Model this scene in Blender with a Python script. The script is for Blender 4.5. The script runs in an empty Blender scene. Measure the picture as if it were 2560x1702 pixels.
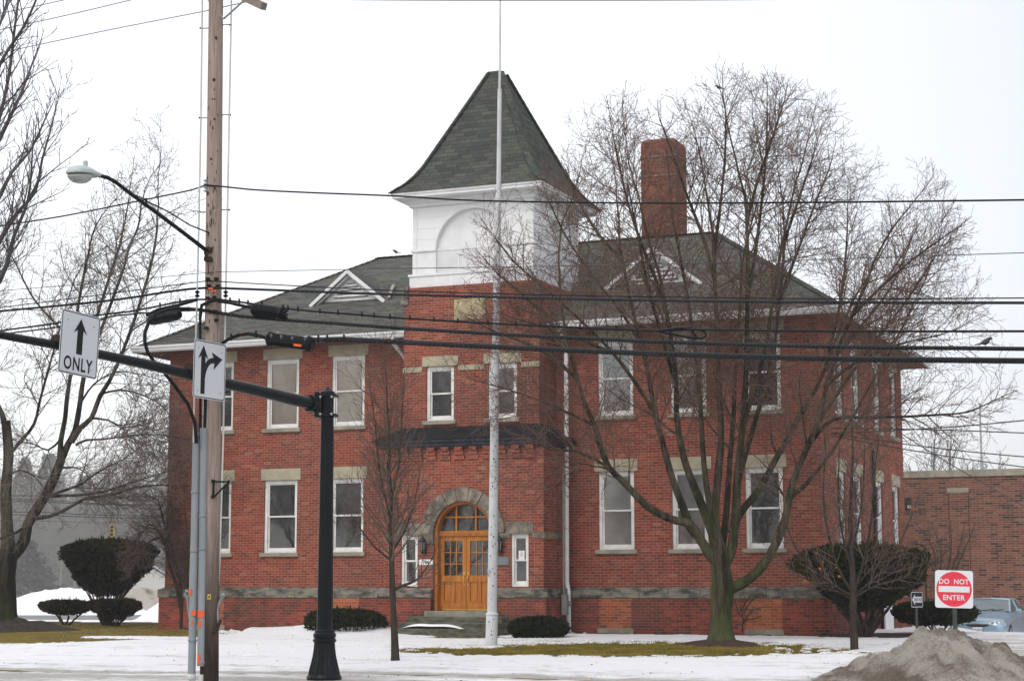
import bpy, math, random
import numpy as np
from mathutils import Vector, Matrix

# ---------------------------------------------------------------- camera
F_PX, HORIZON, IMG_W, IMG_CY = 4600.0, 1478.0, 2560.0, 851.0
EYE = 1.5
TILT = math.atan((HORIZON - IMG_CY) / F_PX)
scene = bpy.context.scene
cam_d = bpy.data.cameras.new("camera")
cam = bpy.data.objects.new("camera", cam_d)
scene.collection.objects.link(cam)
scene.camera = cam
cam.location = (0, 0, EYE)
cam.rotation_euler = (math.pi / 2 + TILT, 0, 0)
cam_d.sensor_width = 36.0
cam_d.sensor_fit = 'HORIZONTAL'
cam_d.lens = F_PX / IMG_W * 36.0
cam_d.clip_start = 0.1
cam_d.clip_end = 6000

# ---------------------------------------------------------------- sky, sun, exposure
SUN_EL, SUN_AZ = math.radians(48), math.radians(205)
world = bpy.data.worlds.new("World")
scene.world = world
world.use_nodes = True
wn, wl = world.node_tree.nodes, world.node_tree.links
wn.clear()
w_out = wn.new('ShaderNodeOutputWorld')
w_sky = wn.new('ShaderNodeTexSky')
w_sky.sky_type = 'NISHITA'
w_sky.sun_disc = False
w_sky.sun_elevation = SUN_EL
w_sky.sun_rotation = SUN_AZ
w_sky.dust_density = 4.0
w_b1 = wn.new('ShaderNodeBackground')
w_b1.inputs['Strength'].default_value = 0.05
wl.new(w_sky.outputs['Color'], w_b1.inputs['Color'])
# overcast cloud deck: an even white cover, a little greyer towards the right (east)
w_tc = wn.new('ShaderNodeTexCoord')
w_sep = wn.new('ShaderNodeSeparateXYZ')
wl.new(w_tc.outputs['Generated'], w_sep.inputs[0])
w_mr = wn.new('ShaderNodeMapRange')
w_mr.inputs['From Min'].default_value = 0.02
w_mr.inputs['From Max'].default_value = 0.30
wl.new(w_sep.outputs['X'], w_mr.inputs['Value'])
w_rp = wn.new('ShaderNodeValToRGB')
w_rp.color_ramp.elements[0].color = (0.98, 0.99, 1.0, 1)
w_rp.color_ramp.elements[1].color = (0.70, 0.71, 0.75, 1)
wl.new(w_mr.outputs['Result'], w_rp.inputs['Fac'])
w_b2 = wn.new('ShaderNodeBackground')
w_b2.inputs['Strength'].default_value = 1.12
wl.new(w_rp.outputs['Color'], w_b2.inputs['Color'])
w_add = wn.new('ShaderNodeAddShader')
wl.new(w_b1.outputs[0], w_add.inputs[0])
wl.new(w_b2.outputs[0], w_add.inputs[1])
wl.new(w_add.outputs[0], w_out.inputs['Surface'])

sun_d = bpy.data.lights.new("sun", 'SUN')
sun_d.energy = 0.7
sun_d.angle = math.radians(25)
sun_d.color = (1.0, 0.96, 0.9)
sun = bpy.data.objects.new("sun", sun_d)
scene.collection.objects.link(sun)
sun_vec = Vector((math.sin(SUN_AZ) * math.cos(SUN_EL), math.cos(SUN_AZ) * math.cos(SUN_EL), math.sin(SUN_EL)))
sun.rotation_euler = sun_vec.to_track_quat('Z', 'Y').to_euler()
sun.location = sun_vec * 60

scene.view_settings.view_transform = 'Standard'
scene.view_settings.look = 'None'
scene.view_settings.exposure = 0.0
scene.view_settings.gamma = 1.0
scene.cycles.max_bounces = 6
scene.cycles.transparent_max_bounces = 12
scene.cycles.volume_bounces = 2

# ---------------------------------------------------------------- frames of reference
ct, st = math.cos(TILT), math.sin(TILT)


def P(px, py, Y):
    """world point seen at photograph pixel (px,py) and standing Y metres ahead"""
    x, up = px - 1280.0, IMG_CY - py
    ry = F_PX * ct - up * st
    rz = F_PX * st + up * ct
    s = Y / ry
    return Vector((x * s, Y, rz * s + EYE))


YAW = math.radians(22.5)
BU = Vector((math.cos(YAW), -math.sin(YAW), 0))      # along the school's front, to the right
BV = Vector((math.sin(YAW), math.cos(YAW), 0))       # away from the street
BC = Vector((8.06456, 48.0, 0))                      # right front corner of the school


def W(u, v, z=0.0):
    return BC + BU * u + BV * v + Vector((0, 0, z))


def UV_of(p):
    d = Vector((p[0], p[1], 0)) - BC
    return d.dot(BU), d.dot(BV)


def sstep(x):
    x = min(max(x, 0.0), 1.0)
    return x * x * (3 - 2 * x)


def zg(u, v):
    z = 0.38 * min(max((v + 20.4) / 20.0, 0), 1)
    return z - 0.5 * sstep((u - 1.0) / 3.0) * sstep((v - 4.0) / 6.0)


def on_ground(x, y):
    u, v = UV_of((x, y))
    return Vector((x, y, zg(u, v)))


# ---------------------------------------------------------------- noise
_rng = np.random.RandomState(7)
_LAT = _rng.rand(256, 256)


def vnoise(x, y):
    xi, yi = np.floor(x).astype(int), np.floor(y).astype(int)
    fx, fy = x - xi, y - yi
    fx, fy = fx * fx * (3 - 2 * fx), fy * fy * (3 - 2 * fy)
    a = _LAT[xi % 256, yi % 256]
    b = _LAT[(xi + 1) % 256, yi % 256]
    c = _LAT[xi % 256, (yi + 1) % 256]
    d = _LAT[(xi + 1) % 256, (yi + 1) % 256]
    return (a * (1 - fx) + b * fx) * (1 - fy) + (c * (1 - fx) + d * fx) * fy


def fbm(x, y, o=4):
    s, a, t = 0, 1.0, 0
    for i in range(o):
        s = s + a * vnoise(x * 2 ** i + 13.7 * i, y * 2 ** i + 5.1 * i)
        t += a
        a *= 0.5
    return s / t - 0.5


# ---------------------------------------------------------------- object helpers
COL = scene.collection


def tag(o, label=None, cat=None, group=None, kind=None):
    if label: o['label'] = label
    if cat: o['category'] = cat
    if group: o['group'] = group
    if kind: o['kind'] = kind
    return o


def empty(name, loc, rz=0.0, rot=None):
    o = bpy.data.objects.new(name, None)
    o.empty_display_size = 0.3
    COL.objects.link(o)
    o.location = loc
    o.rotation_euler = rot if rot is not None else (0, 0, rz)
    return o


def copy_tree(o, parent=None):
    c = o.copy()
    COL.objects.link(c)
    if parent: c.parent = parent
    for ch in list(o.children):
        copy_tree(ch, c)
    return c


class MB:
    """collects faces and links them as ONE mesh object; uv in metres along/up each face"""

    def __init__(s, xf=None):
        s.v, s.f, s.m, s.uvs = [], [], [], []
        s.xf = xf

    def face(s, pts, mi=0, uv=None):
        n = len(s.v)
        for p in pts:
            s.v.append(tuple(s.xf(p)) if s.xf else tuple(p))
        s.f.append(tuple(range(n, n + len(pts))))
        s.m.append(mi)
        s.uvs.append(uv)

    def box(s, x0, x1, y0, y1, z0, z1, mi=0, skip=''):
        c = [(x0, y0, z0), (x1, y0, z0), (x1, y1, z0), (x0, y1, z0), (x0, y0, z1), (x1, y0, z1), (x1, y1, z1), (x0, y1, z1)]
        fs = {'b': (3, 2, 1, 0), 't': (4, 5, 6, 7), 'f': (0, 1, 5, 4), 'r': (1, 2, 6, 5), 'k': (2, 3, 7, 6), 'l': (3, 0, 4, 7)}
        for k, q in fs.items():
            if k not in skip: s.face([c[i] for i in q], mi)
        return s

    def cbox(s, x0, x1, y0, y1, z0, z1, b=0.01, mi=0):
        """box with chamfered edges (on the plane of y: front) — prism with a bevelled outline plus bevelled caps"""
        def ring(y, e):
            return [(x0 + b + e, y, z0 + e), (x1 - b - e, y, z0 + e), (x1 - e, y, z0 + b + e), (x1 - e, y, z1 - b - e),
                    (x1 - b - e, y, z1 - e), (x0 + b + e, y, z1 - e), (x0 + e, y, z1 - b - e), (x0 + e, y, z0 + b + e)]
        rs = [ring(y0, b * .7), ring(y0 + b * .7, 0), ring(y1 - b * .7, 0), ring(y1, b * .7)]
        s.face(rs[0], mi)
        for a, c in zip(rs[:-1], rs[1:]):
            for i in range(8):
                j = (i + 1) % 8
                s.face([a[j], a[i], c[i], c[j]], mi)
        s.face(rs[-1][::-1], mi)
        return s

    def beam(s, a, b, w, h, mi=0, upv=(0, 0, 1)):
        a, b = Vector(a), Vector(b)
        d = (b - a).normalized()
        x = d.cross(Vector(upv))
        if x.length < 1e-4: x = d.cross(Vector((1, 0, 0)))
        x.normalize()
        y = x.cross(d)
        x, y = x * (w / 2), y * (h / 2)
        A = [a - x - y, a + x - y, a + x + y, a - x + y]
        B = [p + (b - a) for p in A]
        for i in range(4):
            j = (i + 1) % 4
            s.face([A[i], A[j], B[j], B[i]], mi)
        s.face(A[::-1], mi)
        s.face(B, mi)
        return s

    def tube(s, pts, r, sides=8, mi=0, caps=True, start=0.0):
        pts = [Vector(p) for p in pts]
        n = len(pts)
        rr = r if hasattr(r, '__len__') else [r] * n
        rings = []
        d0 = (pts[1] - pts[0]).normalized()
        ref = Vector((0, 0, 1)) if abs(d0.z) < .9 else Vector((1, 0, 0))
        x = d0.cross(ref).normalized()
        for i in range(n):
            d = (pts[min(i + 1, n - 1)] - pts[max(i - 1, 0)]).normalized()
            x = (x - d * x.dot(d))
            x.normalize()
            y = d.cross(x)
            rings.append([pts[i] + (x * math.cos(start + 2 * math.pi * k / sides) + y * math.sin(start + 2 * math.pi * k / sides)) * rr[i] for k in range(sides)])
        for a, c in zip(rings[:-1], rings[1:]):
            for k in range(sides):
                j = (k + 1) % sides
                s.face([a[k], a[j], c[j], c[k]], mi)
        if caps:
            s.face(rings[0][::-1], mi)
            s.face(rings[-1], mi)
        return s

    def lathe(s, c, prof, sides=16, mi=0, flute=0.0, start=0.0):
        c = Vector(c)
        rings = []
        for r, z in prof:
            ring = []
            for k in range(sides):
                a = start + 2 * math.pi * k / sides
                q = r * (1 - (flute if k % 2 else 0))
                ring.append(c + Vector((q * math.cos(a), q * math.sin(a), z)))
            rings.append(ring)
        for a, b in zip(rings[:-1], rings[1:]):
            for k in range(sides):
                j = (k + 1) % sides
                s.face([a[k], a[j], b[j], b[k]], mi)
        s.face(rings[0][::-1], mi)
        s.face(rings[-1], mi)
        return s

    def prism(s, poly, d0, d1, mi=0, ax='y'):
        """poly of (a,z) swept from d0 to d1 along the depth axis"""
        A = [(a, d0, z) for a, z in poly]
        B = [(a, d1, z) for a, z in poly]
        s.face(A, mi)
        s.face(B[::-1], mi)
        for i in range(len(poly)):
            j = (i + 1) % len(poly)
            s.face([A[j], A[i], B[i], B[j]], mi)
        return s

    def build(s, name, mats, parent=None, smooth=False, loc=None):
        me = bpy.data.meshes.new(name)
        me.from_pydata(s.v, [], s.f)
        if not isinstance(mats, (list, tuple)): mats = [mats]
        for m in mats: me.materials.append(m)
        me.polygons.foreach_set('material_index', s.m)
        uvl = me.uv_layers.new(name='UVMap')
        co = np.array(s.v, dtype=float).reshape(-1, 3)
        out = np.zeros((len(me.loops), 2))
        k = 0
        for f, uv in zip(s.f, s.uvs):
            n = len(f)
            if uv is not None:
                out[k:k + n] = uv
            else:
                p = co[list(f)]
                nr = np.zeros(3)
                for i in range(n):
                    nr += np.cross(p[i], p[(i + 1) % n])
                ln = math.sqrt(nr @ nr)
                nr = nr / ln if ln > 1e-12 else np.array([0, 0, 1.0])
                if abs(nr[2]) > .98:
                    out[k:k + n] = p[:, :2]
                else:
                    h = np.array([-nr[1], nr[0], 0.0])
                    h /= math.sqrt(h @ h)
                    sv = np.cross(nr, h)
                    out[k:k + n, 0] = p @ h
                    out[k:k + n, 1] = p @ sv
            k += n
        uvl.data.foreach_set('uv', out.ravel())
        if smooth: me.shade_smooth() if hasattr(me, 'shade_smooth') else me.polygons.foreach_set('use_smooth', [True] * len(me.polygons))
        me.update()
        o = bpy.data.objects.new(name, me)
        COL.objects.link(o)
        if parent: o.parent = parent
        if loc is not None: o.location = loc
        return o


def mesh_np(name, verts, faces, mats, parent=None, smooth=False, attr=None):
    """fast mesh from numpy arrays; all faces have the same corner count"""
    me = bpy.data.meshes.new(name)
    nf, nc = faces.shape
    me.vertices.add(len(verts))
    me.vertices.foreach_set('co', np.ascontiguousarray(verts, dtype=np.float32).ravel())
    me.loops.add(nf * nc)
    me.polygons.add(nf)
    me.loops.foreach_set('vertex_index', np.ascontiguousarray(faces, dtype=np.int32).ravel())
    me.polygons.foreach_set('loop_start', np.arange(nf, dtype=np.int32) * nc)
    me.polygons.foreach_set('loop_total', np.full(nf, nc, dtype=np.int32))
    if smooth: me.polygons.foreach_set('use_smooth', np.ones(nf, dtype=bool))
    if not isinstance(mats, (list, tuple)): mats = [mats]
    for m in mats: me.materials.append(m)
    if attr:
        for nm, val in attr.items():
            a = me.attributes.new(nm, 'FLOAT', 'POINT')
            a.data.foreach_set('value', np.ascontiguousarray(val, dtype=np.float32).ravel())
    me.update()
    me.validate()
    o = bpy.data.objects.new(name, me)
    COL.objects.link(o)
    if parent: o.parent = parent
    return o


def tubes_np(lines, sides):
    """lines: list of (pts list of 3, radii list). returns verts, quad faces"""
    groups = {}
    for p, r in lines:
        groups.setdefault(len(p), []).append((p, r))
    V, Fc, off = [], [], 0
    for n, g in groups.items():
        p = np.array([q[0] for q in g], dtype=float)
        r = np.array([q[1] for q in g], dtype=float)
        N = len(g)
        d = np.empty_like(p)
        d[:, 1:-1] = p[:, 2:] - p[:, :-2]
        d[:, 0] = p[:, 1] - p[:, 0]
        d[:, -1] = p[:, -1] - p[:, -2]
        d /= np.linalg.norm(d, axis=2, keepdims=True) + 1e-9
        mean = p[:, -1] - p[:, 0]
        ref = np.where(np.abs(mean[:, 2:3]) > 0.8 * np.linalg.norm(mean, axis=1, keepdims=True), np.array([[1.0, 0.1, 0]]), np.array([[0.0, 0.1, 1.0]]))
        x = np.cross(d, ref[:, None, :])
        x /= np.linalg.norm(x, axis=2, keepdims=True) + 1e-9
        y = np.cross(d, x)
        a = np.arange(sides) * 2 * math.pi / sides
        ring = p[:, :, None, :] + r[:, :, None, None] * (x[:, :, None, :] * np.cos(a)[None, None, :, None] + y[:, :, None, :] * np.sin(a)[None, None, :, None])
        V.append(ring.reshape(-1, 3))
        base = off + (np.arange(N)[:, None, None] * n + np.arange(n - 1)[None, :, None]) * sides
        k = np.arange(sides)[None, None, :]
        k2 = (np.arange(sides)[None, None, :] + 1) % sides
        q = np.stack([base + k, base + k2, base + sides + k2, base + sides + k], axis=-1)
        Fc.append(q.reshape(-1, 4))
        off += N * n * sides
    return np.concatenate(V), np.concatenate(Fc)


# ---------------------------------------------------------------- materials
MAT = {}


def nodes_of(m):
    return m.node_tree.nodes, m.node_tree.links


def newmat(name, col=(.5, .5, .5), rough=.7, metal=0.0, spec=.5):
    m = bpy.data.materials.new(name)
    m.use_nodes = True
    b = m.node_tree.nodes['Principled BSDF']
    b.inputs['Base Color'].default_value = (*col, 1)
    b.inputs['Roughness'].default_value = rough
    b.inputs['Metallic'].default_value = metal
    b.inputs['Specular IOR Level'].default_value = spec
    MAT[name] = m
    return m


def ramp(nt, stops, fac=None, interp='LINEAR'):
    r = nt.nodes.new('ShaderNodeValToRGB')
    r.color_ramp.interpolation = interp
    els = r.color_ramp.elements
    while len(els) < len(stops): els.new(0.5)
    for e, (p, c) in zip(els, stops):
        e.position = p
        e.color = (*c, 1)
    if fac is not None: nt.links.new(fac, r.inputs['Fac'])
    return r


def noise(nt, scale, detail=4, rough=.6, vec=None, dist=0.0):
    n = nt.nodes.new('ShaderNodeTexNoise')
    n.inputs['Scale'].default_value = scale
    n.inputs['Detail'].default_value = detail
    n.inputs['Roughness'].default_value = rough
    n.inputs['Distortion'].default_value = dist
    if vec is not None: nt.links.new(vec, n.inputs['Vector'])
    return n


def objco(nt, scale=(1, 1, 1)):
    tc = nt.nodes.new('ShaderNodeTexCoord')
    mp = nt.nodes.new('ShaderNodeMapping')
    mp.inputs['Scale'].default_value = scale
    nt.links.new(tc.outputs['Object'], mp.inputs['Vector'])
    return mp.outputs['Vector']


def math_(nt, op, a, b=None, clamp=False):
    n = nt.nodes.new('ShaderNodeMath')
    n.operation = op
    n.use_clamp = clamp
    for i, x in enumerate((a, b)):
        if x is None: continue
        if isinstance(x, (int, float)): n.inputs[i].default_value = x
        else: nt.links.new(x, n.inputs[i])
    return n.outputs[0]


def mixc(nt, fac, a, b, mode='MIX'):
    n = nt.nodes.new('ShaderNodeMix')
    n.data_type = 'RGBA'
    n.blend_type = mode
    for sock, x in ((n.inputs[0], fac), (n.inputs[6], a), (n.inputs[7], b)):
        if isinstance(x, (int, float)): sock.default_value = x
        elif isinstance(x, tuple): sock.default_value = (*x, 1)
        else: nt.links.new(x, sock)
    return n.outputs[2]


def bump(nt, h, strength, dist, bsdf):
    b = nt.nodes.new('ShaderNodeBump')
    b.inputs['Strength'].default_value = strength
    b.inputs['Distance'].default_value = dist
    nt.links.new(h, b.inputs['Height'])
    nt.links.new(b.outputs[0], bsdf.inputs['Normal'])


def varied(name, c1, c2, scale=3, rough=.75, metal=0, stretch=(1, 1, 1), bmp=0.0, spec=.15, detail=5, lo=.35, hi=.65):
    m = newmat(name, c1, rough, metal, spec)
    nt = m.node_tree
    b = nt.nodes['Principled BSDF']
    n = noise(nt, scale, detail, .65, objco(nt, stretch))
    r = ramp(nt, [(lo, c1), (hi, c2)], n.outputs['Fac'])
    nt.links.new(r.outputs[0], b.inputs['Base Color'])
    if bmp: bump(nt, n.outputs['Fac'], 1.0, bmp, b)
    return m


def brickmat(name, stops, mortar, bw=.215, bh=.0755, mw=.011, blotch=.5, dark=(.10, .055, .045)):
    m = newmat(name, rough=.92, spec=.08)
    nt = m.node_tree
    b = nt.nodes['Principled BSDF']
    tc = nt.nodes.new('ShaderNodeTexCoord')
    sp = nt.nodes.new('ShaderNodeSeparateXYZ')
    nt.links.new(tc.outputs['UV'], sp.inputs[0])
    vv = math_(nt, 'DIVIDE', sp.outputs['Y'], bh)
    row = math_(nt, 'FLOOR', vv)
    fv = math_(nt, 'FRACT', vv)
    par = math_(nt, 'MULTIPLY', math_(nt, 'FLOORED_MODULO', row, 2.0), .5)
    uu = math_(nt, 'ADD', math_(nt, 'DIVIDE', sp.outputs['X'], bw), par)
    colm = math_(nt, 'FLOOR', uu)
    fu = math_(nt, 'FRACT', uu)
    cb = nt.nodes.new('ShaderNodeCombineXYZ')
    nt.links.new(colm, cb.inputs[0])
    nt.links.new(row, cb.inputs[1])
    wn_ = nt.nodes.new('ShaderNodeTexWhiteNoise')
    wn_.noise_dimensions = '2D'
    nt.links.new(cb.outputs[0], wn_.inputs['Vector'])
    bc = ramp(nt, stops, wn_.outputs['Value'])
    # large weathering and fine grain
    n1 = noise(nt, .55, 5, .6, objco(nt))
    n2 = noise(nt, 14, 4, .7, objco(nt))
    t1 = math_(nt, 'MULTIPLY_ADD', n1.outputs['Fac'], blotch)
    c1 = mixc(nt, ramp(nt, [(.42, (0, 0, 0)), (.72, (blotch,) * 3)], n1.outputs['Fac']).outputs[0], bc.outputs[0], dark)
    c2 = mixc(nt, .35, c1, n2.outputs['Color'], 'OVERLAY')
    hs = nt.nodes.new('ShaderNodeHueSaturation')
    nt.links.new(c2, hs.inputs['Color'])
    hs.inputs['Saturation'].default_value = 1.0
    n3 = noise(nt, 1.6, 3, .6, objco(nt, (1, 1, 2.5)))
    vmul = math_(nt, 'ADD', math_(nt, 'MULTIPLY', n3.outputs['Fac'], .7), .65)
    nt.links.new(vmul, hs.inputs['Value'])
    st1 = noise(nt, 1.0, 6, .65, objco(nt, (2.6, 2.6, .16)))
    sr = ramp(nt, [(.54, (1, 1, 1)), (.74, (.48, .45, .45))], st1.outputs['Fac'])
    pale = noise(nt, .8, 6, .7, objco(nt, (1.2, 1.2, 1.2)))
    pr = ramp(nt, [(.60, (0, 0, 0)), (.74, (.30,) * 3)], pale.outputs['Fac'])
    stained = mixc(nt, pr.outputs[0], mixc(nt, .8, hs.outputs[0], sr.outputs[0], 'MULTIPLY'), (.34, .20, .15))
    mu = math_(nt, 'LESS_THAN', fu, mw / bw)
    mv = math_(nt, 'LESS_THAN', fv, mw / bh)
    mm = math_(nt, 'MAXIMUM', mu, mv)
    fin = mixc(nt, math_(nt, 'MULTIPLY', mm, .85), stained, mortar)
    nt.links.new(fin, b.inputs['Base Color'])
    h = math_(nt, 'SUBTRACT', 1.0, mm)
    bump(nt, math_(nt, 'ADD', h, math_(nt, 'MULTIPLY', n2.outputs['Fac'], .5)), .6, .006, b)
    return m


brick_stops = [(0, (.12, .05, .042)), (.05, (.20, .050, .036)), (.3, (.235, .052, .036)), (.6, (.295, .064, .041)), (.8, (.255, .080, .058)), (.93, (.33, .092, .048)), (1, (.31, .145, .10))]
brickmat('brick', brick_stops, (.34, .225, .165), mw=.012, blotch=.55)
brickmat('brick_base', [(0, (.10, .045, .04)), (.3, (.21, .05, .038)), (.7, (.30, .058, .04)), (1, (.36, .085, .05))], (.24, .15, .115), blotch=.75)
brickmat('brick_patch', [(0, (.12, .075, .06)), (.10, (.30, .075, .04)), (.55, (.40, .10, .042)), (1, (.44, .14, .065))], (.36, .24, .16), mw=.014, blotch=.3)
brickmat('brick_annex', [(0, (.05, .035, .035)), (.13, (.08, .05, .045)), (.2, (.155, .066, .050)), (.6, (.20, .082, .058)), (1, (.235, .112, .082))], (.27, .20, .15), bw=.30, bh=.085, mw=.016, blotch=.3)
brickmat('brick_chimney', [(0, (.10, .05, .042)), (.3, (.22, .062, .042)), (.7, (.31, .078, .046)), (1, (.32, .15, .11))], (.26, .18, .14), blotch=.85)


def shinglemat(name, stops, tw=.32, th=.14, line=.13):
    m = newmat(name, rough=.95, spec=.06)
    nt = m.node_tree
    b = nt.nodes['Principled BSDF']
    tc = nt.nodes.new('ShaderNodeTexCoord')
    sp = nt.nodes.new('ShaderNodeSeparateXYZ')
    nt.links.new(tc.outputs['UV'], sp.inputs[0])
    vv = math_(nt, 'DIVIDE', sp.outputs['Y'], th)
    row = math_(nt, 'FLOOR', vv)
    fv = math_(nt, 'FRACT', vv)
    sh = math_(nt, 'MULTIPLY', row, .37)
    uu = math_(nt, 'ADD', math_(nt, 'DIVIDE', sp.outputs['X'], tw), sh)
    colm = math_(nt, 'FLOOR', uu)
    fu = math_(nt, 'FRACT', uu)
    cb = nt.nodes.new('ShaderNodeCombineXYZ')
    nt.links.new(colm, cb.inputs[0])
    nt.links.new(row, cb.inputs[1])
    w = nt.nodes.new('ShaderNodeTexWhiteNoise')
    w.noise_dimensions = '2D'
    nt.links.new(cb.outputs[0], w.inputs['Vector'])
    c = ramp(nt, stops, w.outputs['Value'])
    n1 = noise(nt, 1.1, 4, .6, objco(nt))
    n2 = noise(nt, 60, 2, .7, objco(nt))
    c1 = mixc(nt, .30, c.outputs[0], n1.outputs['Color'], 'OVERLAY')
    c2 = mixc(nt, .35, c1, n2.outputs['Color'], 'OVERLAY')
    bw = nt.nodes.new('ShaderNodeHueSaturation')
    bw.inputs['Saturation'].default_value = .75
    nt.links.new(c2, bw.inputs['Color'])
    ln = math_(nt, 'MAXIMUM', math_(nt, 'LESS_THAN', fv, line), math_(nt, 'LESS_THAN', fu, .05))
    nt.links.new(mixc(nt, math_(nt, 'MULTIPLY', ln, .62), bw.outputs[0], (.018, .019, .018)), b.inputs['Base Color'])
    bump(nt, fv, .5, .01, b)
    return m


shinglemat('shingle', [(0, (.072, .074, .065)), (.5, (.102, .102, .088)), (1, (.128, .126, .108))], tw=.36, th=.13)
shinglemat('shingle_spire', [(0, (.050, .058, .052)), (.45, (.070, .078, .066)), (1, (.094, .099, .080))], tw=.34, th=.14, line=.13)
shinglemat('shingle_black', [(0, (.012, .013, .016)), (1, (.022, .023, .028))])

newmat('white_paint', (.78, .79, .80), .5)
varied('white_trim', (.80, .81, .82), (.70, .71, .72), 2.5, .55)
varied('frame_paint', (.80, .80, .79), (.66, .65, .62), 5, .5)
varied('soffit_paint', (.13, .055, .042), (.17, .08, .06), 3, .7)
varied('white_soffit', (.72, .70, .68), (.62, .60, .57), 3, .6)
varied('lintel_stone', (.44, .40, .29), (.33, .30, .22), 2.2, .85, bmp=.004)
varied('sill_stone', (.36, .33, .26), (.22, .21, .17), 3, .85, bmp=.004)
varied('band_stone', (.26, .24, .195), (.065, .065, .060), 2.4, .9, stretch=(1, 1, 2.6), bmp=.08, detail=8, lo=.40, hi=.60)
varied('arch_stone', (.28, .24, .185), (.105, .098, .086), 3.2, .9, bmp=.05, detail=8, lo=.40, hi=.60)
varied('date_stone', (.52, .45, .27), (.26, .22, .16), 4.5, .9, bmp=.006)
varied('step_stone', (.16, .155, .12), (.055, .058, .04), 3.5, .9, stretch=(1, 1, 3), bmp=.008)
varied('step_slab', (.30, .275, .225), (.19, .18, .15), 3, .9, bmp=.008)
varied('black_trim', (.022, .025, .032), (.05, .055, .065), 2, .6)
varied('downspout_paint', (.80, .81, .83), (.68, .69, .70), 3, .35)
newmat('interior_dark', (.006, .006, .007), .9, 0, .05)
varied('blind_beige', (.90, .79, .69), (.80, .69, .60), 1.2, .9, stretch=(1, 1, .3))
varied('blind_taupe', (.50, .42, .37), (.38, .32, .28), 1.2, .9, stretch=(1, 1, .3))
varied('blind_grey', (.66, .65, .64), (.52, .52, .53), 1.2, .9, stretch=(1, 1, .3))
varied('blind_blue', (.54, .63, .66), (.43, .51, .54), 1.0, .9)
varied('screen_grey', (.062, .064, .068), (.045, .046, .050), 3.0, .9, spec=.05)
varied('screen_dark', (.014, .013, .013), (.026, .024, .024), 3.0, .9, spec=.05)
varied('door_wood', (.52, .205, .028), (.34, .105, .016), 3.5, .5, stretch=(7, 7, .6), spec=.3, detail=7)
varied('door_trim', (.46, .17, .03), (.30, .10, .02), 3, .45, stretch=(4, 4, .8))
newmat('brass', (.75, .52, .16), .25, 1.0)
newmat('lantern_black', (.014, .014, .016), .45)
newmat('lantern_glass', (.45, .40, .32), .15)
newmat('lens_pale', (.50, .55, .53), .12)
newmat('plaque_metal', (.16, .19, .20), .45, .4)
newmat('plaque_text', (.30, .33, .33), .5)
newmat('number_plate', (.80, .80, .80), .4)
newmat('number_black', (.02, .02, .02), .5)
newmat('paper', (.80, .80, .79), .8)
newmat('print_red', (.55, .10, .12), .8)
varied('pole_wood', (.42, .345, .30), (.23, .17, .14), 5, .9, stretch=(3.2, 3.2, .22), bmp=.012, detail=8, lo=.3, hi=.72)
varied('crossarm_wood', (.30, .25, .21), (.20, .165, .14), 6, .9, stretch=(1, 1, 4))
varied('conduit_grey', (.30, .335, .36), (.24, .27, .29), 2, .5, stretch=(2, 2, .4))
m = MAT['pole_wood']
nt = m.node_tree
b = nt.nodes['Principled BSDF']
src = b.inputs['Base Color'].links[0].from_socket
tc = nt.nodes.new('ShaderNodeTexCoord')
sp = nt.nodes.new('ShaderNodeSeparateXYZ')
nt.links.new(tc.outputs['Object'], sp.inputs[0])
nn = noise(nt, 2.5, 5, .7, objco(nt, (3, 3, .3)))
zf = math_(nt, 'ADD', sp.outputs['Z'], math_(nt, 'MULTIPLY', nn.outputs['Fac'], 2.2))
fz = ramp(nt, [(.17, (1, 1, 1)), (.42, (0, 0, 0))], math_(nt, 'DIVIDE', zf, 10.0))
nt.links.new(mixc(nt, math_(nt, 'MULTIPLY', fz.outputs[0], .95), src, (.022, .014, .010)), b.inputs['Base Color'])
gr = noise(nt, 11, 6, .75, objco(nt, (4, 4, .12)))
gk = ramp(nt, [(.34, (.35, .28, .24)), (.46, (1, 1, 1))], gr.outputs['Fac'])
nt.links.new(mixc(nt, .8, b.inputs['Base Color'].links[0].from_socket, gk.outputs[0], 'MULTIPLY'), b.inputs['Base Color'])
newmat('conduit_joint', (.22, .25, .27), .5)
newmat('tape_orange', (.85, .12, .02), .6)
newmat('tag_yellow', (.75, .50, .02), .5)
varied('rod_fibre', (.66, .67, .64), (.54, .56, .54), 2, .5)
varied('galvanised', (.42, .44, .46), (.30, .32, .34), 9, .4, .7)
varied('rust_metal', (.06, .035, .028), (.03, .02, .018), 6, .8)
newmat('cable_black', (.006, .007, .009), .5, 0, .14)
newmat('cable_thin', (.035, .035, .042), .5)
newmat('cable_pale', (.22, .23, .27), .5)
newmat('splice_black', (.006, .007, .009), .42, 0, .16)
varied('lamp_grey', (.50, .56, .57), (.42, .48, .49), 3, .4)
newmat('porcelain', (.42, .47, .47), .2)
newmat('signal_black', (.004, .0055, .008), .36, 0, .16)
newmat('sign_white', (.66, .69, .72), .45)
newmat('sign_black', (.012, .013, .017), .5, 0, .15)
newmat('sign_red', (.70, .022, .055), .42)
newmat('sign_back', (.40, .42, .44), .4, .6)
newmat('sign_post', (.028, .033, .034), .6)
varied('flagpole_paint', (.62, .64, .66), (.50, .51, .53), 2, .5)
newmat('car_paint', (.29, .41, .50), .25, .35)
newmat('car_black', (.012, .012, .014), .4)
newmat('tyre', (.012, .012, .012), .85)
newmat('chrome', (.8, .8, .82), .12, 1.0)
newmat('head_lens', (.62, .64, .66), .08, .0, .8)
newmat('amber', (.75, .35, .05), .2)
newmat('plate_white', (.70, .70, .74), .4)
newmat('plate_ink', (.10, .10, .22), .5)
newmat('bird_grey', (.05, .048, .045), .8)
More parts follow.
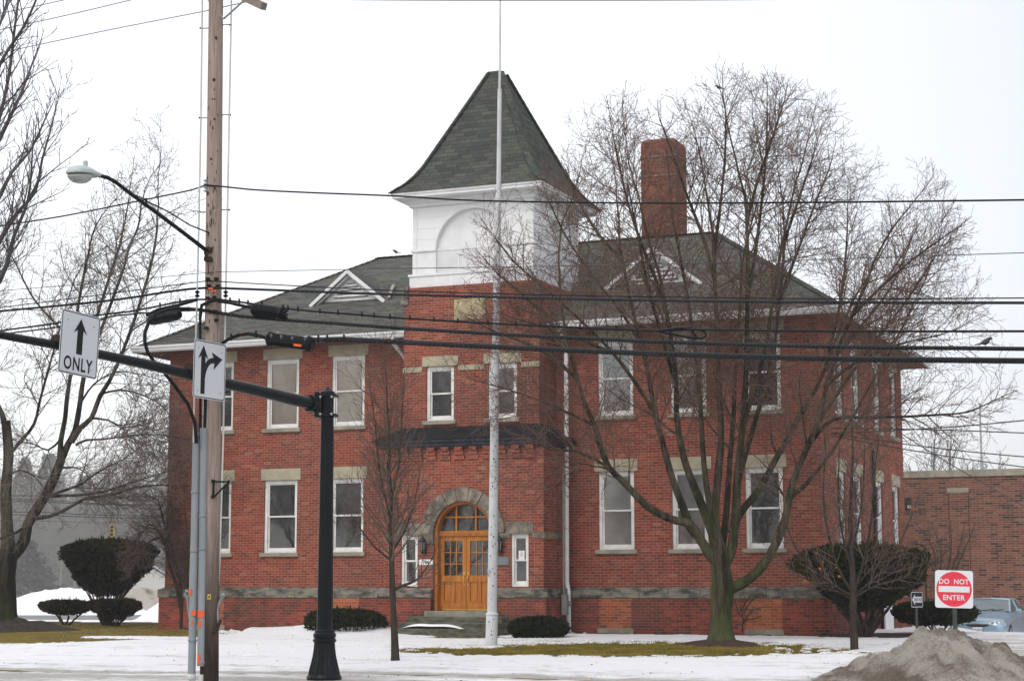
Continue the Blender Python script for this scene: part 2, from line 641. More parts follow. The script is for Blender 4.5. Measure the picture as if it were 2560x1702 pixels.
varied('meter_grey', (.24, .235, .22), (.18, .175, .165), 5, .5)
varied('mulch', (.035, .024, .018), (.075, .05, .036), 9, .95, bmp=.03)
varied('root_bark', (.06, .05, .04), (.025, .02, .016), 8, .95, bmp=.02)
varied('asphalt', (.17, .165, .16), (.24, .235, .23), 3, .8)
varied('street', (.15, .145, .135), (.21, .20, .19), 1.5, .75)
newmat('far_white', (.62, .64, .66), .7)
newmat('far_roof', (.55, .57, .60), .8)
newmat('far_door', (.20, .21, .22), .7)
newmat('yellow_case', (.62, .38, .04), .5)
varied('handrail_black', (.012, .012, .014), (.02, .02, .022), 2, .5)

# window pane: a real sheet that lets the blind behind show and mirrors the street
m = bpy.data.materials.new('pane_glass')
m.use_nodes = True
MAT['pane_glass'] = m
nt = m.node_tree
nt.nodes.clear()
o_ = nt.nodes.new('ShaderNodeOutputMaterial')
tr = nt.nodes.new('ShaderNodeBsdfTransparent')
tr.inputs[0].default_value = (.93, .94, .94, 1)
gl = nt.nodes.new('ShaderNodeBsdfGlossy')
gl.inputs['Roughness'].default_value = .03
fr = nt.nodes.new('ShaderNodeFresnel')
fr.inputs['IOR'].default_value = 2.0
nz = noise(nt, .8, 2, .5, objco(nt))
bp = nt.nodes.new('ShaderNodeBump')
bp.inputs['Strength'].default_value = .25
bp.inputs['Distance'].default_value = .02
nt.links.new(nz.outputs['Fac'], bp.inputs['Height'])
nt.links.new(bp.outputs[0], gl.inputs['Normal'])
mx = nt.nodes.new('ShaderNodeMixShader')
nt.links.new(fr.outputs[0], mx.inputs[0])
nt.links.new(tr.outputs[0], mx.inputs[1])
nt.links.new(gl.outputs[0], mx.inputs[2])
df = nt.nodes.new('ShaderNodeBsdfDiffuse')
df.inputs[0].default_value = (.35, .35, .36, 1)
nd = noise(nt, 3.5, 5, .7, objco(nt))
rd = ramp(nt, [(.35, (.015,) * 3), (.75, (.11,) * 3)], nd.outputs['Fac'])
mx2 = nt.nodes.new('ShaderNodeMixShader')
nt.links.new(rd.outputs[0], mx2.inputs[0])
nt.links.new(mx.outputs[0], mx2.inputs[1])
nt.links.new(df.outputs[0], mx2.inputs[2])
nt.links.new(mx2.outputs[0], o_.inputs['Surface'])

m = newmat('car_glass', (.09, .12, .135), .06, 0, .8)


def barkmat(name, c1, c2, moss=None, mossamt=.0, scale=7, stretch=(1.6, 1.6, .35), low=False):
    m = newmat(name, c1, .95, 0, .05)
    nt = m.node_tree
    b = nt.nodes['Principled BSDF']
    n = noise(nt, scale, 7, .7, objco(nt, stretch))
    c = ramp(nt, [(.3, c1), (.7, c2)], n.outputs['Fac']).outputs[0]
    if moss:
        n2 = noise(nt, 1.3, 6, .7, objco(nt, (1.6, 1.6, .5)))
        f = ramp(nt, [(.5 - mossamt * .3, (0, 0, 0)), (.66 - mossamt * .2, (.75,) * 3)], n2.outputs['Fac'])
        ff = f.outputs[0]
        if low:
            tc = nt.nodes.new('ShaderNodeTexCoord')
            sp = nt.nodes.new('ShaderNodeSeparateXYZ')
            nt.links.new(tc.outputs['Object'], sp.inputs[0])
            zr = ramp(nt, [(.15, (1, 1, 1)), (.42, (.16,) * 3)], math_(nt, 'DIVIDE', sp.outputs['Z'], 9.0))
            ff = math_(nt, 'MULTIPLY', ff, zr.outputs[0])
            n3 = noise(nt, 1.0, 6, .75, objco(nt, (3.0, 3.0, .22)))
            d3 = ramp(nt, [(.46, (0, 0, 0)), (.56, (.88,) * 3)], n3.outputs['Fac'])
            c = mixc(nt, d3.outputs[0], c, (.012, .010, .008))
            if name == 'bark_left':   # old trunk blended darker towards its foot
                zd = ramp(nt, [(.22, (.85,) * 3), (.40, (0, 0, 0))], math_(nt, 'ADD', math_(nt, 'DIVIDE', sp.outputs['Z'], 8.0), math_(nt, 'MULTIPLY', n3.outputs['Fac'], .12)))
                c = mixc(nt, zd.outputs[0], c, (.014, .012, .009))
        c = mixc(nt, ff, c, moss)
    nt.links.new(c, b.inputs['Base Color'])
    bump(nt, n.outputs['Fac'], 1, .015, b)
    return m


barkmat('bark_maple', (.022, .018, .014), (.135, .108, .078), (.075, .095, .034), .35, 5.5, (2.6, 2.6, .30), True)
barkmat('twig_maple', (.105, .062, .050), (.180, .118, .095), None, 0, 1.5, (1, 1, 1))
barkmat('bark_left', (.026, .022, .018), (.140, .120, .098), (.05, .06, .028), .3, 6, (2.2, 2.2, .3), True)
barkmat('twig_left', (.13, .105, .092), (.21, .175, .155), None, 0, 1.5, (1, 1, 1))
barkmat('bark_near', (.085, .075, .085), (.15, .135, .14), None, 0, 3)
barkmat('bark_young', (.026, .020, .016), (.066, .053, .042), None, 0, 9)
barkmat('twig_young', (.095, .068, .055), (.165, .125, .105), None, 0, 2, (1, 1, 1))
barkmat('far_bark_hazed', (.15, .148, .15), (.20, .195, .195), None, 0, 1)  # paler than real bark: some of the haze is put into the colour
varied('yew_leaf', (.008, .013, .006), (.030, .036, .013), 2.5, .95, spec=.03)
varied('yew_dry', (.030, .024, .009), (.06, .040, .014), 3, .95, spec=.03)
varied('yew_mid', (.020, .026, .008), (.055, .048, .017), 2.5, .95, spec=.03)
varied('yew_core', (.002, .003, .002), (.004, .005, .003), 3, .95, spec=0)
varied('rhodo_leaf', (.07, .075, .02), (.13, .09, .03), 4, .7)
varied('dead_leaf', (.40, .17, .02), (.30, .10, .02), 4, .8)
varied('grass_blade', (.30, .215, .045), (.10, .10, .018), 1.6, .95, spec=.03, lo=.4, hi=.6)
varied('far_conifer', (.045, .056, .052), (.07, .08, .072), .3, .95)


# ground and snow
def groundmat():
    m = newmat('lawn', rough=.95, spec=.15)
    nt = m.node_tree
    b = nt.nodes['Principled BSDF']
    n = noise(nt, 1.2, 6, .7, objco(nt))
    n2 = noise(nt, 9, 5, .7, objco(nt))
    c = ramp(nt, [(.3, (.10, .074, .018)), (.5, (.20, .150, .025)), (.7, (.27, .200, .05))], n.outputs['Fac']).outputs[0]
    c = mixc(nt, .75, c, ramp(nt, [(.34, (.42, .36, .30)), (.62, (1, 1, 1))], n2.outputs['Fac']).outputs[0], 'MULTIPLY')
    nt.links.new(c, b.inputs['Base Color'])
    bump(nt, n2.outputs['Fac'], 1, .03, b)


groundmat()


def snowmat(name, clean, dirt1, dirt2, bmp=.02, grit=False):
    m = newmat(name, clean, .6, 0, .35)
    nt = m.node_tree
    b = nt.nodes['Principled BSDF']
    at = nt.nodes.new('ShaderNodeAttribute')
    at.attribute_name = 'dirt'
    n = noise(nt, 2.2, 7, .72, objco(nt))
    n2 = noise(nt, 11, 6, .75, objco(nt))
    f = math_(nt, 'ADD', at.outputs['Fac'], math_(nt, 'MULTIPLY', math_(nt, 'SUBTRACT', n.outputs['Fac'], .5), 1.1))
    f = math_(nt, 'ADD', f, math_(nt, 'MULTIPLY', math_(nt, 'SUBTRACT', n2.outputs['Fac'], .5), .7))
    if grit:
        n5 = noise(nt, 26, 6, .85, objco(nt))
        f = math_(nt, 'ADD', f, math_(nt, 'MULTIPLY', math_(nt, 'SUBTRACT', n5.outputs['Fac'], .5), 1.6))
        dc = ramp(nt, [(.32, dirt1), (.68, dirt2)], n5.outputs['Fac']).outputs[0]
    else:
        dc = ramp(nt, [(.3, dirt1), (.7, dirt2)], n2.outputs['Fac']).outputs[0]
    fac = ramp(nt, [(.30, (0, 0, 0)), (.75, (1, 1, 1))], f).outputs[0]
    nt.links.new(mixc(nt, fac, clean, dc), b.inputs['Base Color'])
    n4 = noise(nt, 34, 4, .7, objco(nt))
    bump(nt, math_(nt, 'ADD', math_(nt, 'ADD', n2.outputs['Fac'], n.outputs['Fac']), math_(nt, 'MULTIPLY', n4.outputs['Fac'], .35)), 1.0, bmp * 2.2, b)
    return m


snowmat('snow_clean', (.90, .905, .925), (.33, .31, .28), (.55, .53, .50))
snowmat('snow_dirty', (.66, .60, .53), (.10, .072, .048), (.34, .265, .195), .09, True)
varied('snow_plain', (.86, .87, .90), (.80, .81, .84), 2, .6, bmp=.01)
M = MAT

# ================================================================ GROUND
us = np.concatenate([[-4000, -1500, -600, -250, -120, -70], np.arange(-50, 30.1, 1.0), [40, 60, 110, 250, 700, 2000, 4000]])
vs = np.concatenate([[-300, -120, -60, -35], np.arange(-26, 40.1, 1.0), [50, 70, 110, 200, 400, 900, 2000, 5000]])
gv = []
for v in vs:
    for u in us:
        p = W(u, v, zg(u, v))
        gv.append(p)
nu, nv = len(us), len(vs)
gf = np.array([[j * nu + i, j * nu + i + 1, (j + 1) * nu + i + 1, (j + 1) * nu + i] for j in range(nv - 1) for i in range(nu - 1)])
tag(mesh_np('ground', np.array([tuple(p) for p in gv]), gf, M['lawn'], smooth=True), kind='structure')


def sheet(name, u0, u1, v0, v1, lift, mat, nu=8, nv=8, kind='structure'):
    mb = MB()
    for i in range(nu):
        for j in range(nv):
            q = []
            for a, b in ((i, j), (i + 1, j), (i + 1, j + 1), (i, j + 1)):
                u = u0 + (u1 - u0) * a / nu
                v = v0 + (v1 - v0) * b / nv
                q.append(W(u, v, zg(u, v) + lift))
            mb.face(q)
    return tag(mb.build(name, mat), kind=kind)


sheet('street', -90, 70, -60, -21.6, .006, M['street'], 40, 4)
sheet('side_street', -160, -20.9, 13.0, 30.0, .012, M['asphalt'], 20, 8)


def ell(u, v, cu, cv, a, b):
    return 1 - np.sqrt(((u - cu) / a) ** 2 + ((v - cv) / b) ** 2)


def snow_patch(u0, u1, du, v0, v1, dv):
    uu = np.arange(u0, u1 + du * .5, du)
    vv = np.arange(v0, v1 + dv * .5, dv)
    U_, V_ = np.meshgrid(uu, vv)
    n1 = fbm(U_ * .35 + 31, V_ * .35 + 9, 5)
    n2 = fbm(U_ * 1.7 + 3, V_ * 1.1 + 70, 4)
    n3 = fbm(U_ * 4.5 + 3, V_ * 3.0 + 41, 3)
    T = .038 + .035 * n1 + .034 * n2 + .034 * n3
    edge = 1.4 * n1 + 1.2 * n2 + 1.0 * n3

    def melt(mask, soft=.35, depth=.22):
        s = np.clip((mask * 1.0 + edge * .55 + .02) / soft, 0, 1)
        isl = np.clip((n3 + .6 * n2 - .17) / .07, 0, 1) * np.clip(1.6 - mask * 2.2, 0, 1)
        return depth * s * (1 - .93 * isl)
    # grass showing around the big maple and the flagpole
    m = np.maximum(ell(U_, V_, -2.4, -8.3, 4.6, 3.7), ell(U_, V_, -4.6, -9.8, 3.1, 2.1))
    T = T - melt(m)
    # grass at the left end of the lawn
    vmin = -10.2 + np.clip(U_ + 17.8, 0, 4) * 1.9
    ml = np.minimum(np.minimum((V_ - vmin) * .35, (10.5 - V_) * .3), (-15.3 - U_) * .35)
    streak = ell(U_, V_, -17.0, -5.6, 1.9, .6)
    ml = np.where(streak > 0, np.minimum(ml, .04 - streak * .5), ml)
    T = T - melt(np.clip(ml, -2, 1))
    # bare bed under the front wall, path at the steps
    mb_ = np.minimum((V_ + 1.25) * .8, (U_ + 7.0) * .5)
    mb_ = np.where(V_ > 0.3, -1, mb_)
    mb_ = np.where(U_ > .9, -1, mb_)
    T = T - melt(np.clip(mb_, -2, 1))
    mr = ell(U_, V_, 1.3, .6, 2.2, 2.6)
    T = T - melt(mr)
    ms = ell(U_, V_, -8.6, -3.7, 2.1, .75)
    T = T - melt(ms)
    # shallow dirty wheel and foot tracks
    tr1 = np.exp(-((V_ + 18.4 + .5 * np.sin(U_ * .5)) / .35) ** 2)
    T = T - .07 * tr1 * (0.6 + n1)
    for (hu, hv_, ha, hb) in ((-16.3, -11.6, .55, .35), (-14.6, -14.0, .7, .3), (-15.6, -14.6, .5, .25), (-9.5, -13.2, .5, .22), (-12.2, -10.5, .8, .3), (-5.2, -13.9, .45, .3), (2.3, -8.2, .35, .3)):
        T = T - melt(ell(U_, V_, hu, hv_, ha, hb) * .8 - .15, .3, .1)
    # thin and patchy to the kerb
    T = T - .25 * np.clip((-21.3 - V_ + 1.6 * n1) / 1.0, 0, 1)
    # heap beside the bush left of the steps
    T = T + .40 * np.exp(-(((U_ + 12.3) / 1.0) ** 2 + ((V_ + 2.9) / .9) ** 2)) + .20 * np.exp(-(((U_ + 13.4) / 2.2) ** 2 + ((V_ + 2.6) / 1.2) ** 2))
    T = T + .14 * np.exp(-(((U_ + 16.6) / 1.3) ** 2 + ((V_ + 2.4) / 1.0) ** 2))
    # berm over the lot at the right
    T = T + .42 * np.exp(-((V_ - 9.0) / 2.0) ** 2) * np.clip((U_ - 2.5) / 2, 0, 1)
    st = fbm(U_ * .5 + 90, V_ * 2.4 + 33, 4)
    dirt = .14 + .40 * n1 + .20 * n2 + .75 * st + .75 * tr1 * (.7 + n1) + .36 * np.clip((-15.5 - V_) / 5.0, 0, 1) + .35 * np.exp(-((V_ + 20.3) / .7) ** 2)
    dirt = dirt + .5 * np.clip((U_ - 2.5) / 2, 0, 1) * np.clip((2.0 - V_) / 5, 0, 1)
    dirt = dirt + .30 * np.clip((.05 - T) / .06, 0, 1)
    Z = np.vectorize(zg)(U_, V_) + np.clip(T, -.05, 2)
    X = BC.x + BU.x * U_ + BV.x * V_
    Y = BC.y + BU.y * U_ + BV.y * V_
    verts = np.stack([X, Y, Z], -1).reshape(-1, 3)
    nyy, nxx = U_.shape
    idx = np.arange(nyy * nxx).reshape(nyy, nxx)
    F_ = np.stack([idx[:-1, :-1], idx[:-1, 1:], idx[1:, 1:], idx[1:, :-1]], -1).reshape(-1, 4)
    keep = (T.reshape(-1)[F_] > -.02).any(1)
    inb = ((U_ > -20.1) & (U_ < 0.0) & (V_ > .1) & (V_ < 11.4)).reshape(-1)
    keep &= ~inb[F_].all(1)
    return verts, F_[keep], dirt.reshape(-1)


va, fa, da = snow_patch(-27, 13, .13, -23.2, 0.2, .11)
vb, fb, db = snow_patch(-40, -26.9, .4, -24, 0.2, .3)
vc, fc, dc = snow_patch(-45, -20.1, .4, 0.2, 12.6, .3)
vd, fd, dd = snow_patch(0.1, 30, .25, 0.2, 32, .3)
ve, fe, de = snow_patch(12.9, 32, .4, -24, 0.4, .3)
vv_, ff_, dd_, off = [], [], [], 0
for a, b, c in ((va, fa, da), (vb, fb, db), (vc, fc, dc), (vd, fd, dd), (ve, fe, de)):
    vv_.append(a); ff_.append(b + off); dd_.append(c); off += len(a)
tag(mesh_np('snow', np.concatenate(vv_), np.concatenate(ff_), M['snow_clean'], smooth=True, attr={'dirt': np.concatenate(dd_)}), kind='stuff')

# mulch along the front wall and round the yews
sheet('mulch_bed', -7.0, 2.9, -1.25, -.02, .012, M['mulch'], 12, 4)
sheet('mulch_bed', -46, -20.2, 7.2, 12.4, .012, M['mulch'], 20, 6)
sheet('mulch_bed', 0.15, 3.2, 0.0, 3.2, .012, M['mulch'], 6, 6)


def mound(name, u, v, a, b, h, mat, seed, lump=.12, n=28, power=1.4):
    """low heap of soil / snow with a ragged outline"""
    mb_v, fcs = [], []
    R = 9
    rs = random.Random(seed)
    ph = [rs.uniform(0, 6.3) for _ in range(4)]
    for i in range(R + 1):
        t = i / R
        for k in range(n):
            an = 2 * math.pi * k / n
            w = 1 + .14 * math.sin(2 * an + ph[0]) + .1 * math.sin(3 * an + ph[1]) + .07 * math.sin(5 * an + ph[2]) + .05 * math.sin(9 * an + ph[3])
            uu, vv = u + a * t * w * math.cos(an), v + b * t * w * math.sin(an)
            z = h * max(0, 1 - t ** power) * (1 + lump * rs.uniform(-1, 1)) - .03 * t
            mb_v.append(tuple(W(uu, vv, zg(uu, vv) + z)))
    for i in range(R):
        for k in range(n):
            j = (k + 1) % n
            fcs.append((i * n + k, i * n + j, (i + 1) * n + j, (i + 1) * n + k))
    return mesh_np(name, np.array(mb_v), np.array(fcs), mat, smooth=True, attr={'dirt': np.full(len(mb_v), .25)})


# grass blades standing in the bare patches
rg = np.random.RandomState(3)
Ng = 60000
gu = np.concatenate([rg.uniform(-7.5, 2.6, Ng // 2), rg.uniform(-40, -15, Ng // 2)])
gvv = np.concatenate([rg.uniform(-11.8, -4.4, Ng // 2), rg.uniform(-10, 8, Ng // 2)])
zz = np.vectorize(zg)(gu, gvv)
gx = BC.x + BU.x * gu + BV.x * gvv
gy = BC.y + BU.y * gu + BV.y * gvv
hh = rg.uniform(.015, .05, Ng)
an = rg.uniform(0, 6.3, Ng)
lx, ly = rg.uniform(-.03, .03, Ng), rg.uniform(-.03, .03, Ng)
w_ = .009
b0 = np.stack([gx - w_ * np.cos(an), gy - w_ * np.sin(an), zz - .01], -1)
b1 = np.stack([gx + w_ * np.cos(an), gy + w_ * np.sin(an), zz - .01], -1)
tp = np.stack([gx + lx, gy + ly, zz + hh], -1)
tag(mesh_np('grass', np.stack([b0, b1, tp], 1).reshape(-1, 3), np.arange(Ng * 3).reshape(-1, 3), M['grass_blade']), kind='stuff')

# dead leaves, twigs and grit lying on the snow
rg = np.random.RandomState(19)
Nl = 320
lu = rg.uniform(-24, 10, Nl); lv_ = -22 + 21 * rg.rand(Nl) ** 1.4
lz = np.vectorize(zg)(lu, lv_) + rg.uniform(.045, .085, Nl)
ls = rg.uniform(.004, .017, Nl); la = rg.uniform(0, 6.3, Nl)
cx_ = BC.x + BU.x * lu + BV.x * lv_; cy_ = BC.y + BU.y * lu + BV.y * lv_
q_ = [np.stack([cx_ + ls * np.cos(la + k * 1.57) * (1 if k % 2 else 1.8), cy_ + ls * np.sin(la + k * 1.57), lz + ls * .6 * np.sin(k * 1.3 + la)], -1) for k in range(4)]
tag(mesh_np('leaf_litter', np.stack(q_, 1).reshape(-1, 3), np.arange(Nl * 4).reshape(-1, 4), M['mulch']), kind='stuff')

# ================================================================ SCHOOL
school = tag(empty('brick_schoolhouse', BC, -YAW), 'two storey red brick schoolhouse with a white belfry under a steep grey spire', 'building')
ROOT = school


def wall_grid(mb, xf, a0, a1, z0, z1, holes, reveal, mi=0, mir=0):
    """flat wall in (a,z) with rectangular openings and their reveals; xf(a,depth,z)"""
    as_ = sorted({a0, a1} | {h[0] for h in holes} | {h[1] for h in holes})
    zs = sorted({z0, z1} | {h[2] for h in holes} | {h[3] for h in holes})
    old = mb.xf
    mb.xf = lambda p: xf(*p)
    for i in range(len(as_) - 1):
        for j in range(len(zs) - 1):
            ca, cz = (as_[i] + as_[i + 1]) / 2, (zs[j] + zs[j + 1]) / 2
            if any(h[0] < ca < h[1] and h[2] < cz < h[3] for h in holes): continue
            q = [(as_[i], zs[j]), (as_[i + 1], zs[j]), (as_[i + 1], zs[j + 1]), (as_[i], zs[j + 1])]
            mb.face([(a, 0, z) for a, z in q], mi, uv=[(a, z) for a, z in q])
    for h in holes:
        r = reveal
        for q in ([(h[0], 0, h[2]), (h[0], r, h[2]), (h[0], r, h[3]), (h[0], 0, h[3])],
                  [(h[1], r, h[2]), (h[1], 0, h[2]), (h[1], 0, h[3]), (h[1], r, h[3])],
                  [(h[0], r, h[3]), (h[1], r, h[3]), (h[1], 0, h[3]), (h[0], 0, h[3])],
                  [(h[0], 0, h[2]), (h[1], 0, h[2]), (h[1], r, h[2]), (h[0], r, h[2])]):
            mb.face(q, mir)
    mb.xf = old


front = lambda a, d, z: (a, d, z)
right = lambda a, d, z: (0 - d, a, z)            # a runs back along the right side
left = lambda a, d, z: (-20 + d, a, z)
back = lambda a, d, z: (a, 11.5 - d, z)

F2 = (6.26, 8.32)
F1 = (2.62, 4.74)
WL = [(-18.85, -17.76), (-16.63, -15.53), (-14.44, -13.36)]
WR = [(-6.17, -5.15), (-4.08, -3.08), (-2.05, -1.03)]
WS = [(1.8, 2.9), (3.95, 5.05), (6.95, 8.05), (9.55, 10.65)]
Zb = 1.33
mb = MB()
holes = [(a, b, *z) for a, b in WL + WR for z in (F1, F2)]
wall_grid(mb, front, -20, 0, Zb, 8.68, holes, .11)
wall_grid(mb, right, 0, 11.5, Zb, 8.68, [(a, b, *z) for a, b in WS for z in (F1, F2)], .11)
wall_grid(mb, left, 0, 11.5, Zb, 8.68, [], .1)
wall_grid(mb, back, -20, 0, Zb, 8.68, [], .1)
mb.build('brick_wall', M['brick'], ROOT)
mb = MB()
e = .12
mb.box(-20 - e, e, -e, 11.5 + e, 0, Zb, skip='bt')
mb.build('basement_wall', M['brick_base'], ROOT)
mb = MB()
e2, z0, z1, z2 = .15, Zb, 1.56, 1.62
for (x0, y0, x1, y1) in ((-20, 0, 0, 0), (0, 0, 0, 11.5), (0, 11.5, -20, 11.5), (-20, 11.5, -20, 0)):
    d = Vector((x1 - x0, y1 - y0, 0)).normalized()
    nrm = Vector((d.y, -d.x, 0))
    A, B = Vector((x0, y0, 0)), Vector((x1, y1, 0))
    oA, oB = A - d * e2 + nrm * e2, B + d * e2 + nrm * e2
    zz3 = Vector((0, 0, 1))
    mb.face([A + zz3 * z0, B + zz3 * z0, oB + zz3 * z0, oA + zz3 * z0])
    mb.face([oA + zz3 * z0, oB + zz3 * z0, oB + zz3 * z1, oA + zz3 * z1])
    mb.face([oA + zz3 * z1, oB + zz3 * z1, B + zz3 * z2, A + zz3 * z2])
    # joints between the blocks
    L = (B - A).length
    k = 1.1
    while k < L - .6:
        c = A + d * k + nrm * (e2 + .001)
        mb.beam(c + zz3 * z0, c + zz3 * z1, .018, .006, 1, upv=tuple(nrm))
        k += 1.15 + .35 * math.sin(k * 7)
mb.build('stone_band', [M['band_stone'], M['step_stone']], ROOT)
# bricked-up basement windows
for a, b in ((-18.75, -17.85), (-14.35, -13.4), (-6.12, -5.2), (-2.03, -1.08)):
    mb = MB()
    mb.box(a, b, -e - .012, -e + .05, .52, Zb - .002)
    mb.build('basement_infill', M['brick_patch'], ROOT)
    mb = MB()
    mb.box(a - .05, b + .05, -e - .05, -e + .05, .38, .52)
    mb.build('basement_sill', M['sill_stone'], ROOT)


def window(xf, a0, a1, z0, z1, up, lo, depth=.11, sill=True, lintel=.34, lm='lintel_stone', sm='sill_stone', fw=.085, ext=.11, parent=None):
    """double-hung window: frame with sashes; panes, blinds, sill and lintel are its sub-parts"""
    parent = parent or ROOT
    X = lambda p: xf(*p)
    mb = MB(X)
    f0 = depth - .055
    zm = (z0 + z1) / 2
    sb = .12
    mb.box(a0, a0 + fw, f0, f0 + .1, z0, z1)
    mb.box(a1 - fw, a1, f0, f0 + .1, z0, z1)
    mb.box(a0 + fw, a1 - fw, f0, f0 + .1, z1 - fw * 1.05, z1)
    mb.box(a0 + fw, a1 - fw, f0, f0 + .1, z0, z0 + .05)
    s = .042
    for (q0, q1, d, bot) in ((zm - .02, z1 - fw * 1.05, f0 + .035, .045), (z0 + .05, zm + .02, f0 + .07, .095)):
        i0, i1 = a0 + fw, a1 - fw
        mb.box(i0, i0 + s, d, d + .035, q0, q1)
        mb.box(i1 - s, i1, d, d + .035, q0, q1)
        mb.box(i0 + s, i1 - s, d, d + .035, q1 - s, q1)
        mb.box(i0 + s, i1 - s, d, d + .035, q0, q0 + bot)
    w = mb.build('window', M['frame_paint'], parent)
    for (q0, q1, d, colr) in ((zm, z1 - fw - s, f0 + .05, up), (z0 + .13, zm, f0 + .085, lo)):
        mb = MB(X)
        mb.face([(a0 + fw + .02, d, q0), (a1 - fw - .02, d, q0), (a1 - fw - .02, d, q1), (a0 + fw + .02, d, q1)])
        mb.build('pane', M['pane_glass'], w)
        mb = MB(X)
        dd = d + (.045 if colr.startswith('blind') else .03)
        mb.box(a0 + fw + .015, a1 - fw - .015, dd, dd + .012, q0 - .02, q1 + .02)
        mb.build('blind' if colr.startswith('blind') else 'screen', M[colr], w)
    if lintel:
        mb = MB(X)
        mb.cbox(a0 - ext, a1 + ext, -.025, depth * .5, z1, z1 + lintel, .008)
        mb.build('lintel', M[lm], w)
    if sill:
        mb = MB(X)
        mb.cbox(a0 - .09, a1 + .09, -.085, depth, z0 - .11, z0, .012)
        mb.build('sill', M[sm], w)
    return w


for i, (a, b) in enumerate(WL):
    window(front, a, b, *F2, *[('screen_grey', 'screen_grey'), ('blind_beige', 'blind_beige'), ('blind_beige', 'blind_beige')][i])
    window(front, a, b, *F1, *[('screen_grey', 'screen_dark'), ('screen_grey', 'screen_dark'), ('screen_grey', 'screen_dark')][i])
for i, (a, b) in enumerate(WR):
    window(front, a, b, *F2, *[('blind_blue', 'blind_grey'), ('blind_grey', 'blind_grey'), ('screen_grey', 'screen_dark')][i])
    window(front, a, b, *F1, *[('blind_grey', 'blind_taupe'), ('blind_grey', 'blind_taupe'), ('screen_grey', 'screen_dark')][i], sm='sill_stone')
for a, b in WS:
    for z in (F1, F2):
        window(right, a, b, *z, 'screen_grey', 'screen_dark')

# ---- main roof
EZ, RZ = 8.80, 12.30
eL, eR, eF, eB = -20.78, .80, -.80, 12.3
rl, rr, rv = -15.85, -4.45, 5.75
A, B, C_, D = (eL, eF, EZ), (eR, eF, EZ), (eR, eB, EZ), (eL, eB, EZ)
R1, R2 = (rl, rv, RZ), (rr, rv, RZ)
mb = MB()
mb.face([A, B, R2, R1]); mb.face([B, C_, R2]); mb.face([C_, D, R1, R2]); mb.face([D, A, R1])
roof = mb.build('roof', M['shingle'], ROOT)
for a, b in ((A, R1), (B, R2), (C_, R2), (D, R1), (R1, R2)):
    mb = MB()
    n = int((Vector(b) - Vector(a)).length / .22)
    for i in range(n):
        p, q = Vector(a).lerp(Vector(b), i / n), Vector(a).lerp(Vector(b), (i + 1.12) / n if i < n - 1 else 1)
        mb.beam(p + Vector((0, 0, .022)), q + Vector((0, 0, .012)), .22, .022)
    mb.build('ridge_cap', M['shingle_spire'], roof)
mb = MB()
t = .16
for (x0, x1, y0, y1) in ((eL, eR, eF - .03, eF + .02), (eL, eR, eB - .02, eB + .03)):
    mb.box(x0, x1, y0, y1, EZ - t, EZ + .005)
for (x0, x1) in ((eL - .03, eL + .02), (eR - .02, eR + .03)):
    mb.box(x0, x1, eF - .03, eB + .03, EZ - t - .003, EZ + .002)
mb.build('fascia', M['white_trim'], roof)
# gutters with a stepped ogee face, broken by the tower
mb = MB()
for (x0, x1) in ((eL - .05, -11.52), (-7.32, eR + .05)):
    prof = [(eF - .03, EZ - .13), (eF - .09, EZ - .13), (eF - .11, EZ - .07), (eF - .15, EZ - .04), (eF - .16, EZ + .015), (eF - .145, EZ + .015), (eF - .13, EZ - .03), (eF - .03, EZ - .03)]
    for i in range(len(prof)):
        j = (i + 1) % len(prof)
        mb.face([(x0, *prof[i]), (x1, *prof[i]), (x1, *prof[j]), (x0, *prof[j])])
    mb.face([(x0, *p) for p in prof]); mb.face([(x1, *p) for p in prof][::-1])
mb.build('gutter', M['white_trim'], roof)
mb = MB()
mb.box(eL + .02, eR - .02, eF + .02, eB - .02, EZ - t + .002, EZ - t + .03, skip='flrk')
mb.build('soffit', M['soffit_paint'], roof)


def dormer(cu, vb, zb, hw, h):
    """little triangular roof vent"""
    sl = (RZ - EZ) / (rv - eF)
    ap = zb + h
    vback = eF + (ap - EZ) / sl + .1
    mb = MB()
    o = .14
    for s in (-1, 1):
        e0 = (cu + s * (hw + .32), zb - .12)
        vb2 = eF + (e0[1] - EZ) / sl
        mb.face([(e0[0], vb - .28, e0[1]), (cu, vb - .28, ap + .1), (cu, vback + .2, ap + .1), (e0[0], max(vb2, vb) + .25, e0[1])][::s])
    d = mb.build('vent_dormer', M['shingle'], ROOT)
    mb = MB()
    for s in (-1, 1):
        mb.beam((cu + s * (hw + .33), vb - .27, zb - .17), (cu, vb - .27, ap + .04), .06, .10)
        mb.beam((cu + s * (hw + .20), vb - .13, zb - .16), (cu, vb - .13, ap - .06), .12, .04)
    mb.build('rake_trim', M['white_trim'], d)
    mb = MB()
    mb.prism([(cu - hw, zb - .02), (cu + hw, zb - .02), (cu, ap - .04)], vb, vb + .3)
    n = 5
    iw, ih, z0 = hw * .62, h * .66, zb + .1
    for i in range(n):
        f = i / n
        w = iw * (1 - f)
        mb.face([(cu - w, vb - .05, z0 + ih * f), (cu + w, vb - .05, z0 + ih * f), (cu + w * .85, vb - .004, z0 + ih * (f + .8 / n)), (cu - w * .85, vb - .004, z0 + ih * (f + .8 / n))], 0)
        mb.box(cu - w, cu + w, vb - .05, vb - .003, z0 + ih * f - .022, z0 + ih * f - .002, 1)
    mb.build('louvre', [M['white_trim'], M['band_stone']], d)


dormer(-14.88, 2.0, 10.32, .94, .80)
mb = MB()
mb.beam((-13.50, 1.80, 10.27), (-13.86, 2.85, 10.86), .09, .035)
mb.build('loose_rake_board', M['sill_stone'], roof)
dormer(-5.05, 1.75, 10.17, 1.12, .92)

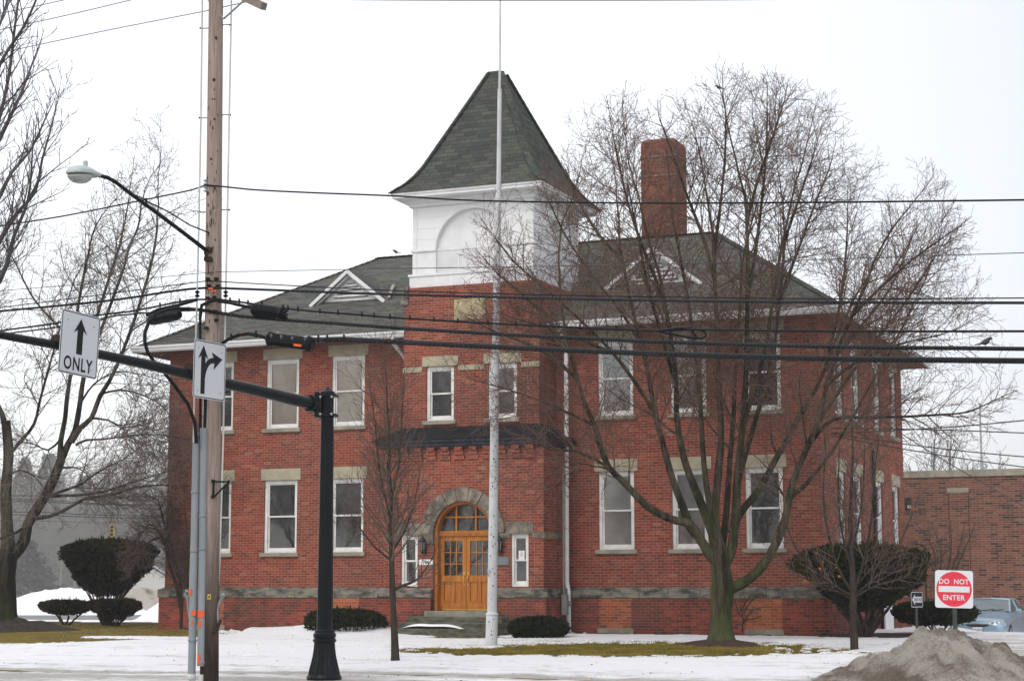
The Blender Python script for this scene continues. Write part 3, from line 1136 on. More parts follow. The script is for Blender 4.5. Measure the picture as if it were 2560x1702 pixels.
# ---- chimney
mb = MB()
c0, c1, cy0, cy1 = -6.86, -5.72, 6.0, 7.1
mb.box(c0, c1, cy0, cy1, 11.6, 15.24, skip='bt')
prev = None
for k in range(7):
    a_ = k / 6 * math.pi / 2
    i_ = .13 * (1 - math.cos(a_))
    z = 15.24 + .24 * math.sin(a_)
    ring = [(c0 + i_, cy0 + i_, z), (c1 - i_, cy0 + i_, z), (c1 - i_, cy1 - i_, z), (c0 + i_, cy1 - i_, z)]
    if prev:
        for q in range(4):
            mb.face([prev[q], prev[(q + 1) % 4], ring[(q + 1) % 4], ring[q]])
    prev = ring
mb.face(prev)
chim = mb.build('chimney', M['brick_chimney'], roof)
mb = MB()
for z in (14.28, 14.9):
    mb = MB()
    mb.box(c0 - .02, c1 + .02, cy0 - .02, cy1 + .02, z, z + .025)
    mb.build('lead_course', M['sill_stone'], chim)

# ---- brick tower
TU0, TU1, TV = -11.48, -7.40, -1.30
tw = lambda a, d, z: (a, TV + d, z)
twr = lambda a, d, z: (TU1 - d, a, z)
TW = [(-10.77, -9.93), (-8.90, -8.05)]
T2 = (6.18, 7.70)
mb = MB()
wall_grid(mb, tw, TU0, TU1, 5.2, 9.95, [(a, b, *T2) for a, b in TW], .1)
wall_grid(mb, twr, TV, 3.2, 5.2, 9.95, [], .1)
wall_grid(mb, lambda a, d, z: (TU0 + d, a, z), TV, 3.2, 5.2, 9.95, [], .1)
mb.face([(TU0, TV, 9.95), (TU1, TV, 9.95), (TU1, 3.2, 9.95), (TU0, 3.2, 9.95)])
tower = mb.build('tower_wall', M['brick'], ROOT)
for a, b in TW:
    window(tw, a, b, *T2, 'screen_grey', 'screen_grey', lintel=.28, ext=.13)
for a, b in ((TU0 - .01, -10.9), (-9.80, -9.03), (-7.92, TU1 + .01)):
    mb = MB(lambda p: tw(*p))
    mb.box(a, b, -.02, .05, 7.56, 7.70)
    mb.build('string_course', M['lintel_stone'], tower)
for s, x in ((-1, TU0), (1, TU1)):
    mb = MB()
    xs = [x + s * .10, x - s * .14]
    x0, x1 = min(xs), max(xs)
    mb.prism([(x0, 9.48), (x1, 9.48), (x1, 9.56 if s > 0 else 10.02), (x0, 10.02 if s > 0 else 9.56)], TV - .06, TV + .5)
    mb.build('stone_shoulder', M['band_stone'], tower)
mb = MB(lambda p: tw(*p))
mb.cbox(-9.93, -8.98, -.03, .05, 8.96, 9.54, .02)
mb.build('date_stone', M['date_stone'], tower)

# ---- belfry
BU0, BU1, BV0, BV1 = -11.28, -7.62, -1.15, 2.35
bcx, bcy = (BU0 + BU1) / 2, (BV0 + BV1) / 2
BZ0, BZ1 = 9.95, 12.48


def arch_wall(mb, xf, a0, a1, z0, z1, ca, r, zs, zbot, reveal, n=24):
    """wall with a round-headed opening from zbot, springing at zs"""
    old = mb.xf
    mb.xf = lambda p: xf(*p)
    mb.face([(a0, 0, z0), (ca - r, 0, z0), (ca - r, 0, z1), (a0, 0, z1)])
    mb.face([(ca + r, 0, z0), (a1, 0, z0), (a1, 0, z1), (ca + r, 0, z1)])
    if zbot > z0 + 1e-4: mb.face([(ca - r, 0, z0), (ca + r, 0, z0), (ca + r, 0, zbot), (ca - r, 0, zbot)])
    pts = [(ca - r * math.cos(math.pi * i / n), zs + r * math.sin(math.pi * i / n)) for i in range(n + 1)]
    for p, q in zip(pts[:-1], pts[1:]):
        mb.face([(p[0], 0, p[1]), (q[0], 0, q[1]), (q[0], 0, z1), (p[0], 0, z1)])
        mb.face([(p[0], reveal, p[1]), (q[0], reveal, q[1]), (q[0], 0, q[1]), (p[0], 0, p[1])])
    for s in (-1, 1):
        q = [(ca + s * r, 0, zbot), (ca + s * r, reveal, zbot), (ca + s * r, reveal, zs), (ca + s * r, 0, zs)]
        mb.face(q if s < 0 else q[::-1])
    mb.face([(ca - r, 0, zbot), (ca + r, 0, zbot), (ca + r, reveal, zbot), (ca - r, reveal, zbot)])
    mb.xf = old


bf = lambda a, d, z: (a, BV0 + d, z)
br = lambda a, d, z: (BU1 - d, a, z)
bl = lambda a, d, z: (BU0 + d, a, z)
bb = lambda a, d, z: (a, BV1 - d, z)
ARC = 11.02
mb = MB()
arch_wall(mb, bf, BU0, BU1, BZ0, BZ1, bcx, 1.12, ARC, 10.36, .13)
for xf in (br, bl):
    arch_wall(mb, xf, BV0, BV1, BZ0, BZ1, bcy - .1, .62, 11.3, 10.36, .13)
wall_grid(mb, bb, BU0, BU1, BZ0, BZ1, [], .1)
belfry = mb.build('belfry', M['white_paint'], ROOT)
mb = MB()
for xf, a0, a1, c, r, zs in ((bf, BU0, BU1, bcx, 1.12, ARC), (br, BV0, BV1, bcy - .1, .62, 11.3), (bl, BV0, BV1, bcy - .1, .62, 11.3)):
    mb.xf = lambda p: xf(*p)
    # flared skirt, ledges, corner boards
    mb.box(a0 - .07, a1 + .07, -.075, .02, BZ0 - .02, 10.28)
    mb.box(a0 - .10, a1 + .10, -.11, .02, 10.28, 10.34)
    mb.box(a0 - .06, c - r, -.05, .02, ARC - .03, ARC + .03)
    mb.box(c + r, a1 + .06, -.05, .02, ARC - .03, ARC + .03)
    for s in (a0, a1 - .12):
        mb.box(s, s + .12, -.018, .01, 10.34, ARC - .03)
        mb.box(s, s + .12, -.018, .01, ARC + .03, BZ1)
    # beadboard below the ledge and clapboard lines above
    for q0, q1 in ((a0 + .14, c - r - .06), (c + r + .06, a1 - .14)):
        k = q0
        while k < q1:
            mb.box(k, k + .07, -.006, .004, 10.36, ARC - .04)
            k += .095
    zl = ARC + .32
    while zl < BZ1 - .1:
        dx = math.sqrt(max(r * r - (zl - zs) ** 2, 0)) + .1 if zl - zs < r else 0
        if dx > 0:
            mb.box(a0 + .14, c - dx, -.008, .004, zl, zl + .018)
            mb.box(c + dx, a1 - .14, -.008, .004, zl, zl + .018)
        else:
            mb.box(a0 + .14, a1 - .14, -.008, .004, zl, zl + .018)
        zl += .31
    # arch moulding
    n = 28
    for i in range(n):
        t0, t1 = math.pi * i / n, math.pi * (i + 1) / n
        ri, ro = r, r + .07
        q = [(c - ri * math.cos(t0), zs + ri * math.sin(t0)), (c - ri * math.cos(t1), zs + ri * math.sin(t1)), (c - ro * math.cos(t1), zs + ro * math.sin(t1)), (c - ro * math.cos(t0), zs + ro * math.sin(t0))]
        mb.face([(x, -.03, z) for x, z in q][::-1])
        mb.face([(q[3][0], -.03, q[3][1]), (q[2][0], -.03, q[2][1]), (q[2][0], .0, q[2][1]), (q[3][0], .0, q[3][1])])
        mb.face([(q[0][0], -.03, q[0][1]), (q[1][0], -.03, q[1][1]), (q[1][0], .0, q[1][1]), (q[0][0], .0, q[0][1])][::-1])
    mb.xf = None
mb.build('belfry_trim', M['white_trim'], belfry)
for xf, c, r, zs in ((bf, bcx, 1.12, ARC), (br, bcy - .1, .62, 11.3), (bl, bcy - .1, .62, 11.3)):
    mb = MB(lambda p: xf(*p))
    mb.face([(c - r, .12, 10.36), (c + r, .12, 10.36), (c + r, .12, zs + r), (c - r, .12, zs + r)])
    k = 10.38
    while k < ARC - .02:
        mb.face([(c - r, .075, k), (c + r, .075, k), (c + r, .088, k + .05), (c - r, .088, k + .05)])
        k += .05
    mb.box(c - r, c + r, .065, .09, ARC - .02, ARC + .02)
    for s in (-.4, .4):
        mb.box(c + s * r - .02, c + s * r + .02, .066, .09, 10.36, ARC - .031)
    mb.build('louvre', M['white_trim'], belfry)
# eaves and spire
hw = 2.26
mb = MB()
mb.box(bcx - hw, bcx + hw, bcy - hw, bcy + hw, BZ1, BZ1 + .10)
mb.box(bcx - hw - .03, bcx + hw + .03, bcy - hw - .03, bcy + hw + .03, BZ1 + .085, BZ1 + .145)
for i, (w, z0, z1) in enumerate(((.10, 12.28, 12.38), (.16, 12.38, BZ1 + .001))):
    mb.box(BU0 - w, BU1 + w, BV0 - w, BV1 + w, z0, z1)
mb.build('belfry_eave', M['white_trim'], belfry)
prof = [(hw + .06, BZ1 + .146), (2.00, 12.92), (1.80, 13.17), (1.60, 13.5), (1.29, 14.15), (.98, 14.8), (.66, 15.47), (.215, 16.42), (.17, 16.5)]
mb = MB()
slen = 0
for (w0, q0), (w1, q1) in zip(prof[:-1], prof[1:]):
    dl = math.hypot(w0 - w1, q1 - q0)
    for k in range(4):
        a0, a1 = math.pi * .25 + k * math.pi / 2, math.pi * .75 + k * math.pi / 2
        s2 = math.sqrt(2)
        pt = lambda w, a, z: (bcx + w * s2 * math.cos(a), bcy + w * s2 * math.sin(a), z)
        mb.face([pt(w0, a0, q0), pt(w0, a1, q0), pt(w1, a1, q1), pt(w1, a0, q1)], uv=[(-w0, slen), (w0, slen), (w1, slen + dl), (-w1, slen + dl)])
    slen += dl
mb.face([(bcx - .17, bcy - .17, 16.5), (bcx + .17, bcy - .17, 16.5), (bcx + .17, bcy + .17, 16.5), (bcx - .17, bcy + .17, 16.5)])
spire = mb.build('spire_roof', M['shingle_spire'], belfry)
for k in range(4):
    mb = MB()
    a0 = math.pi * .25 + k * math.pi / 2
    for (w0, q0), (w1, q1) in zip(prof[:-1], prof[1:]):
        p, q = Vector((bcx + w0 * math.sqrt(2) * math.cos(a0), bcy + w0 * math.sqrt(2) * math.sin(a0), q0)), Vector((bcx + w1 * math.sqrt(2) * math.cos(a0), bcy + w1 * math.sqrt(2) * math.sin(a0), q1))
        if q0 > 16.3: continue
        n = max(1, int((q - p).length / .2))
        for i in range(n):
            mb.beam(p.lerp(q, i / n) + Vector((0, 0, .010)), p.lerp(q, (i + 1.1) / n) + Vector((0, 0, .022)), .2, .04)
    mb.build('hip_cap', M['shingle_spire'], spire)

# ---- entrance porch
PU0, PU1, PV = -11.72, -7.03, -1.90
pf = lambda a, d, z: (a, PV + d, z)
pr = lambda a, d, z: (PU1 - d, a, z)
pl = lambda a, d, z: (PU0 + d, a, z)
PW = [(-11.22, -10.72), (-7.97, -7.47)]
DU0, DU1, DC, DR, DS = -10.24, -8.52, -9.38, .86, 3.06
mb = MB()
wall_grid(mb, pf, PU0, DU0, Zb, 4.6, [(*PW[0], 1.63, 3.02)], .1)
wall_grid(mb, pf, DU1, PU1, Zb, 4.6, [(*PW[1], 1.63, 3.02)], .1)
arch_wall(mb, pf, DU0, DU1, .98, 4.6, DC, DR, DS, .98, .38)
wall_grid(mb, pf, PU0, PU1, 4.6, 5.44, [], .1)
wall_grid(mb, pr, PV, 0, Zb, 5.44, [], .1)
wall_grid(mb, pl, PV, 0, Zb, 5.44, [], .1)
porch = mb.build('porch_wall', M['brick'], ROOT)
mb = MB()
for a, b in ((PU0 - e, DU0 - .02), (DU1 + .02, PU1 + e)):
    mb.box(a, b, PV - e, PV + .02, 0, Zb, skip='b')
mb.box(DU0 - .02, DU1 + .02, PV - .02, PV + .2, 0, .9)
for x0, x1 in ((PU0 - e, PU0), (PU1, PU1 + e)):
    mb.box(x0, x1, PV - e + .001, -e, 0, Zb - .001, skip='b')
mb.build('porch_base_wall', M['brick_base'], porch)
for a, b, x0, x1 in ((PU0 - e2, DU0 - .012, PU0 - e2, PU0), (DU1 + .012, PU1 + e2, PU1, PU1 + e2)):
    mb = MB()
    mb.cbox(a, b, PV - e2, PV + .02, Zb, 1.585, .03)
    mb.box(x0 + .001, x1 - .001, PV - e2 + .03, -e2, Zb + .002, 1.58)
    mb.build('stone_band', M['band_stone'], porch)
# string course at the springing
for a, b in ((PU0 - .03, PW[0][0] - .12), (PW[0][1] + .02, DC - 1.20), (DC + 1.20, PW[1][0] - .02), (PW[1][1] + .12, PU1 + .03)):
    mb = MB(lambda p: pf(*p))
    mb.cbox(a, b, -.035, .03, 2.90, 3.06, .012)
    if b > PU1:
        mb.xf = None
        mb.box(PU1 + .001, PU1 + .035, PV + .029, -.02, 2.90, 3.06)
    mb.build('string_course', M['arch_stone'], porch)
for a, b in PW:
    window(pf, a, b, 1.63, 3.02, 'screen_dark', 'screen_grey', sill=False, lintel=.33, lm='arch_stone', ext=.14, fw=.07)
# voussoirs
n = 9
for i in range(n):
    t0, t1 = math.pi * i / n + .008, math.pi * (i + 1) / n - .008
    ri, ro = DR, 1.23
    mb = MB(lambda p: pf(*p))
    q = []
    S = 5
    poly = [(DC - ri * math.cos(t0 + (t1 - t0) * k / S), DS + ri * math.sin(t0 + (t1 - t0) * k / S)) for k in range(S + 1)] + \
           [(DC - ro * math.cos(t1 - (t1 - t0) * k / S), DS + ro * math.sin(t1 - (t1 - t0) * k / S)) for k in range(S + 1)]
    mb.prism(poly[::-1], -.045 - .012 * (i % 3), .1)
    mb.build('voussoir', M['arch_stone'], porch)
for a0, a1 in ((DC - 1.22, DC - DR), (DC + DR, DC + 1.22)):
    mb = MB(lambda p: pf(*p))
    mb.cbox(a0, a1, -.045, .1, 2.78, DS - .006, .015)
    mb.build('arch_springer', M['arch_stone'], porch)
# corbelled dentils and canopy
k = PU0 + .02
while k < PU1 - .2:
    mb = MB(lambda p: pf(*p))
    for i in range(3):
        mb.box(k + .02 * i, k + .30 - .02 * i, -.05 - .035 * (2 - i) * 0 - .03 * i, .01, 5.05 + .12 * i, 5.05 + .12 * (i + 1) - .012)
    k += .415
    mb.build('dentil', M['brick'], porch)
mb = MB()
o = .16
mb.box(PU0 - o, PU1 + o, PV - o, 0 - .01, 5.42, 5.52)
mb.box(PU0 - o - .06, PU1 + o + .06, PV - o - .06, -.012, 5.52, 5.60)
mb.box(PU0 - o + .06, PU1 + o - .06, PV - o + .06, -.012, 5.36, 5.42)
canopy = mb.build('canopy', M['black_trim'], porch)
mb = MB()
o2 = o + .10
f0, f1, f2, f3 = (PU0 - o2, PV - o2, 5.605), (PU1 + o2, PV - o2, 5.605), (TU1 + .02, TV - .01, 6.0), (TU0 - .02, TV - .01, 6.0)
mb.face([f0, f1, f2, f3])
mb.face([f1, (PU1 + o2, -.01, 5.605), (TU1 + .02, -.01, 6.0), f2])
mb.face([(PU0 - o2, -.01, 5.605), f0, f3, (TU0 - .02, -.01, 6.0)])
mb.build('canopy_roof', M['shingle_black'], canopy)

# ---- door, transom
dd0 = .30
mb = MB(lambda p: pf(*p))
mb.box(DU0, DU0 + .09, .06, .36, .99, DS)
mb.box(DU1 - .09, DU1, .06, .36, .99, DS)
mb.box(DU0 + .09, DU1 - .09, .2, .34, DS - .07, DS + .02)
n = 20
for i in range(n):
    t0, t1 = math.pi * i / n, math.pi * (i + 1) / n
    ri, ro = DR - .075, DR - .001
    P4 = [(DC - r_ * math.cos(t), DS + r_ * math.sin(t)) for r_, t in ((ri, t0), (ro, t0), (ro, t1), (ri, t1))]
    mb.face([(x, .06, z) for x, z in P4][::-1])
    mb.face([(P4[0][0], .06, P4[0][1]), (P4[0][0], .3, P4[0][1]), (P4[3][0], .3, P4[3][1]), (P4[3][0], .06, P4[3][1])])
frame = mb.build('door_frame', M['door_trim'], porch)
mb = MB(lambda p: pf(*p))
ri = DR - .075
mb.box(DC - ri, DC + ri, .22, .29, DS + .02, DS + .07)
for x in (-.29, .29):
    mb.box(DC + x - .022, DC + x + .022, .22, .27, DS + .07, DS + math.sqrt(ri * ri - x * x))
mb.box(DC - .74, DC + .74, .225, .265, DS + .42, DS + .46)
mb.build('fanlight_bar', M['door_wood'], frame)
mb = MB(lambda p: pf(*p))
mb.face([(DC - ri * math.cos(math.pi * i / n), .285, DS + ri * math.sin(math.pi * i / n)) for i in range(n + 1)][::-1])
mb.build('fanlight_pane', M['pane_glass'], frame)
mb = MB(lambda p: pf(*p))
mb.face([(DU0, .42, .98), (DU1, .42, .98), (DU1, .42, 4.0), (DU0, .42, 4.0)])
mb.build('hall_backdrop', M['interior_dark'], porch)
for k, (a0, a1) in enumerate(((DU0 + .095, DC - .006), (DC + .006, DU1 - .095))):
    mb = MB(lambda p: pf(*p))
    st_, z0, z1 = .105, 1.0, DS - .075
    g0, g1 = 1.93, 2.86
    mb.box(a0, a0 + st_, dd0 - .05, dd0, z0, z1)
    mb.box(a1 - st_, a1, dd0 - .05, dd0, z0, z1)
    mb.box(a0 + st_, a1 - st_, dd0 - .05, dd0, g1, z1)
    mb.box(a0 + st_, a1 - st_, dd0 - .05, dd0, 1.76, g0)
    mb.box(a0 + st_, a1 - st_, dd0 - .05, dd0, z0, 1.20)
    am = (a0 + a1) / 2
    mb.box(am - .045, am + .045, dd0 - .05, dd0, 1.20, 1.76)
    for p0, p1 in ((a0 + st_, am - .045), (am + .045, a1 - st_)):
        mb.box(p0, p1, dd0 - .012, dd0 - .003, 1.20, 1.76)
        mb.box(p0 + .035, p1 - .035, dd0 - .026, dd0 - .0121, 1.235, 1.725)
    gw = (a1 - a0 - 2 * st_) / 3
    for i in (1, 2):
        mb.box(a0 + st_ + gw * i - .012, a0 + st_ + gw * i + .012, dd0 - .045, dd0 - .01, g0, g1)
        mb.box(a0 + st_, a1 - st_, dd0 - .043, dd0 - .012, g0 + (g1 - g0) * i / 3 - .012, g0 + (g1 - g0) * i / 3 + .012)
    leaf = mb.build('door', M['door_wood'], porch)
    mb = MB(lambda p: pf(*p))
    mb.face([(a0 + st_, dd0 - .02, g0), (a1 - st_, dd0 - .02, g0), (a1 - st_, dd0 - .02, g1), (a0 + st_, dd0 - .02, g1)])
    mb.build('pane', M['pane_glass'], leaf)
    hx = a1 - .05 if k == 0 else a0 + .05
    mb = MB(lambda p: pf(*p))
    mb.tube([(hx, dd0 - .055, 1.70), (hx, dd0 - .11, 1.72), (hx, dd0 - .115, 1.82), (hx, dd0 - .10, 1.92), (hx, dd0 - .055, 1.95)], .013, 6)
    mb.box(hx - .026, hx + .026, dd0 - .06, dd0 - .05, 1.90, 2.02)
    mb.box(hx - .02, hx + .02, dd0 - .06, dd0 - .05, 1.66, 1.73)
    mb.build('handle', M['brass'], leaf)
    mb = MB(lambda p: pf(*p))
    mb.box(a0 + .004, a1 - .004, dd0 - .056, dd0 - .048, 1.0, 1.03)
    mb.build('kick_strip', M['brass'], leaf)

# ---- steps
for z0, z1, u0, u1, v0, ms in ((.84, .99, -10.36, -8.38, -2.24, 'step_slab'), (.69, .84, -10.72, -7.98, -2.50, 'step_stone'), (.535, .69, -10.78, -7.96, -2.86, 'step_stone'), (.38, .535, -10.86, -7.88, -3.22, 'step_stone')):
    mb = MB()
    mb.cbox(u0, u1, v0, PV - e + .02, z0 - .15, z1, .018)
    mb.build('stone_step', M[ms], ROOT)
mb = MB()
for r in range(6):
    pass
sv, sf = [], []
N1, N2 = 26, 8
for j in range(N2 + 1):
    for i in range(N1 + 1):
        a, b = i / N1, j / N2
        h = .15 * (math.sin(math.pi * a) ** .6) * (math.sin(math.pi * min(1, b * .9 + .1)) ** .5) * (1 + .15 * math.sin(a * 9))
        sv.append((-10.62 + 1.75 * a, -3.16 + .34 * b, .535 + h - .012))
for j in range(N2):
    for i in range(N1):
        q = j * (N1 + 1) + i
        sf.append((q, q + 1, q + N1 + 2, q + N1 + 1))
so = mesh_np('step_snow', np.array(sv), np.array(sf), M['snow_plain'], smooth=True)
so.matrix_world = Matrix.Translation(BC) @ Matrix.Rotation(-YAW, 4, 'Z')
tag(so, 'smooth white snow lump lying on the stone entrance steps', 'snow lump')

# ---- downspouts, conduit
mb = MB()
mb.tube([(-12.05, -.86, 8.68), (-12.05, -.84, 8.5), (-11.98, -.35, 8.22), (-11.95, -.10, 8.02), (-11.95, -.09, 5.62)], .058, 8)
mb.build('downspout', M['downspout_paint'], ROOT)
mb = MB()
mb.tube([(-6.95, -.86, 8.68), (-6.95, -.84, 8.5), (-6.95, -.60, 8.3), (-6.95, -.40, 8.1), (-6.95, -.40, 1.75), (-6.88, -.48, 1.5), (-6.86, -.50, .42)], .062, 8)
for z in (2.35, 4.6, 6.6): mb.lathe((-6.95, -.40, z), [(.062, -.03), (.072, -.02), (.072, .02), (.062, .03)], 8)
mb.build('downspout', M['downspout_paint'], ROOT)
mb = MB()
mb.tube([(.08, 6.4, 5.6), (.08, 6.4, 1.7), (.22, 6.4, 1.5), (.22, 6.4, .3)], .05, 8)
mb.build('downspout', M['cable_black'], ROOT)
mb = MB()
mb.box(0.0, .16, 7.2, 8.4, -.2, 1.22)
mb.build('bulkhead_door', M['white_trim'], ROOT)

# things fixed to the front
bxf = Matrix.Translation(BC) @ Matrix.Rotation(-YAW, 4, 'Z')


def on_school(name, u, v, z):
    return empty(name, bxf @ Vector((u, v, z)), -YAW)


mt = tag(empty('electric_meter', bxf @ Vector((PU1 + .155, -.98, 1.0)), -YAW + math.pi / 2), 'grey electric meter box with a tall conduit, beside the white downspout', 'meter')
mb = MB(); mb.cbox(-.09, .09, -.16, -.01, -.12, .42, .012); mb.build('meter_box', M['meter_grey'], mt)
mb = MB(); mb.tube([(0, -.05, .42), (0, -.05, 3.1), (-.02, -.05, 4.0)], .028, 8); mb.build('conduit', M['meter_grey'], mt)
mb = MB(); mb.tube([(0.09, -.10, .18), (.26, -.10, .18)], .075, 10); mb.build('meter_dial', M['conduit_grey'], mt)
mb = MB(); mb.tube([(-.03, -.07, -.12), (-.03, -.07, -.6)], .03, 6); mb.tube([(.04, -.07, -.12), (.04, -.07, -.6)], .02, 6); mb.build('lower_pipe', M['lantern_black'], mt)

for u, lab in ((-10.50, 'black coach lantern above the house number, left of the wooden doors'), (-8.25, 'black coach lantern above the bronze plaque, right of the wooden doors')):
    ln = tag(on_school('wall_lantern', u, PV, 2.72), lab, 'wall lantern', 'coach lanterns beside the entrance doors')
    mb = MB()
    mb.lathe((0, -.17, -.15), [(.045, 0), (.075, .01), (.10, .28), (.115, .285), (.115, .30), (.06, .37), (.03, .39), (.02, .44), (.006, .47)], 6)
    mb.lathe((0, -.17, -.22), [(.012, 0), (.03, .03), (.02, .07)], 6)
    mb.build('lantern_cage', M['lantern_black'], ln)
    mb = MB(); mb.lathe((0, -.17, -.12), [(.07, 0), (.09, .22)], 6, start=.52); mb.build('lantern_glass', M['lantern_glass'], ln)
    mb = MB(); mb.box(-.05, .05, -.03, 0, -.22, .02); mb.tube([(0, -.02, -.1), (.0, -.09, -.2), (0, -.17, -.2)], .015, 6); mb.tube([(0, -.02, -.04), (.0, -.08, -.06)], .012, 6); mb.build('bracket', M['lantern_black'], ln)


def text_polys(s, size, bold=0.0, spacing=1.0):
    """flat letter faces (x right, y up) of a text, centred; from Blender's own built-in font"""
    cu = bpy.data.curves.new('t', 'FONT')
    cu.body = s
    cu.size = size
    cu.offset = bold
    cu.space_character = spacing
    cu.align_x = 'CENTER'
    cu.align_y = 'CENTER'
    cu.resolution_u = 3
    ob = bpy.data.objects.new('t', cu)
    COL.objects.link(ob)
    dg = bpy.context.evaluated_depsgraph_get()
    me = bpy.data.meshes.new_from_object(ob.evaluated_get(dg))
    res = [[tuple(me.vertices[i].co)[:2] for i in p.vertices] for p in me.polygons]
    bpy.data.objects.remove(ob)
    bpy.data.curves.remove(cu)
    bpy.data.meshes.remove(me)
    return res


def add_text(mb, s, cx, cz, h, d, mi=0, bold=0.0, spacing=1.0, sx=1.0):
    polys = text_polys(s, 1.0, bold, spacing)
    xs = [p[0] for q in polys for p in q]; ys = [p[1] for q in polys for p in q]
    k = h / (max(ys) - min(ys))
    mx_, my_ = (max(xs) + min(xs)) / 2, (max(ys) + min(ys)) / 2
    for q in polys:
        mb.face([(cx + (x - mx_) * k * sx, d, cz + (y - my_) * k) for x, y in q], mi)


pn = tag(on_school('house_number_sign', -10.46, PV, 2.29), 'small white plate reading 784, between narrow window and wooden doors', 'number sign')
mb = MB()
w2, h2, cc = .21, .075, .03
mb.prism([(-w2 + cc, -h2), (w2 - cc, -h2), (w2, -h2 + cc), (w2, h2 - cc), (w2 - cc, h2), (-w2 + cc, h2), (-w2, h2 - cc), (-w2, -h2 + cc)], -.03, -.004)
mb.build('plate', M['number_plate'], pn)
mb = MB(); add_text(mb, '784', 0, 0, .10, -.034, 0, .02); mb.build('digits', M['number_black'], pn)
pq = tag(on_school('bronze_plaque', -8.20, PV, 2.31), 'small dark grey metal plaque on the brick below the right lantern', 'plaque')
mb = MB(); mb.cbox(-.18, .18, -.035, -.003, -.12, .12, .01); mb.build('plate', M['plaque_metal'], pq)
mb = MB()
rp = random.Random(4)
for i in range(6):
    w = rp.uniform(.09, .15)
    mb.box(-w, w, -.038, -.0345, .075 - i * .032, .075 - i * .032 + .008)
mb.build('raised_lines', M['plaque_text'], pq)
nt_ = tag(on_school('paper_notice', -7.70, PV, 2.45), 'white paper notice taped inside the narrow right entrance window', 'notice')
mb = MB(); mb.box(-.085, .085, .083, .086, -.13, .13); mb.build('sheet', M['paper'], nt_)
mb = MB(); mb.box(-.04, .04, .080, .0825, .09, .10); mb.lathe((0, 0, 0), [(.0, 0)], 3) if False else None
for k in range(16):
    a, b = 2 * math.pi * k / 16, 2 * math.pi * (k + 1) / 16
    mb.face([(r_ * math.cos(t), .081, .02 + r_ * math.sin(t)) for r_, t in ((.032, a), (.042, a), (.042, b), (.032, b))][::-1])
mb.beam((-.026, .081, .046), (.026, .081, -.006), .008, .002)
mb.build('print', M['print_red'], nt_)

# ================================================================ ANNEX
annex = tag(empty('brick_annex', bxf @ Vector((-3.0, 20.5, 0)), -YAW), 'low flat roofed brown brick annex behind the schoolhouse at the right', 'building')
mb = MB()
mb.box(0, 26, 0, 20, -.6, 5.62, skip='bt')
mb.face([(0, 0, 5.62), (26, 0, 5.62), (26, 20, 5.62), (0, 20, 5.62)])
mb.build('brick_wall', M['brick_annex'], annex)
mb = MB(); mb.cbox(-.06, 26.06, -.06, 20.06, 5.62, 5.87, .01); mb.build('coping', M['sill_stone'], annex)
mb = MB()
mb.box(2.95, 3.62, -.02, .01, -.6, 5.05)
for x in (2.92, 3.62): mb.box(x, x + .03, -.004, .01, -.6, 5.05, 1)
mb.build('pilaster', [M['brick_annex'], M['mulch']], annex)
mb = MB(); mb.cbox(2.90, 3.66, -.03, .02, 5.05, 5.22, .008); mb.build('stone_cap', M['sill_stone'], annex)
wl_ = tag(empty('wall_pack_light', bxf @ Vector((-1.52, 20.5, 4.68)), -YAW), 'black box wall light with a pale lens, high on the brown annex wall', 'wall light')
mb = MB(); mb.cbox(-.10, .10, -.20, -.005, -.05, .22, .015); mb.box(-.10, -.02, -.10, -.006, -.22, -.052); mb.build('housing', M['lantern_black'], wl_)
mb = MB(); mb.cbox(-.015, .11, -.19, -.006, -.18, -.055, .02); mb.build('lens', M['lantern_glass'], wl_)
hr = tag(empty('stair_handrail', bxf @ Vector((.75, 13.0, 0)), -YAW), 'black metal stair handrail in front of the annex wall', 'handrail')
mb = MB()
mb.tube([(-.75, 0, 3.02), (-.5, 0, 3.0), (-.38, 0, 2.86), (.55, -.2, 1.0), (.75, -.25, .3)], .03, 6)
mb.tube([(-.42, 0, 2.9), (-.40, 0, .1)], .025, 6)
mb.tube([(-.3, -.02, 2.5), (.45, -.2, .95)], .022, 6)
mb.tube([(.3, -.12, 1.5), (.3, -.12, .1)], .022, 6)
mb.build('rail', M['handrail_black'], hr)
tag(hr.children[0], None)

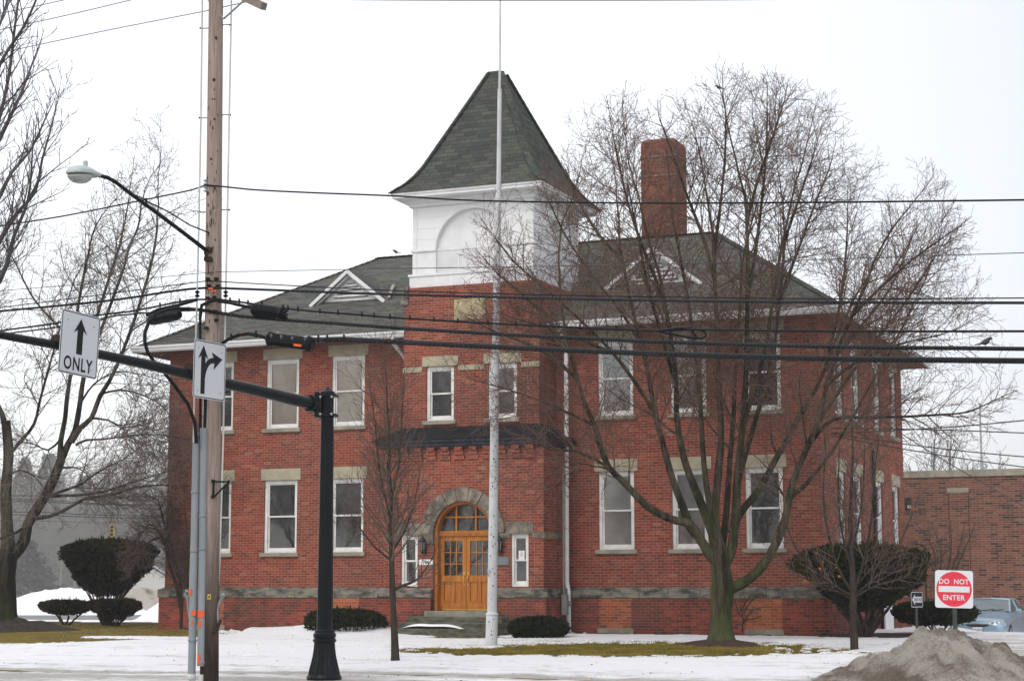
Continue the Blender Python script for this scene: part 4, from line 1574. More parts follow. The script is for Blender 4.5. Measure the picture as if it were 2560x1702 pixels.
# ================================================================ BARE TREES
class Bare:
    """grows a leafless tree from hand-placed limbs: every limb throws side branches, they throw twigs"""

    def __init__(s, seed, levels, env=None, up=.25, jit=.12, tip=.004):
        s.r = random.Random(seed)
        s.levels, s.env, s.up, s.jit, s.tip = levels, env, up, jit, tip
        s.limbs, s.twigs = [], []

    def inside(s, p):
        return True if s.env is None else s.env(p)

    def limb(s, pts, radii, spawn_from=.3, lv=0, gap=.34, lens=(1.2, 3.0), grow=0.0):
        """pts: polyline of Vectors; radii same length; resampled smooth"""
        pts = [Vector(p) for p in pts]
        P_, R_ = [], []
        n = len(pts)
        for i in range(n - 1):
            p0, p1, p2, p3 = pts[max(i - 1, 0)], pts[i], pts[i + 1], pts[min(i + 2, n - 1)]
            k = max(2, int((p2 - p1).length / .22))
            for j in range(k):
                t = j / k
                q = .5 * ((2 * p1) + (p2 - p0) * t + (2 * p0 - 5 * p1 + 4 * p2 - p3) * t * t + (3 * p1 - p0 - 3 * p2 + p3) * t ** 3)
                P_.append(q)
                R_.append((radii[i] * (1 - t) + radii[i + 1] * t) * (1 + .05 * s.r.uniform(-1, 1)))
        P_.append(pts[-1]); R_.append(radii[-1])
        if grow > 0:
            d = (P_[-1] - P_[-3]).normalized()
            nst = int(grow / .22)
            r0 = R_[-1]
            i0 = len(R_) - 1
            for j in range(nst):
                d = (d + Vector((s.r.gauss(0, s.jit * .6), s.r.gauss(0, s.jit * .6), s.r.gauss(0, s.jit * .4) + s.up * .12))).normalized()
                P_.append(P_[-1] + d * .22)
                R_.append(r0 + (s.tip - r0) * (j + 1) / nst)
                if not s.inside(P_[-1]): break
            m_ = len(P_) - 1 - i0
            for j in range(m_ + 1):
                R_[i0 + j] = r0 + (s.tip * 1.1 - r0) * (j / max(m_, 1)) ** .75
        s.limbs.append(([tuple(p) for p in P_], R_))
        L = sum((P_[i + 1] - P_[i]).length for i in range(len(P_) - 1))
        acc, nxt, az = 0, L * spawn_from, s.r.uniform(0, 6.3)
        for i in range(len(P_) - 1):
            sl = (P_[i + 1] - P_[i]).length
            while acc + sl >= nxt:
                t = (nxt - acc) / sl
                f = nxt / L
                p = P_[i].lerp(P_[i + 1], t)
                d = (P_[i + 1] - P_[i]).normalized()
                az += 2.4 + s.r.uniform(-.5, .5)
                ln = s.r.uniform(*lens) * (1 - .55 * f)
                s.shoot(p, d, az, ln, min(R_[i] * .6, .008 + .0095 * ln), 1 + lv)
                nxt += gap * s.r.uniform(.6, 1.4)
            acc += sl

    def shoot(s, p, d, az, L, r, lv):
        g = s.levels[min(lv, len(s.levels) - 1)]
        ang = s.r.uniform(*g['ang'])
        ref = Vector((0, 0, 1)) if abs(d.z) < .9 else Vector((1, 0, 0))
        x = d.cross(ref).normalized()
        y = d.cross(x)
        nd = d * math.cos(ang) + (x * math.cos(az) + y * math.sin(az)) * math.sin(ang)
        nd.z += g.get('lift', .1)
        nd.normalize()
        n = max(3, int(L / g['seg']))
        st_ = L / n
        pts, rad = [p.copy()], [r]
        q, dd = p.copy(), nd
        for i in range(n):
            j = s.jit
            dd = (dd + Vector((s.r.gauss(0, j), s.r.gauss(0, j), s.r.gauss(0, j * .8) + s.up * g.get('up', .3)))).normalized()
            q = q + dd * st_
            pts.append(q.copy())
            rad.append(r + (s.tip - r) * ((i + 1) / n) ** .8)
            if not s.inside(q): break
        if len(pts) < 2: return
        m = len(pts)
        if m - 1 < n:
            rad = [r + (s.tip - r) * (i / (m - 1)) ** .8 for i in range(m)]
        # thin lines are kept in common lengths so they can be built in one go
        (s.limbs if r > .03 else s.twigs).append(([tuple(v) for v in pts], rad))
        if lv < len(s.levels) - 1:
            gn = s.levels[lv + 1]
            Lr = st_ * (m - 1)
            t = gn['gap'] * s.r.uniform(.5, 1.2)
            a2 = s.r.uniform(0, 6.3)
            while t < Lr:
                f = t / Lr
                i = min(int(f * (m - 1)), m - 2)
                pp = pts[i].lerp(pts[i + 1], f * (m - 1) - i)
                dn = (pts[i + 1] - pts[i]).normalized()
                ln = L * s.r.uniform(*gn['ratio']) * (1 - .55 * f) + gn.get('min', 0)
                a2 += gn.get('turn', 2.4) + s.r.uniform(-.6, .6)
                s.shoot(pp, dn, a2, ln, max(min(rad[i] * .7, .0045 + .008 * ln), s.tip), lv + 1)
                t += gn['gap'] * s.r.uniform(.6, 1.4)

    def build(s, root, bark, twig, trunk_name='trunk', crown_name='crown', sides=9, tw_sides=3):
        base = Vector(root.location)
        off = np.array(base)
        v, f = tubes_np(s.limbs, sides)
        mesh_np(trunk_name, v - off, f, M[bark], root, smooth=True)
        if s.twigs:
            v, f = tubes_np(s.twigs, tw_sides)
            mesh_np(crown_name, v - off, f, M[twig], root, smooth=True)


def ray_line(spec, Y0, dY):
    """list of (px,py) with a depth drifting from Y0 by dY over its length"""
    n = len(spec)
    return [P(x, y, Y0 + dY * (i / (n - 1)) ** 1.2) for i, (x, y) in enumerate(spec)]


def taper(n, r0, r1, pw=1.0):
    return [r0 + (r1 - r0) * (i / (n - 1)) ** pw for i in range(n)]


# ---- the big maple in front of the right wing
gm = on_ground(4.84, 42.96)
YM = 42.96
maple = tag(empty('maple_tree', gm), 'big bare multi-stemmed maple with mossy trunk in front of the right wing', 'tree')
cm = Vector((gm.x - .05, YM, 7.0))


def env_maple(p):
    d = p - cm
    hz = 6.5 if d.z > 0 else 6.9
    return (d.x / (hz if d.x < 0 else hz * 1.02)) ** 2 + (d.y / 5.6) ** 2 + (d.z / (6.8 if d.z > 0 else 5.2)) ** 2 < 1


lv_maple = [None,
            dict(ang=(.50, 1.05), seg=.26, up=.04, lift=.04),
            dict(ang=(.50, 1.0), seg=.20, up=.08, gap=.27, ratio=(.42, .70), lift=.05),
            dict(ang=(.55, 1.1), seg=.15, up=.14, gap=.20, ratio=(.34, .60), min=.12, lift=.06, turn=3.14),
            dict(ang=(.55, 1.1), seg=.12, up=.22, gap=.17, ratio=(.28, .5), min=.08, lift=.08, turn=3.14)]
T = Bare(11, lv_maple, env_maple, up=.28, jit=.13, tip=.0038)
T.limb([P(1803, 1618, YM), P(1804, 1600, YM), P(1803, 1570, YM), P(1803, 1530, YM), P(1806, 1490, YM), P(1806, 1455, YM), P(1802, 1415, YM), P(1797, 1375, YM), P(1788, 1335, YM)],
       [.44, .34, .275, .255, .265, .27, .235, .20, .15], 2)
limbs = [
    # lower left sweeping limb
    ([(1797, 1405), (1776, 1388), (1748, 1342), (1724, 1309), (1692, 1301), (1657, 1288), (1619, 1266), (1580, 1227), (1550, 1196), (1523, 1169), (1504, 1123), (1487, 1064), (1462, 1010), (1445, 950), (1425, 880)], 0, -1.6, .15, .055, 2.6, .30),
    ([(1748, 1342), (1726, 1318), (1706, 1262), (1690, 1222), (1672, 1165), (1655, 1100), (1640, 1040), (1625, 960), (1606, 870), (1578, 760), (1556, 650)], 0, 1.2, .13, .05, 2.8, .34),
    ([(1795, 1370), (1764, 1285), (1738, 1222), (1716, 1165), (1702, 1110), (1692, 1040), (1690, 960), (1683, 880), (1668, 790), (1650, 690)], -.1, -1.8, .135, .05, 3.0, .34),
    ([(1792, 1345), (1786, 1280), (1793, 1215), (1798, 1158), (1803, 1100), (1800, 1010), (1796, 920), (1792, 820), (1787, 700), (1782, 580)], 0, .6, .14, .05, 3.4, .38),
    ([(1808, 1415), (1828, 1380), (1838, 1300), (1843, 1215), (1847, 1158), (1854, 1090), (1862, 1000), (1866, 900), (1868, 780), (1869, 640), (1866, 520)], .1, -.9, .15, .05, 3.2, .36),
    ([(1830, 1330), (1848, 1286), (1880, 1246), (1907, 1208), (1938, 1150), (1964, 1105), (2000, 1040), (2030, 990), (2062, 925), (2090, 850), (2125, 770)], 0, 1.8, .12, .045, 2.9, .34),
    # low right limb
    ([(1806, 1478), (1836, 1466), (1861, 1454), (1895, 1427), (1926, 1384), (1952, 1330), (1966, 1284), (1975, 1234), (1995, 1169), (2018, 1118), (2042, 1060), (2068, 960), (2092, 880), (2130, 790), (2170, 700)], .1, -1.7, .165, .05, 2.6, .36),
    ([(1972, 1250), (1988, 1232), (2012, 1213), (2042, 1178), (2075, 1135), (2110, 1080), (2150, 1010)], -.5, -1.4, .075, .035, 2.8, .20),
    ([(1800, 1390), (1812, 1320), (1820, 1225), (1826, 1140), (1834, 1040), (1838, 930), (1848, 800), (1856, 660)], .2, 2.0, .11, .045, 3.0, .36),
    ([(1790, 1320), (1772, 1250), (1762, 1180), (1756, 1100), (1750, 1000), (1738, 880), (1722, 760), (1700, 640), (1680, 540)], .2, 1.9, .10, .04, 3.0, .36),
    ([(1846, 1200), (1868, 1120), (1895, 1030), (1922, 930), (1940, 830), (1952, 720), (1962, 600)], .2, 1.1, .085, .04, 3.0, .30),
    ([(1858, 1060), (1890, 960), (1915, 860), (1930, 760), (1948, 650), (1975, 520)], -.3, -1.4, .07, .035, 2.8, .28),
    ([(2018, 1118), (2080, 1050), (2180, 1044), (2270, 1041), (2355, 1036), (2420, 1030), (2470, 1008), (2520, 985)], -.8, -.5, .06, .012, .3, .18),
    ([(1523, 1169), (1490, 1150), (1440, 1128), (1390, 1125), (1340, 1110)], -.9, -1.0, .05, .014, .6, .18),
    ([(1640, 1040), (1590, 960), (1530, 880), (1450, 800), (1370, 730), (1290, 660)], .5, -1.2, .06, .03, 1.8, .25),
    ([(1606, 870), (1560, 790), (1490, 700), (1420, 600), (1380, 520)], .9, 1.0, .05, .026, 1.8, .22),
    ([(2042, 1060), (2110, 960), (2190, 850), (2260, 760), (2320, 670)], -.7, 1.4, .06, .03, 2.0, .25),
    ([(2062, 925), (2140, 830), (2220, 730), (2270, 620)], 1.0, 1.0, .05, .026, 2.0, .22),
    ([(1668, 790), (1640, 700), (1600, 600), (1568, 500), (1545, 400)], -1.5, -.3, .055, .03, 2.0, .25),
    ([(1787, 700), (1760, 600), (1722, 500), (1690, 410), (1662, 330)], .5, .8, .055, .03, 2.0, .25),
    ([(1690, 960), (1660, 860), (1632, 760), (1608, 660), (1590, 560)], -.9, -1.6, .06, .03, 2.0, .25),
    ([(1556, 650), (1500, 590), (1455, 520), (1425, 450)], 1.1, .7, .05, .026, 1.6, .25),
    ([(1425, 880), (1370, 800), (1310, 740), (1250, 690)], -1.6, -.4, .05, .026, 1.4, .25),
    ([(1445, 950), (1390, 900), (1320, 860), (1240, 830), (1180, 800)], -1.5, -.9, .045, .02, 1.2, .25),
    ([(1868, 750), (1890, 620), (1905, 500), (1915, 390), (1918, 300)], -.6, .4, .055, .028, 1.8, .25),
    ([(1784, 640), (1800, 520), (1812, 400), (1815, 290)], .6, -.6, .05, .026, 1.8, .25),
    ([(1945, 760), (1990, 640), (2030, 530), (2070, 430)], .9, .8, .05, .026, 1.8, .25),
    ([(2130, 790), (2200, 720), (2280, 650), (2350, 600)], -1.5, -.6, .05, .024, 1.6, .25),
    ([(2068, 960), (2150, 900), (2250, 860), (2340, 840)], -1.2, -1.0, .05, .022, 1.2, .25),
    ([(1866, 560), (1895, 450), (1930, 350), (1955, 270)], -.8, .5, .05, .026, 1.6, .25),
    ([(2062, 925), (2092, 800), (2110, 690), (2118, 580)], 1.3, .5, .05, .028, 1.8, .25),
    ([(1962, 600), (2000, 490), (2030, 400)], .9, .4, .045, .026, 1.6, .25),
    ([(1530, 880), (1450, 850), (1370, 820), (1300, 800)], .2, -1.3, .04, .02, 1.0, .22),
    ([(1487, 1064), (1440, 1040), (1370, 1010), (1290, 980), (1220, 960)], -1.2, -.8, .04, .016, .8, .18),
]
for spec, y0, dy, r0, r1, grow, gap in limbs:
    T.limb(ray_line(spec, YM + y0, dy), taper(len(spec), r0 * .92, r1 * .72, .75), .24, gap=gap * .70, lens=(1.2, 3.0), grow=max(grow * 2.2, grow + .3) if grow > 1 else grow)
T.build(maple, 'bark_maple', 'twig_maple')
mound('root_mulch', *UV_of(gm), 1.25, .95, .16, M['mulch'], 5)
tag(bpy.data.objects['root_mulch'], kind='structure')

# ---- the old tree at the left edge
gl_ = on_ground(-15.04, 55.5)
YL = 55.5
ltree = tag(empty('old_maple_tree', gl_), 'old thick forked bare tree at the left edge with long drooping branches', 'tree')
lv_left = [None,
           dict(ang=(.45, 1.0), seg=.30, up=.02, lift=.06),
           dict(ang=(.5, 1.0), seg=.24, up=-.05, gap=.30, ratio=(.38, .68), lift=-.02),
           dict(ang=(.5, 1.0), seg=.18, up=.06, gap=.20, ratio=(.34, .6), min=.12),
           dict(ang=(.5, 1.0), seg=.13, up=.1, gap=.17, ratio=(.3, .5), min=.10)]
T = Bare(23, lv_left, None, up=.28, jit=.14, tip=.0052)
T.limb([P(8, 1580, YL), P(10, 1555, YL), P(12, 1500, YL), P(12, 1440, YL), P(20, 1390, YL), P(18, 1340, YL), P(16, 1290, YL), P(14, 1235, YL), P(17, 1190, YL), P(21, 1138, YL), P(18, 1090, YL), P(14, 1052, YL)],
       [.58, .42, .34, .32, .28, .20, .18, .17, .16, .155, .145, .14], 2)
limbs = [
    ([(14, 1400), (38, 1383), (61, 1349), (68, 1312), (88, 1278), (115, 1234), (136, 1192), (152, 1150)], 0, .1, .25, .19, 0, .6, 2),
    ([(150, 1150), (152, 1100), (162, 1050), (168, 990), (177, 930), (185, 850), (196, 760), (215, 660)], .1, -1.4, .13, .05, 2.4, .36, .25),
    ([(148, 1160), (170, 1110), (186, 1080), (198, 1020), (206, 960), (222, 880), (240, 800), (268, 710), (300, 610)], 0, 1.2, .16, .05, 2.6, .36, .3),
    ([(178, 1105), (200, 1070), (228, 1045), (250, 990), (272, 955), (298, 900), (325, 830), (352, 750), (378, 660), (392, 580)], 0, -.6, .13, .045, 2.2, .34, .3),
    ([(230, 880), (262, 800), (288, 730), (309, 670), (324, 616), (345, 568), (352, 520)], .2, 1.3, .08, .035, 1.6, .30, .2),
    ([(18, 1090), (6, 1040), (-14, 990), (-40, 900), (-60, 780)], 0, .6, .14, .06, 3.0, .34, .2),
    ([(21, 1138), (50, 1105), (85, 1060), (100, 1000), (122, 920), (150, 820)], 0, -1.2, .09, .035, 2.5, .30, .2),
    ([(92, 1295), (125, 1290), (160, 1275), (190, 1258), (215, 1246), (255, 1240), (295, 1233), (340, 1218), (400, 1212), (440, 1214)], 0, -1.0, .085, .03, 1.4, .24, .25),
    ([(112, 1244), (140, 1232), (165, 1224), (205, 1208), (232, 1188), (262, 1170), (300, 1152)], 0, -1.6, .08, .022, 1.2, .22, .25),
    ([(128, 1240), (170, 1238), (210, 1236), (260, 1228), (310, 1212), (360, 1196), (415, 1180)], 0, -1.2, .07, .02, .8, .22, .25),
    ([(150, 1170), (178, 1168), (200, 1172), (222, 1190), (236, 1215)], .1, .7, .05, .012, .4, .18, .2),
    ([(190, 1112), (215, 1100), (255, 1098), (300, 1092), (350, 1086), (410, 1088), (450, 1096)], 0, -.9, .055, .018, .6, .2, .2),
    ([(70, 1312), (45, 1328), (20, 1338), (-20, 1352)], 0, -.8, .08, .04, 1.2, .28, .3),
    ([(150, 1100), (120, 1125), (85, 1110), (50, 1104)], .1, .9, .05, .02, .6, .2, .2),
    ([(250, 985), (300, 975), (350, 985), (400, 1010), (430, 1045)], 0, -1.0, .05, .014, .5, .2, .2),
    ([(228, 1045), (270, 1050), (310, 1068), (350, 1062), (400, 1050)], 0, 1.0, .05, .016, .5, .2, .2),
    ([(200, 1010), (235, 960), (290, 930), (350, 935), (400, 950)], 0, .8, .05, .014, .6, .2, .2),
    ([(17, 1190), (50, 1175), (85, 1190), (110, 1220)], 0, -1.0, .05, .014, .5, .2, .2),
    ([(185, 850), (130, 800), (80, 740), (40, 660)], -.6, .4, .06, .03, 2.0, .26, .2),
    ([(325, 830), (370, 800), (410, 790), (450, 800)], -.2, .4, .04, .012, .6, .2, .2),
]
for spec, y0, dy, r0, r1, grow, gap, sf in limbs:
    T.limb(ray_line(spec, YL + y0, dy), taper(len(spec), r0 * .74, r1 * .74, .8), sf, gap=gap * .8, lens=(1.2, 3.2), grow=grow * 1.25)
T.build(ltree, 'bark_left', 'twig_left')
mo = mound('root_mound', *UV_of(gl_), 1.9, 2.0, .36, M['root_bark'], 8, .3)
tag(mo, kind='structure')

# ---- young tree left of the steps
gs = on_ground(-2.31, 36.8)
YS = 36.8
young = tag(empty('young_tree', gs), 'slender young bare tree on the snow between lamp-black mast and flagpole', 'tree')
young['label'] = 'slender young bare tree standing in snow left of the flagpole'
lv_y = [None,
        dict(ang=(.55, .98), seg=.18, up=.20, lift=.14),
        dict(ang=(.45, .85), seg=.14, up=.26, gap=.17, ratio=(.28, .5), lift=.1, min=.05),
        dict(ang=(.45, .9), seg=.10, up=.3, gap=.13, ratio=(.28, .5), min=.06)]
T = Bare(5, lv_y, None, up=.3, jit=.10, tip=.0032)
spec = [(988, 1659), (988, 1640), (986, 1580), (983, 1520), (981, 1470), (979, 1400), (977, 1320), (977, 1240), (972, 1170), (974, 1090), (968, 1010), (965, 940)]
T.limb(ray_line(spec, YS, 0), [.115, .082, .068, .064, .062, .052, .046, .04, .033, .026, .018, .010], .32, gap=.085, lens=(1.3, 2.5), grow=.5)
for sp_, dy, r in (([(981, 1475), (1010, 1462), (1040, 1450), (1062, 1425), (1080, 1395)], -.4, .035), ([(978, 1300), (960, 1230), (945, 1150), (938, 1060), (925, 970)], .4, .028), ([(977, 1250), (995, 1170), (1003, 1080), (1008, 980)], -.4, .026),
                   ([(979, 1400), (940, 1370), (900, 1320), (870, 1270)], .3, .026), ([(979, 1380), (1010, 1330), (1035, 1260), (1050, 1180)], .5, .026)):
    T.limb(ray_line(sp_, YS, dy), taper(len(sp_), r, .008), .15, gap=.11, lens=(.5, 1.2), grow=.5)
T.build(young, 'bark_young', 'twig_young')

# ---- young tree before the right-hand yew
gr_ = on_ground(7.36, 40.2)
YR = 40.2
young2 = tag(empty('young_tree', gr_), 'young bare many-stemmed tree in front of the clipped yew at the right corner', 'tree')
T = Bare(9, lv_y, None, up=.3, jit=.11, tip=.0034)
spec = [(2136, 1640), (2136, 1615), (2134, 1560), (2133, 1505), (2134, 1470), (2130, 1400), (2126, 1320), (2128, 1230), (2132, 1140), (2130, 1070)]
T.limb(ray_line(spec, YR, 0), [.125, .092, .080, .077, .08, .06, .048, .038, .026, .014], .42, gap=.10, lens=(.7, 1.9), grow=.5)
for sp_, dy, r in (([(2132, 1480), (2095, 1420), (2070, 1330), (2058, 1230), (2064, 1130), (2056, 1060)], .5, .035), ([(2134, 1480), (2160, 1400), (2178, 1300), (2185, 1200), (2196, 1100)], -.5, .035),
                   ([(2132, 1490), (2080, 1460), (2030, 1420), (1990, 1370), (1965, 1310)], -.5, .03), ([(2134, 1490), (2180, 1450), (2225, 1400), (2262, 1330), (2290, 1260)], .5, .03),
                   ([(2131, 1430), (2105, 1330), (2096, 1230), (2098, 1130)], -.6, .03), ([(2128, 1380), (2150, 1290), (2160, 1190), (2162, 1110)], .6, .03),
                   ([(2132, 1500), (2100, 1480), (2050, 1455), (2000, 1440), (1960, 1400)], .3, .024), ([(2134, 1495), (2175, 1470), (2230, 1450), (2290, 1440), (2340, 1400)], -.4, .024),
                   ([(2134, 1470), (2200, 1400), (2250, 1380), (2320, 1360)], -.2, .02)):
    T.limb(ray_line(sp_, YR, dy), taper(len(sp_), r, .008), .15, gap=.115, lens=(.5, 1.4), grow=.6)
T.build(young2, 'bark_young', 'twig_young')
# a few dead leaves still hanging
rl_ = random.Random(2)
mb = MB()
for (x, y) in ((2040, 1382), (2057, 1404), (2050, 1421), (2090, 1418), (2098, 1440), (2013, 1450), (2020, 1456), (2022, 1446), (2219, 1390), (2232, 1453), (2257, 1376), (2098, 1260), (2290, 1343), (2285, 1272), (2008, 1455), (2190, 1385)):
    c = P(x, y, YR - rl_.uniform(-.5, .5)) - gr_
    a = rl_.uniform(0, 6)
    s_ = rl_.uniform(.025, .05)
    dx, dz = Vector((math.cos(a), .4, math.sin(a))) * s_, Vector((-math.sin(a), .3, math.cos(a))) * s_ * .7
    mb.face([c - dx, c - dz, c + dx, c + dz])
mb.build('dead_leaves', M['dead_leaf'], young2)

# ---- branches of the street tree at the upper left (its trunk stands outside the picture)
gn = on_ground(-10.6, 30.0)
near = tag(empty('street_tree', gn), 'near bare street tree whose long upright budding branches cross the upper left corner', 'tree')
lv_n = [None,
        dict(ang=(.35, .75), seg=.20, up=.22, lift=.15),
        dict(ang=(.4, .8), seg=.16, up=.26, gap=.24, ratio=(.3, .55), lift=.1, min=.05),
        dict(ang=(.45, .9), seg=.10, up=.3, gap=.15, ratio=(.28, .5), min=.05)]
T = Bare(31, lv_n, lambda p: p.x < -6.35 + .16 * (p.z - 4), up=.3, jit=.10, tip=.0042)
T.limb([gn + Vector((0, 0, -.1)), gn + Vector((0, 0, .5)), gn + Vector((.05, 0, 2)), gn + Vector((0, .1, 3.2)), gn + Vector((.1, 0, 4.2))], [.3, .22, .2, .17, .14], 2)
for i, (spec, dy) in enumerate((
        ([(-300, 1000), (-150, 860), (-60, 740), (0, 600), (45, 530), (88, 480), (105, 400), (125, 330)], -1.0),
        ([(-300, 1000), (-200, 700), (-120, 480), (-50, 290), (0, 160), (60, 66), (99, -20)], -2.2),
        ([(-300, 900), (-170, 680), (-90, 520), (0, 345), (39, 264), (62, 210), (84, 150)], .8),
        ([(-250, 980), (-120, 720), (-40, 560), (0, 490), (30, 430), (75, 378), (112, 300)], 1.6),
        ([(-250, 980), (-100, 820), (0, 700), (35, 590), (70, 500), (80, 400)], -1.8),
        ([(-300, 900), (-200, 600), (-100, 300), (-40, 150), (0, 60), (30, -40)], 1.2),
        ([(-280, 950), (-140, 600), (-60, 420), (-10, 320), (20, 200), (38, 60), (50, -30)], -.6))):
    T.limb(ray_line(spec, 30.0, dy), taper(len(spec), .065, .014, .8), .30, gap=.17, lens=(.7, 1.7), grow=.8)
T.build(near, 'bark_near', 'bark_near')

# ---- leafless shrubs against the walls
def shrub(name, label, pos, stems, seed, bark='bark_young', twig='twig_young', gap=.14, lens=(.5, 1.2), up=.05):
    root = tag(empty(name, pos), label, 'shrub')
    lv = [None, dict(ang=(.4, .9), seg=.14, up=up, lift=.05), dict(ang=(.5, 1.0), seg=.11, up=up, gap=.13, ratio=(.35, .6), min=.06), dict(ang=(.5, 1.0), seg=.08, up=.1, gap=.11, ratio=(.3, .5), min=.05)]
    t = Bare(seed, lv, None, up=1, jit=.16, tip=.004)
    for pts, r in stems:
        t.limb(pts, taper(len(pts), r, .008), .25, gap=gap, lens=lens, grow=.3)
    t.build(root, bark, twig, 'stems', 'twigs')
    return root


YC = 55.3
gsx = P(455, 1568, YC)
gsx = on_ground(gsx.x, YC)
st_list = []
for spec, dy in (([(452, 1570), (455, 1500), (448, 1440), (430, 1370), (418, 1310), (425, 1250)], -.2), ([(458, 1570), (462, 1490), (470, 1420), (468, 1340), (462, 1270)], .1), ([(455, 1540), (440, 1460), (420, 1400), (410, 1355), (385, 1320), (350, 1330), (325, 1385)], -.5),
                 ([(448, 1440), (425, 1385), (400, 1330), (372, 1310), (345, 1350)], -.3), ([(460, 1500), (480, 1430), (490, 1350), (488, 1280)], .2), ([(430, 1370), (408, 1300), (395, 1250), (372, 1240)], -.2), ([(425, 1350), (395, 1345), (365, 1360), (335, 1410)], -.6)):
    st_list.append((ray_line(spec, YC, dy), .055))
shrub('bare_shrub', 'tall bare shrub with drooping twigs at the left corner of the schoolhouse', gsx, st_list, 3, up=-.05, gap=.075, lens=(.6, 1.5))
gq = W(1.35, 10.5); gq.z = zg(1.35, 10.5)
st_list = [([gq + Vector(q) for q in ((0, 0, 0), (.1 * s, .1, .8), (.25 * s, .1, 1.6), (.45 * s + .1, 0, 2.4), (.8 * s, 0, 3.1))], .035) for s in (-.9, -.4, .3, .8, 1.2)]
shrub('bare_shrub', 'thin bare shrub in front of the brown annex, behind the one-way sign', gq, st_list, 6, lens=(.4, 1.0))

# young broadleaf evergreen behind the big maple
YE = 46.3
ge = P(1855, 1580, YE); ge = on_ground(ge.x, YE)
rh = tag(empty('evergreen_shrub', ge), 'straggly shrub with yellowish drooping leaves behind the big maple trunk', 'shrub')
t = Bare(8, [None, dict(ang=(.5, 1.0), seg=.1, up=.1)], None, up=1, jit=.2, tip=.005)
tips = []
for spec in ([(1855, 1580), (1858, 1545), (1852, 1515), (1862, 1490)], [(1857, 1560), (1875, 1530), (1895, 1520), (1915, 1515)], [(1858, 1545), (1845, 1530), (1838, 1500)], [(1858, 1530), (1880, 1500), (1898, 1490)], [(1860, 1550), (1885, 1545), (1905, 1538)], [(1856, 1520), (1870, 1495), (1880, 1484)]):
    pl_ = ray_line(spec, YE, -.2)
    t.limb(pl_, taper(len(pl_), .02, .007), .4, gap=.15, lens=(.15, .35))
    tips += pl_[1:]
t.build(rh, 'bark_young', 'twig_young', 'stems', 'twigs')
mb = MB()
for c in tips:
    for k in range(26):
        q = c + Vector((rl_.gauss(0, .10), rl_.gauss(0, .10), rl_.gauss(0, .07))) - ge
        a = rl_.uniform(0, 6.3)
        d = Vector((math.cos(a), math.sin(a), rl_.uniform(-1.3, .1))).normalized() * rl_.uniform(.05, .085)
        w = d.cross(Vector((rl_.uniform(-1, 1), rl_.uniform(-1, 1), 1))).normalized() * .014
        mb.face([q, q + d * .5 + w, q + d, q + d * .5 - w])
mb.build('leaves', M['rhodo_leaf'], rh)


# ================================================================ YEWS
def leafcloud(name, pts, nrm, size, mat, parent, seed, aspect=.28, spread=.8):
    """small leaf sprays: two crossed narrow blades at every point, leaning outwards"""
    rs = np.random.RandomState(seed)
    n = len(pts)
    d = nrm + rs.normal(0, spread, (n, 3))
    d /= np.linalg.norm(d, axis=1, keepdims=True)
    r = rs.normal(0, 1, (n, 3))
    w = np.cross(d, r); w /= np.linalg.norm(w, axis=1, keepdims=True)
    L = size * rs.uniform(.6, 1.5, (n, 1))
    a = pts
    q = np.stack([a - w * L * aspect * .3, a + d * L * .5 - w * L * aspect, a + d * L, a + d * L * .5 + w * L * aspect], 1)
    return mesh_np(name, q.reshape(-1, 3), np.arange(n * 4).reshape(-1, 4), mat, parent)


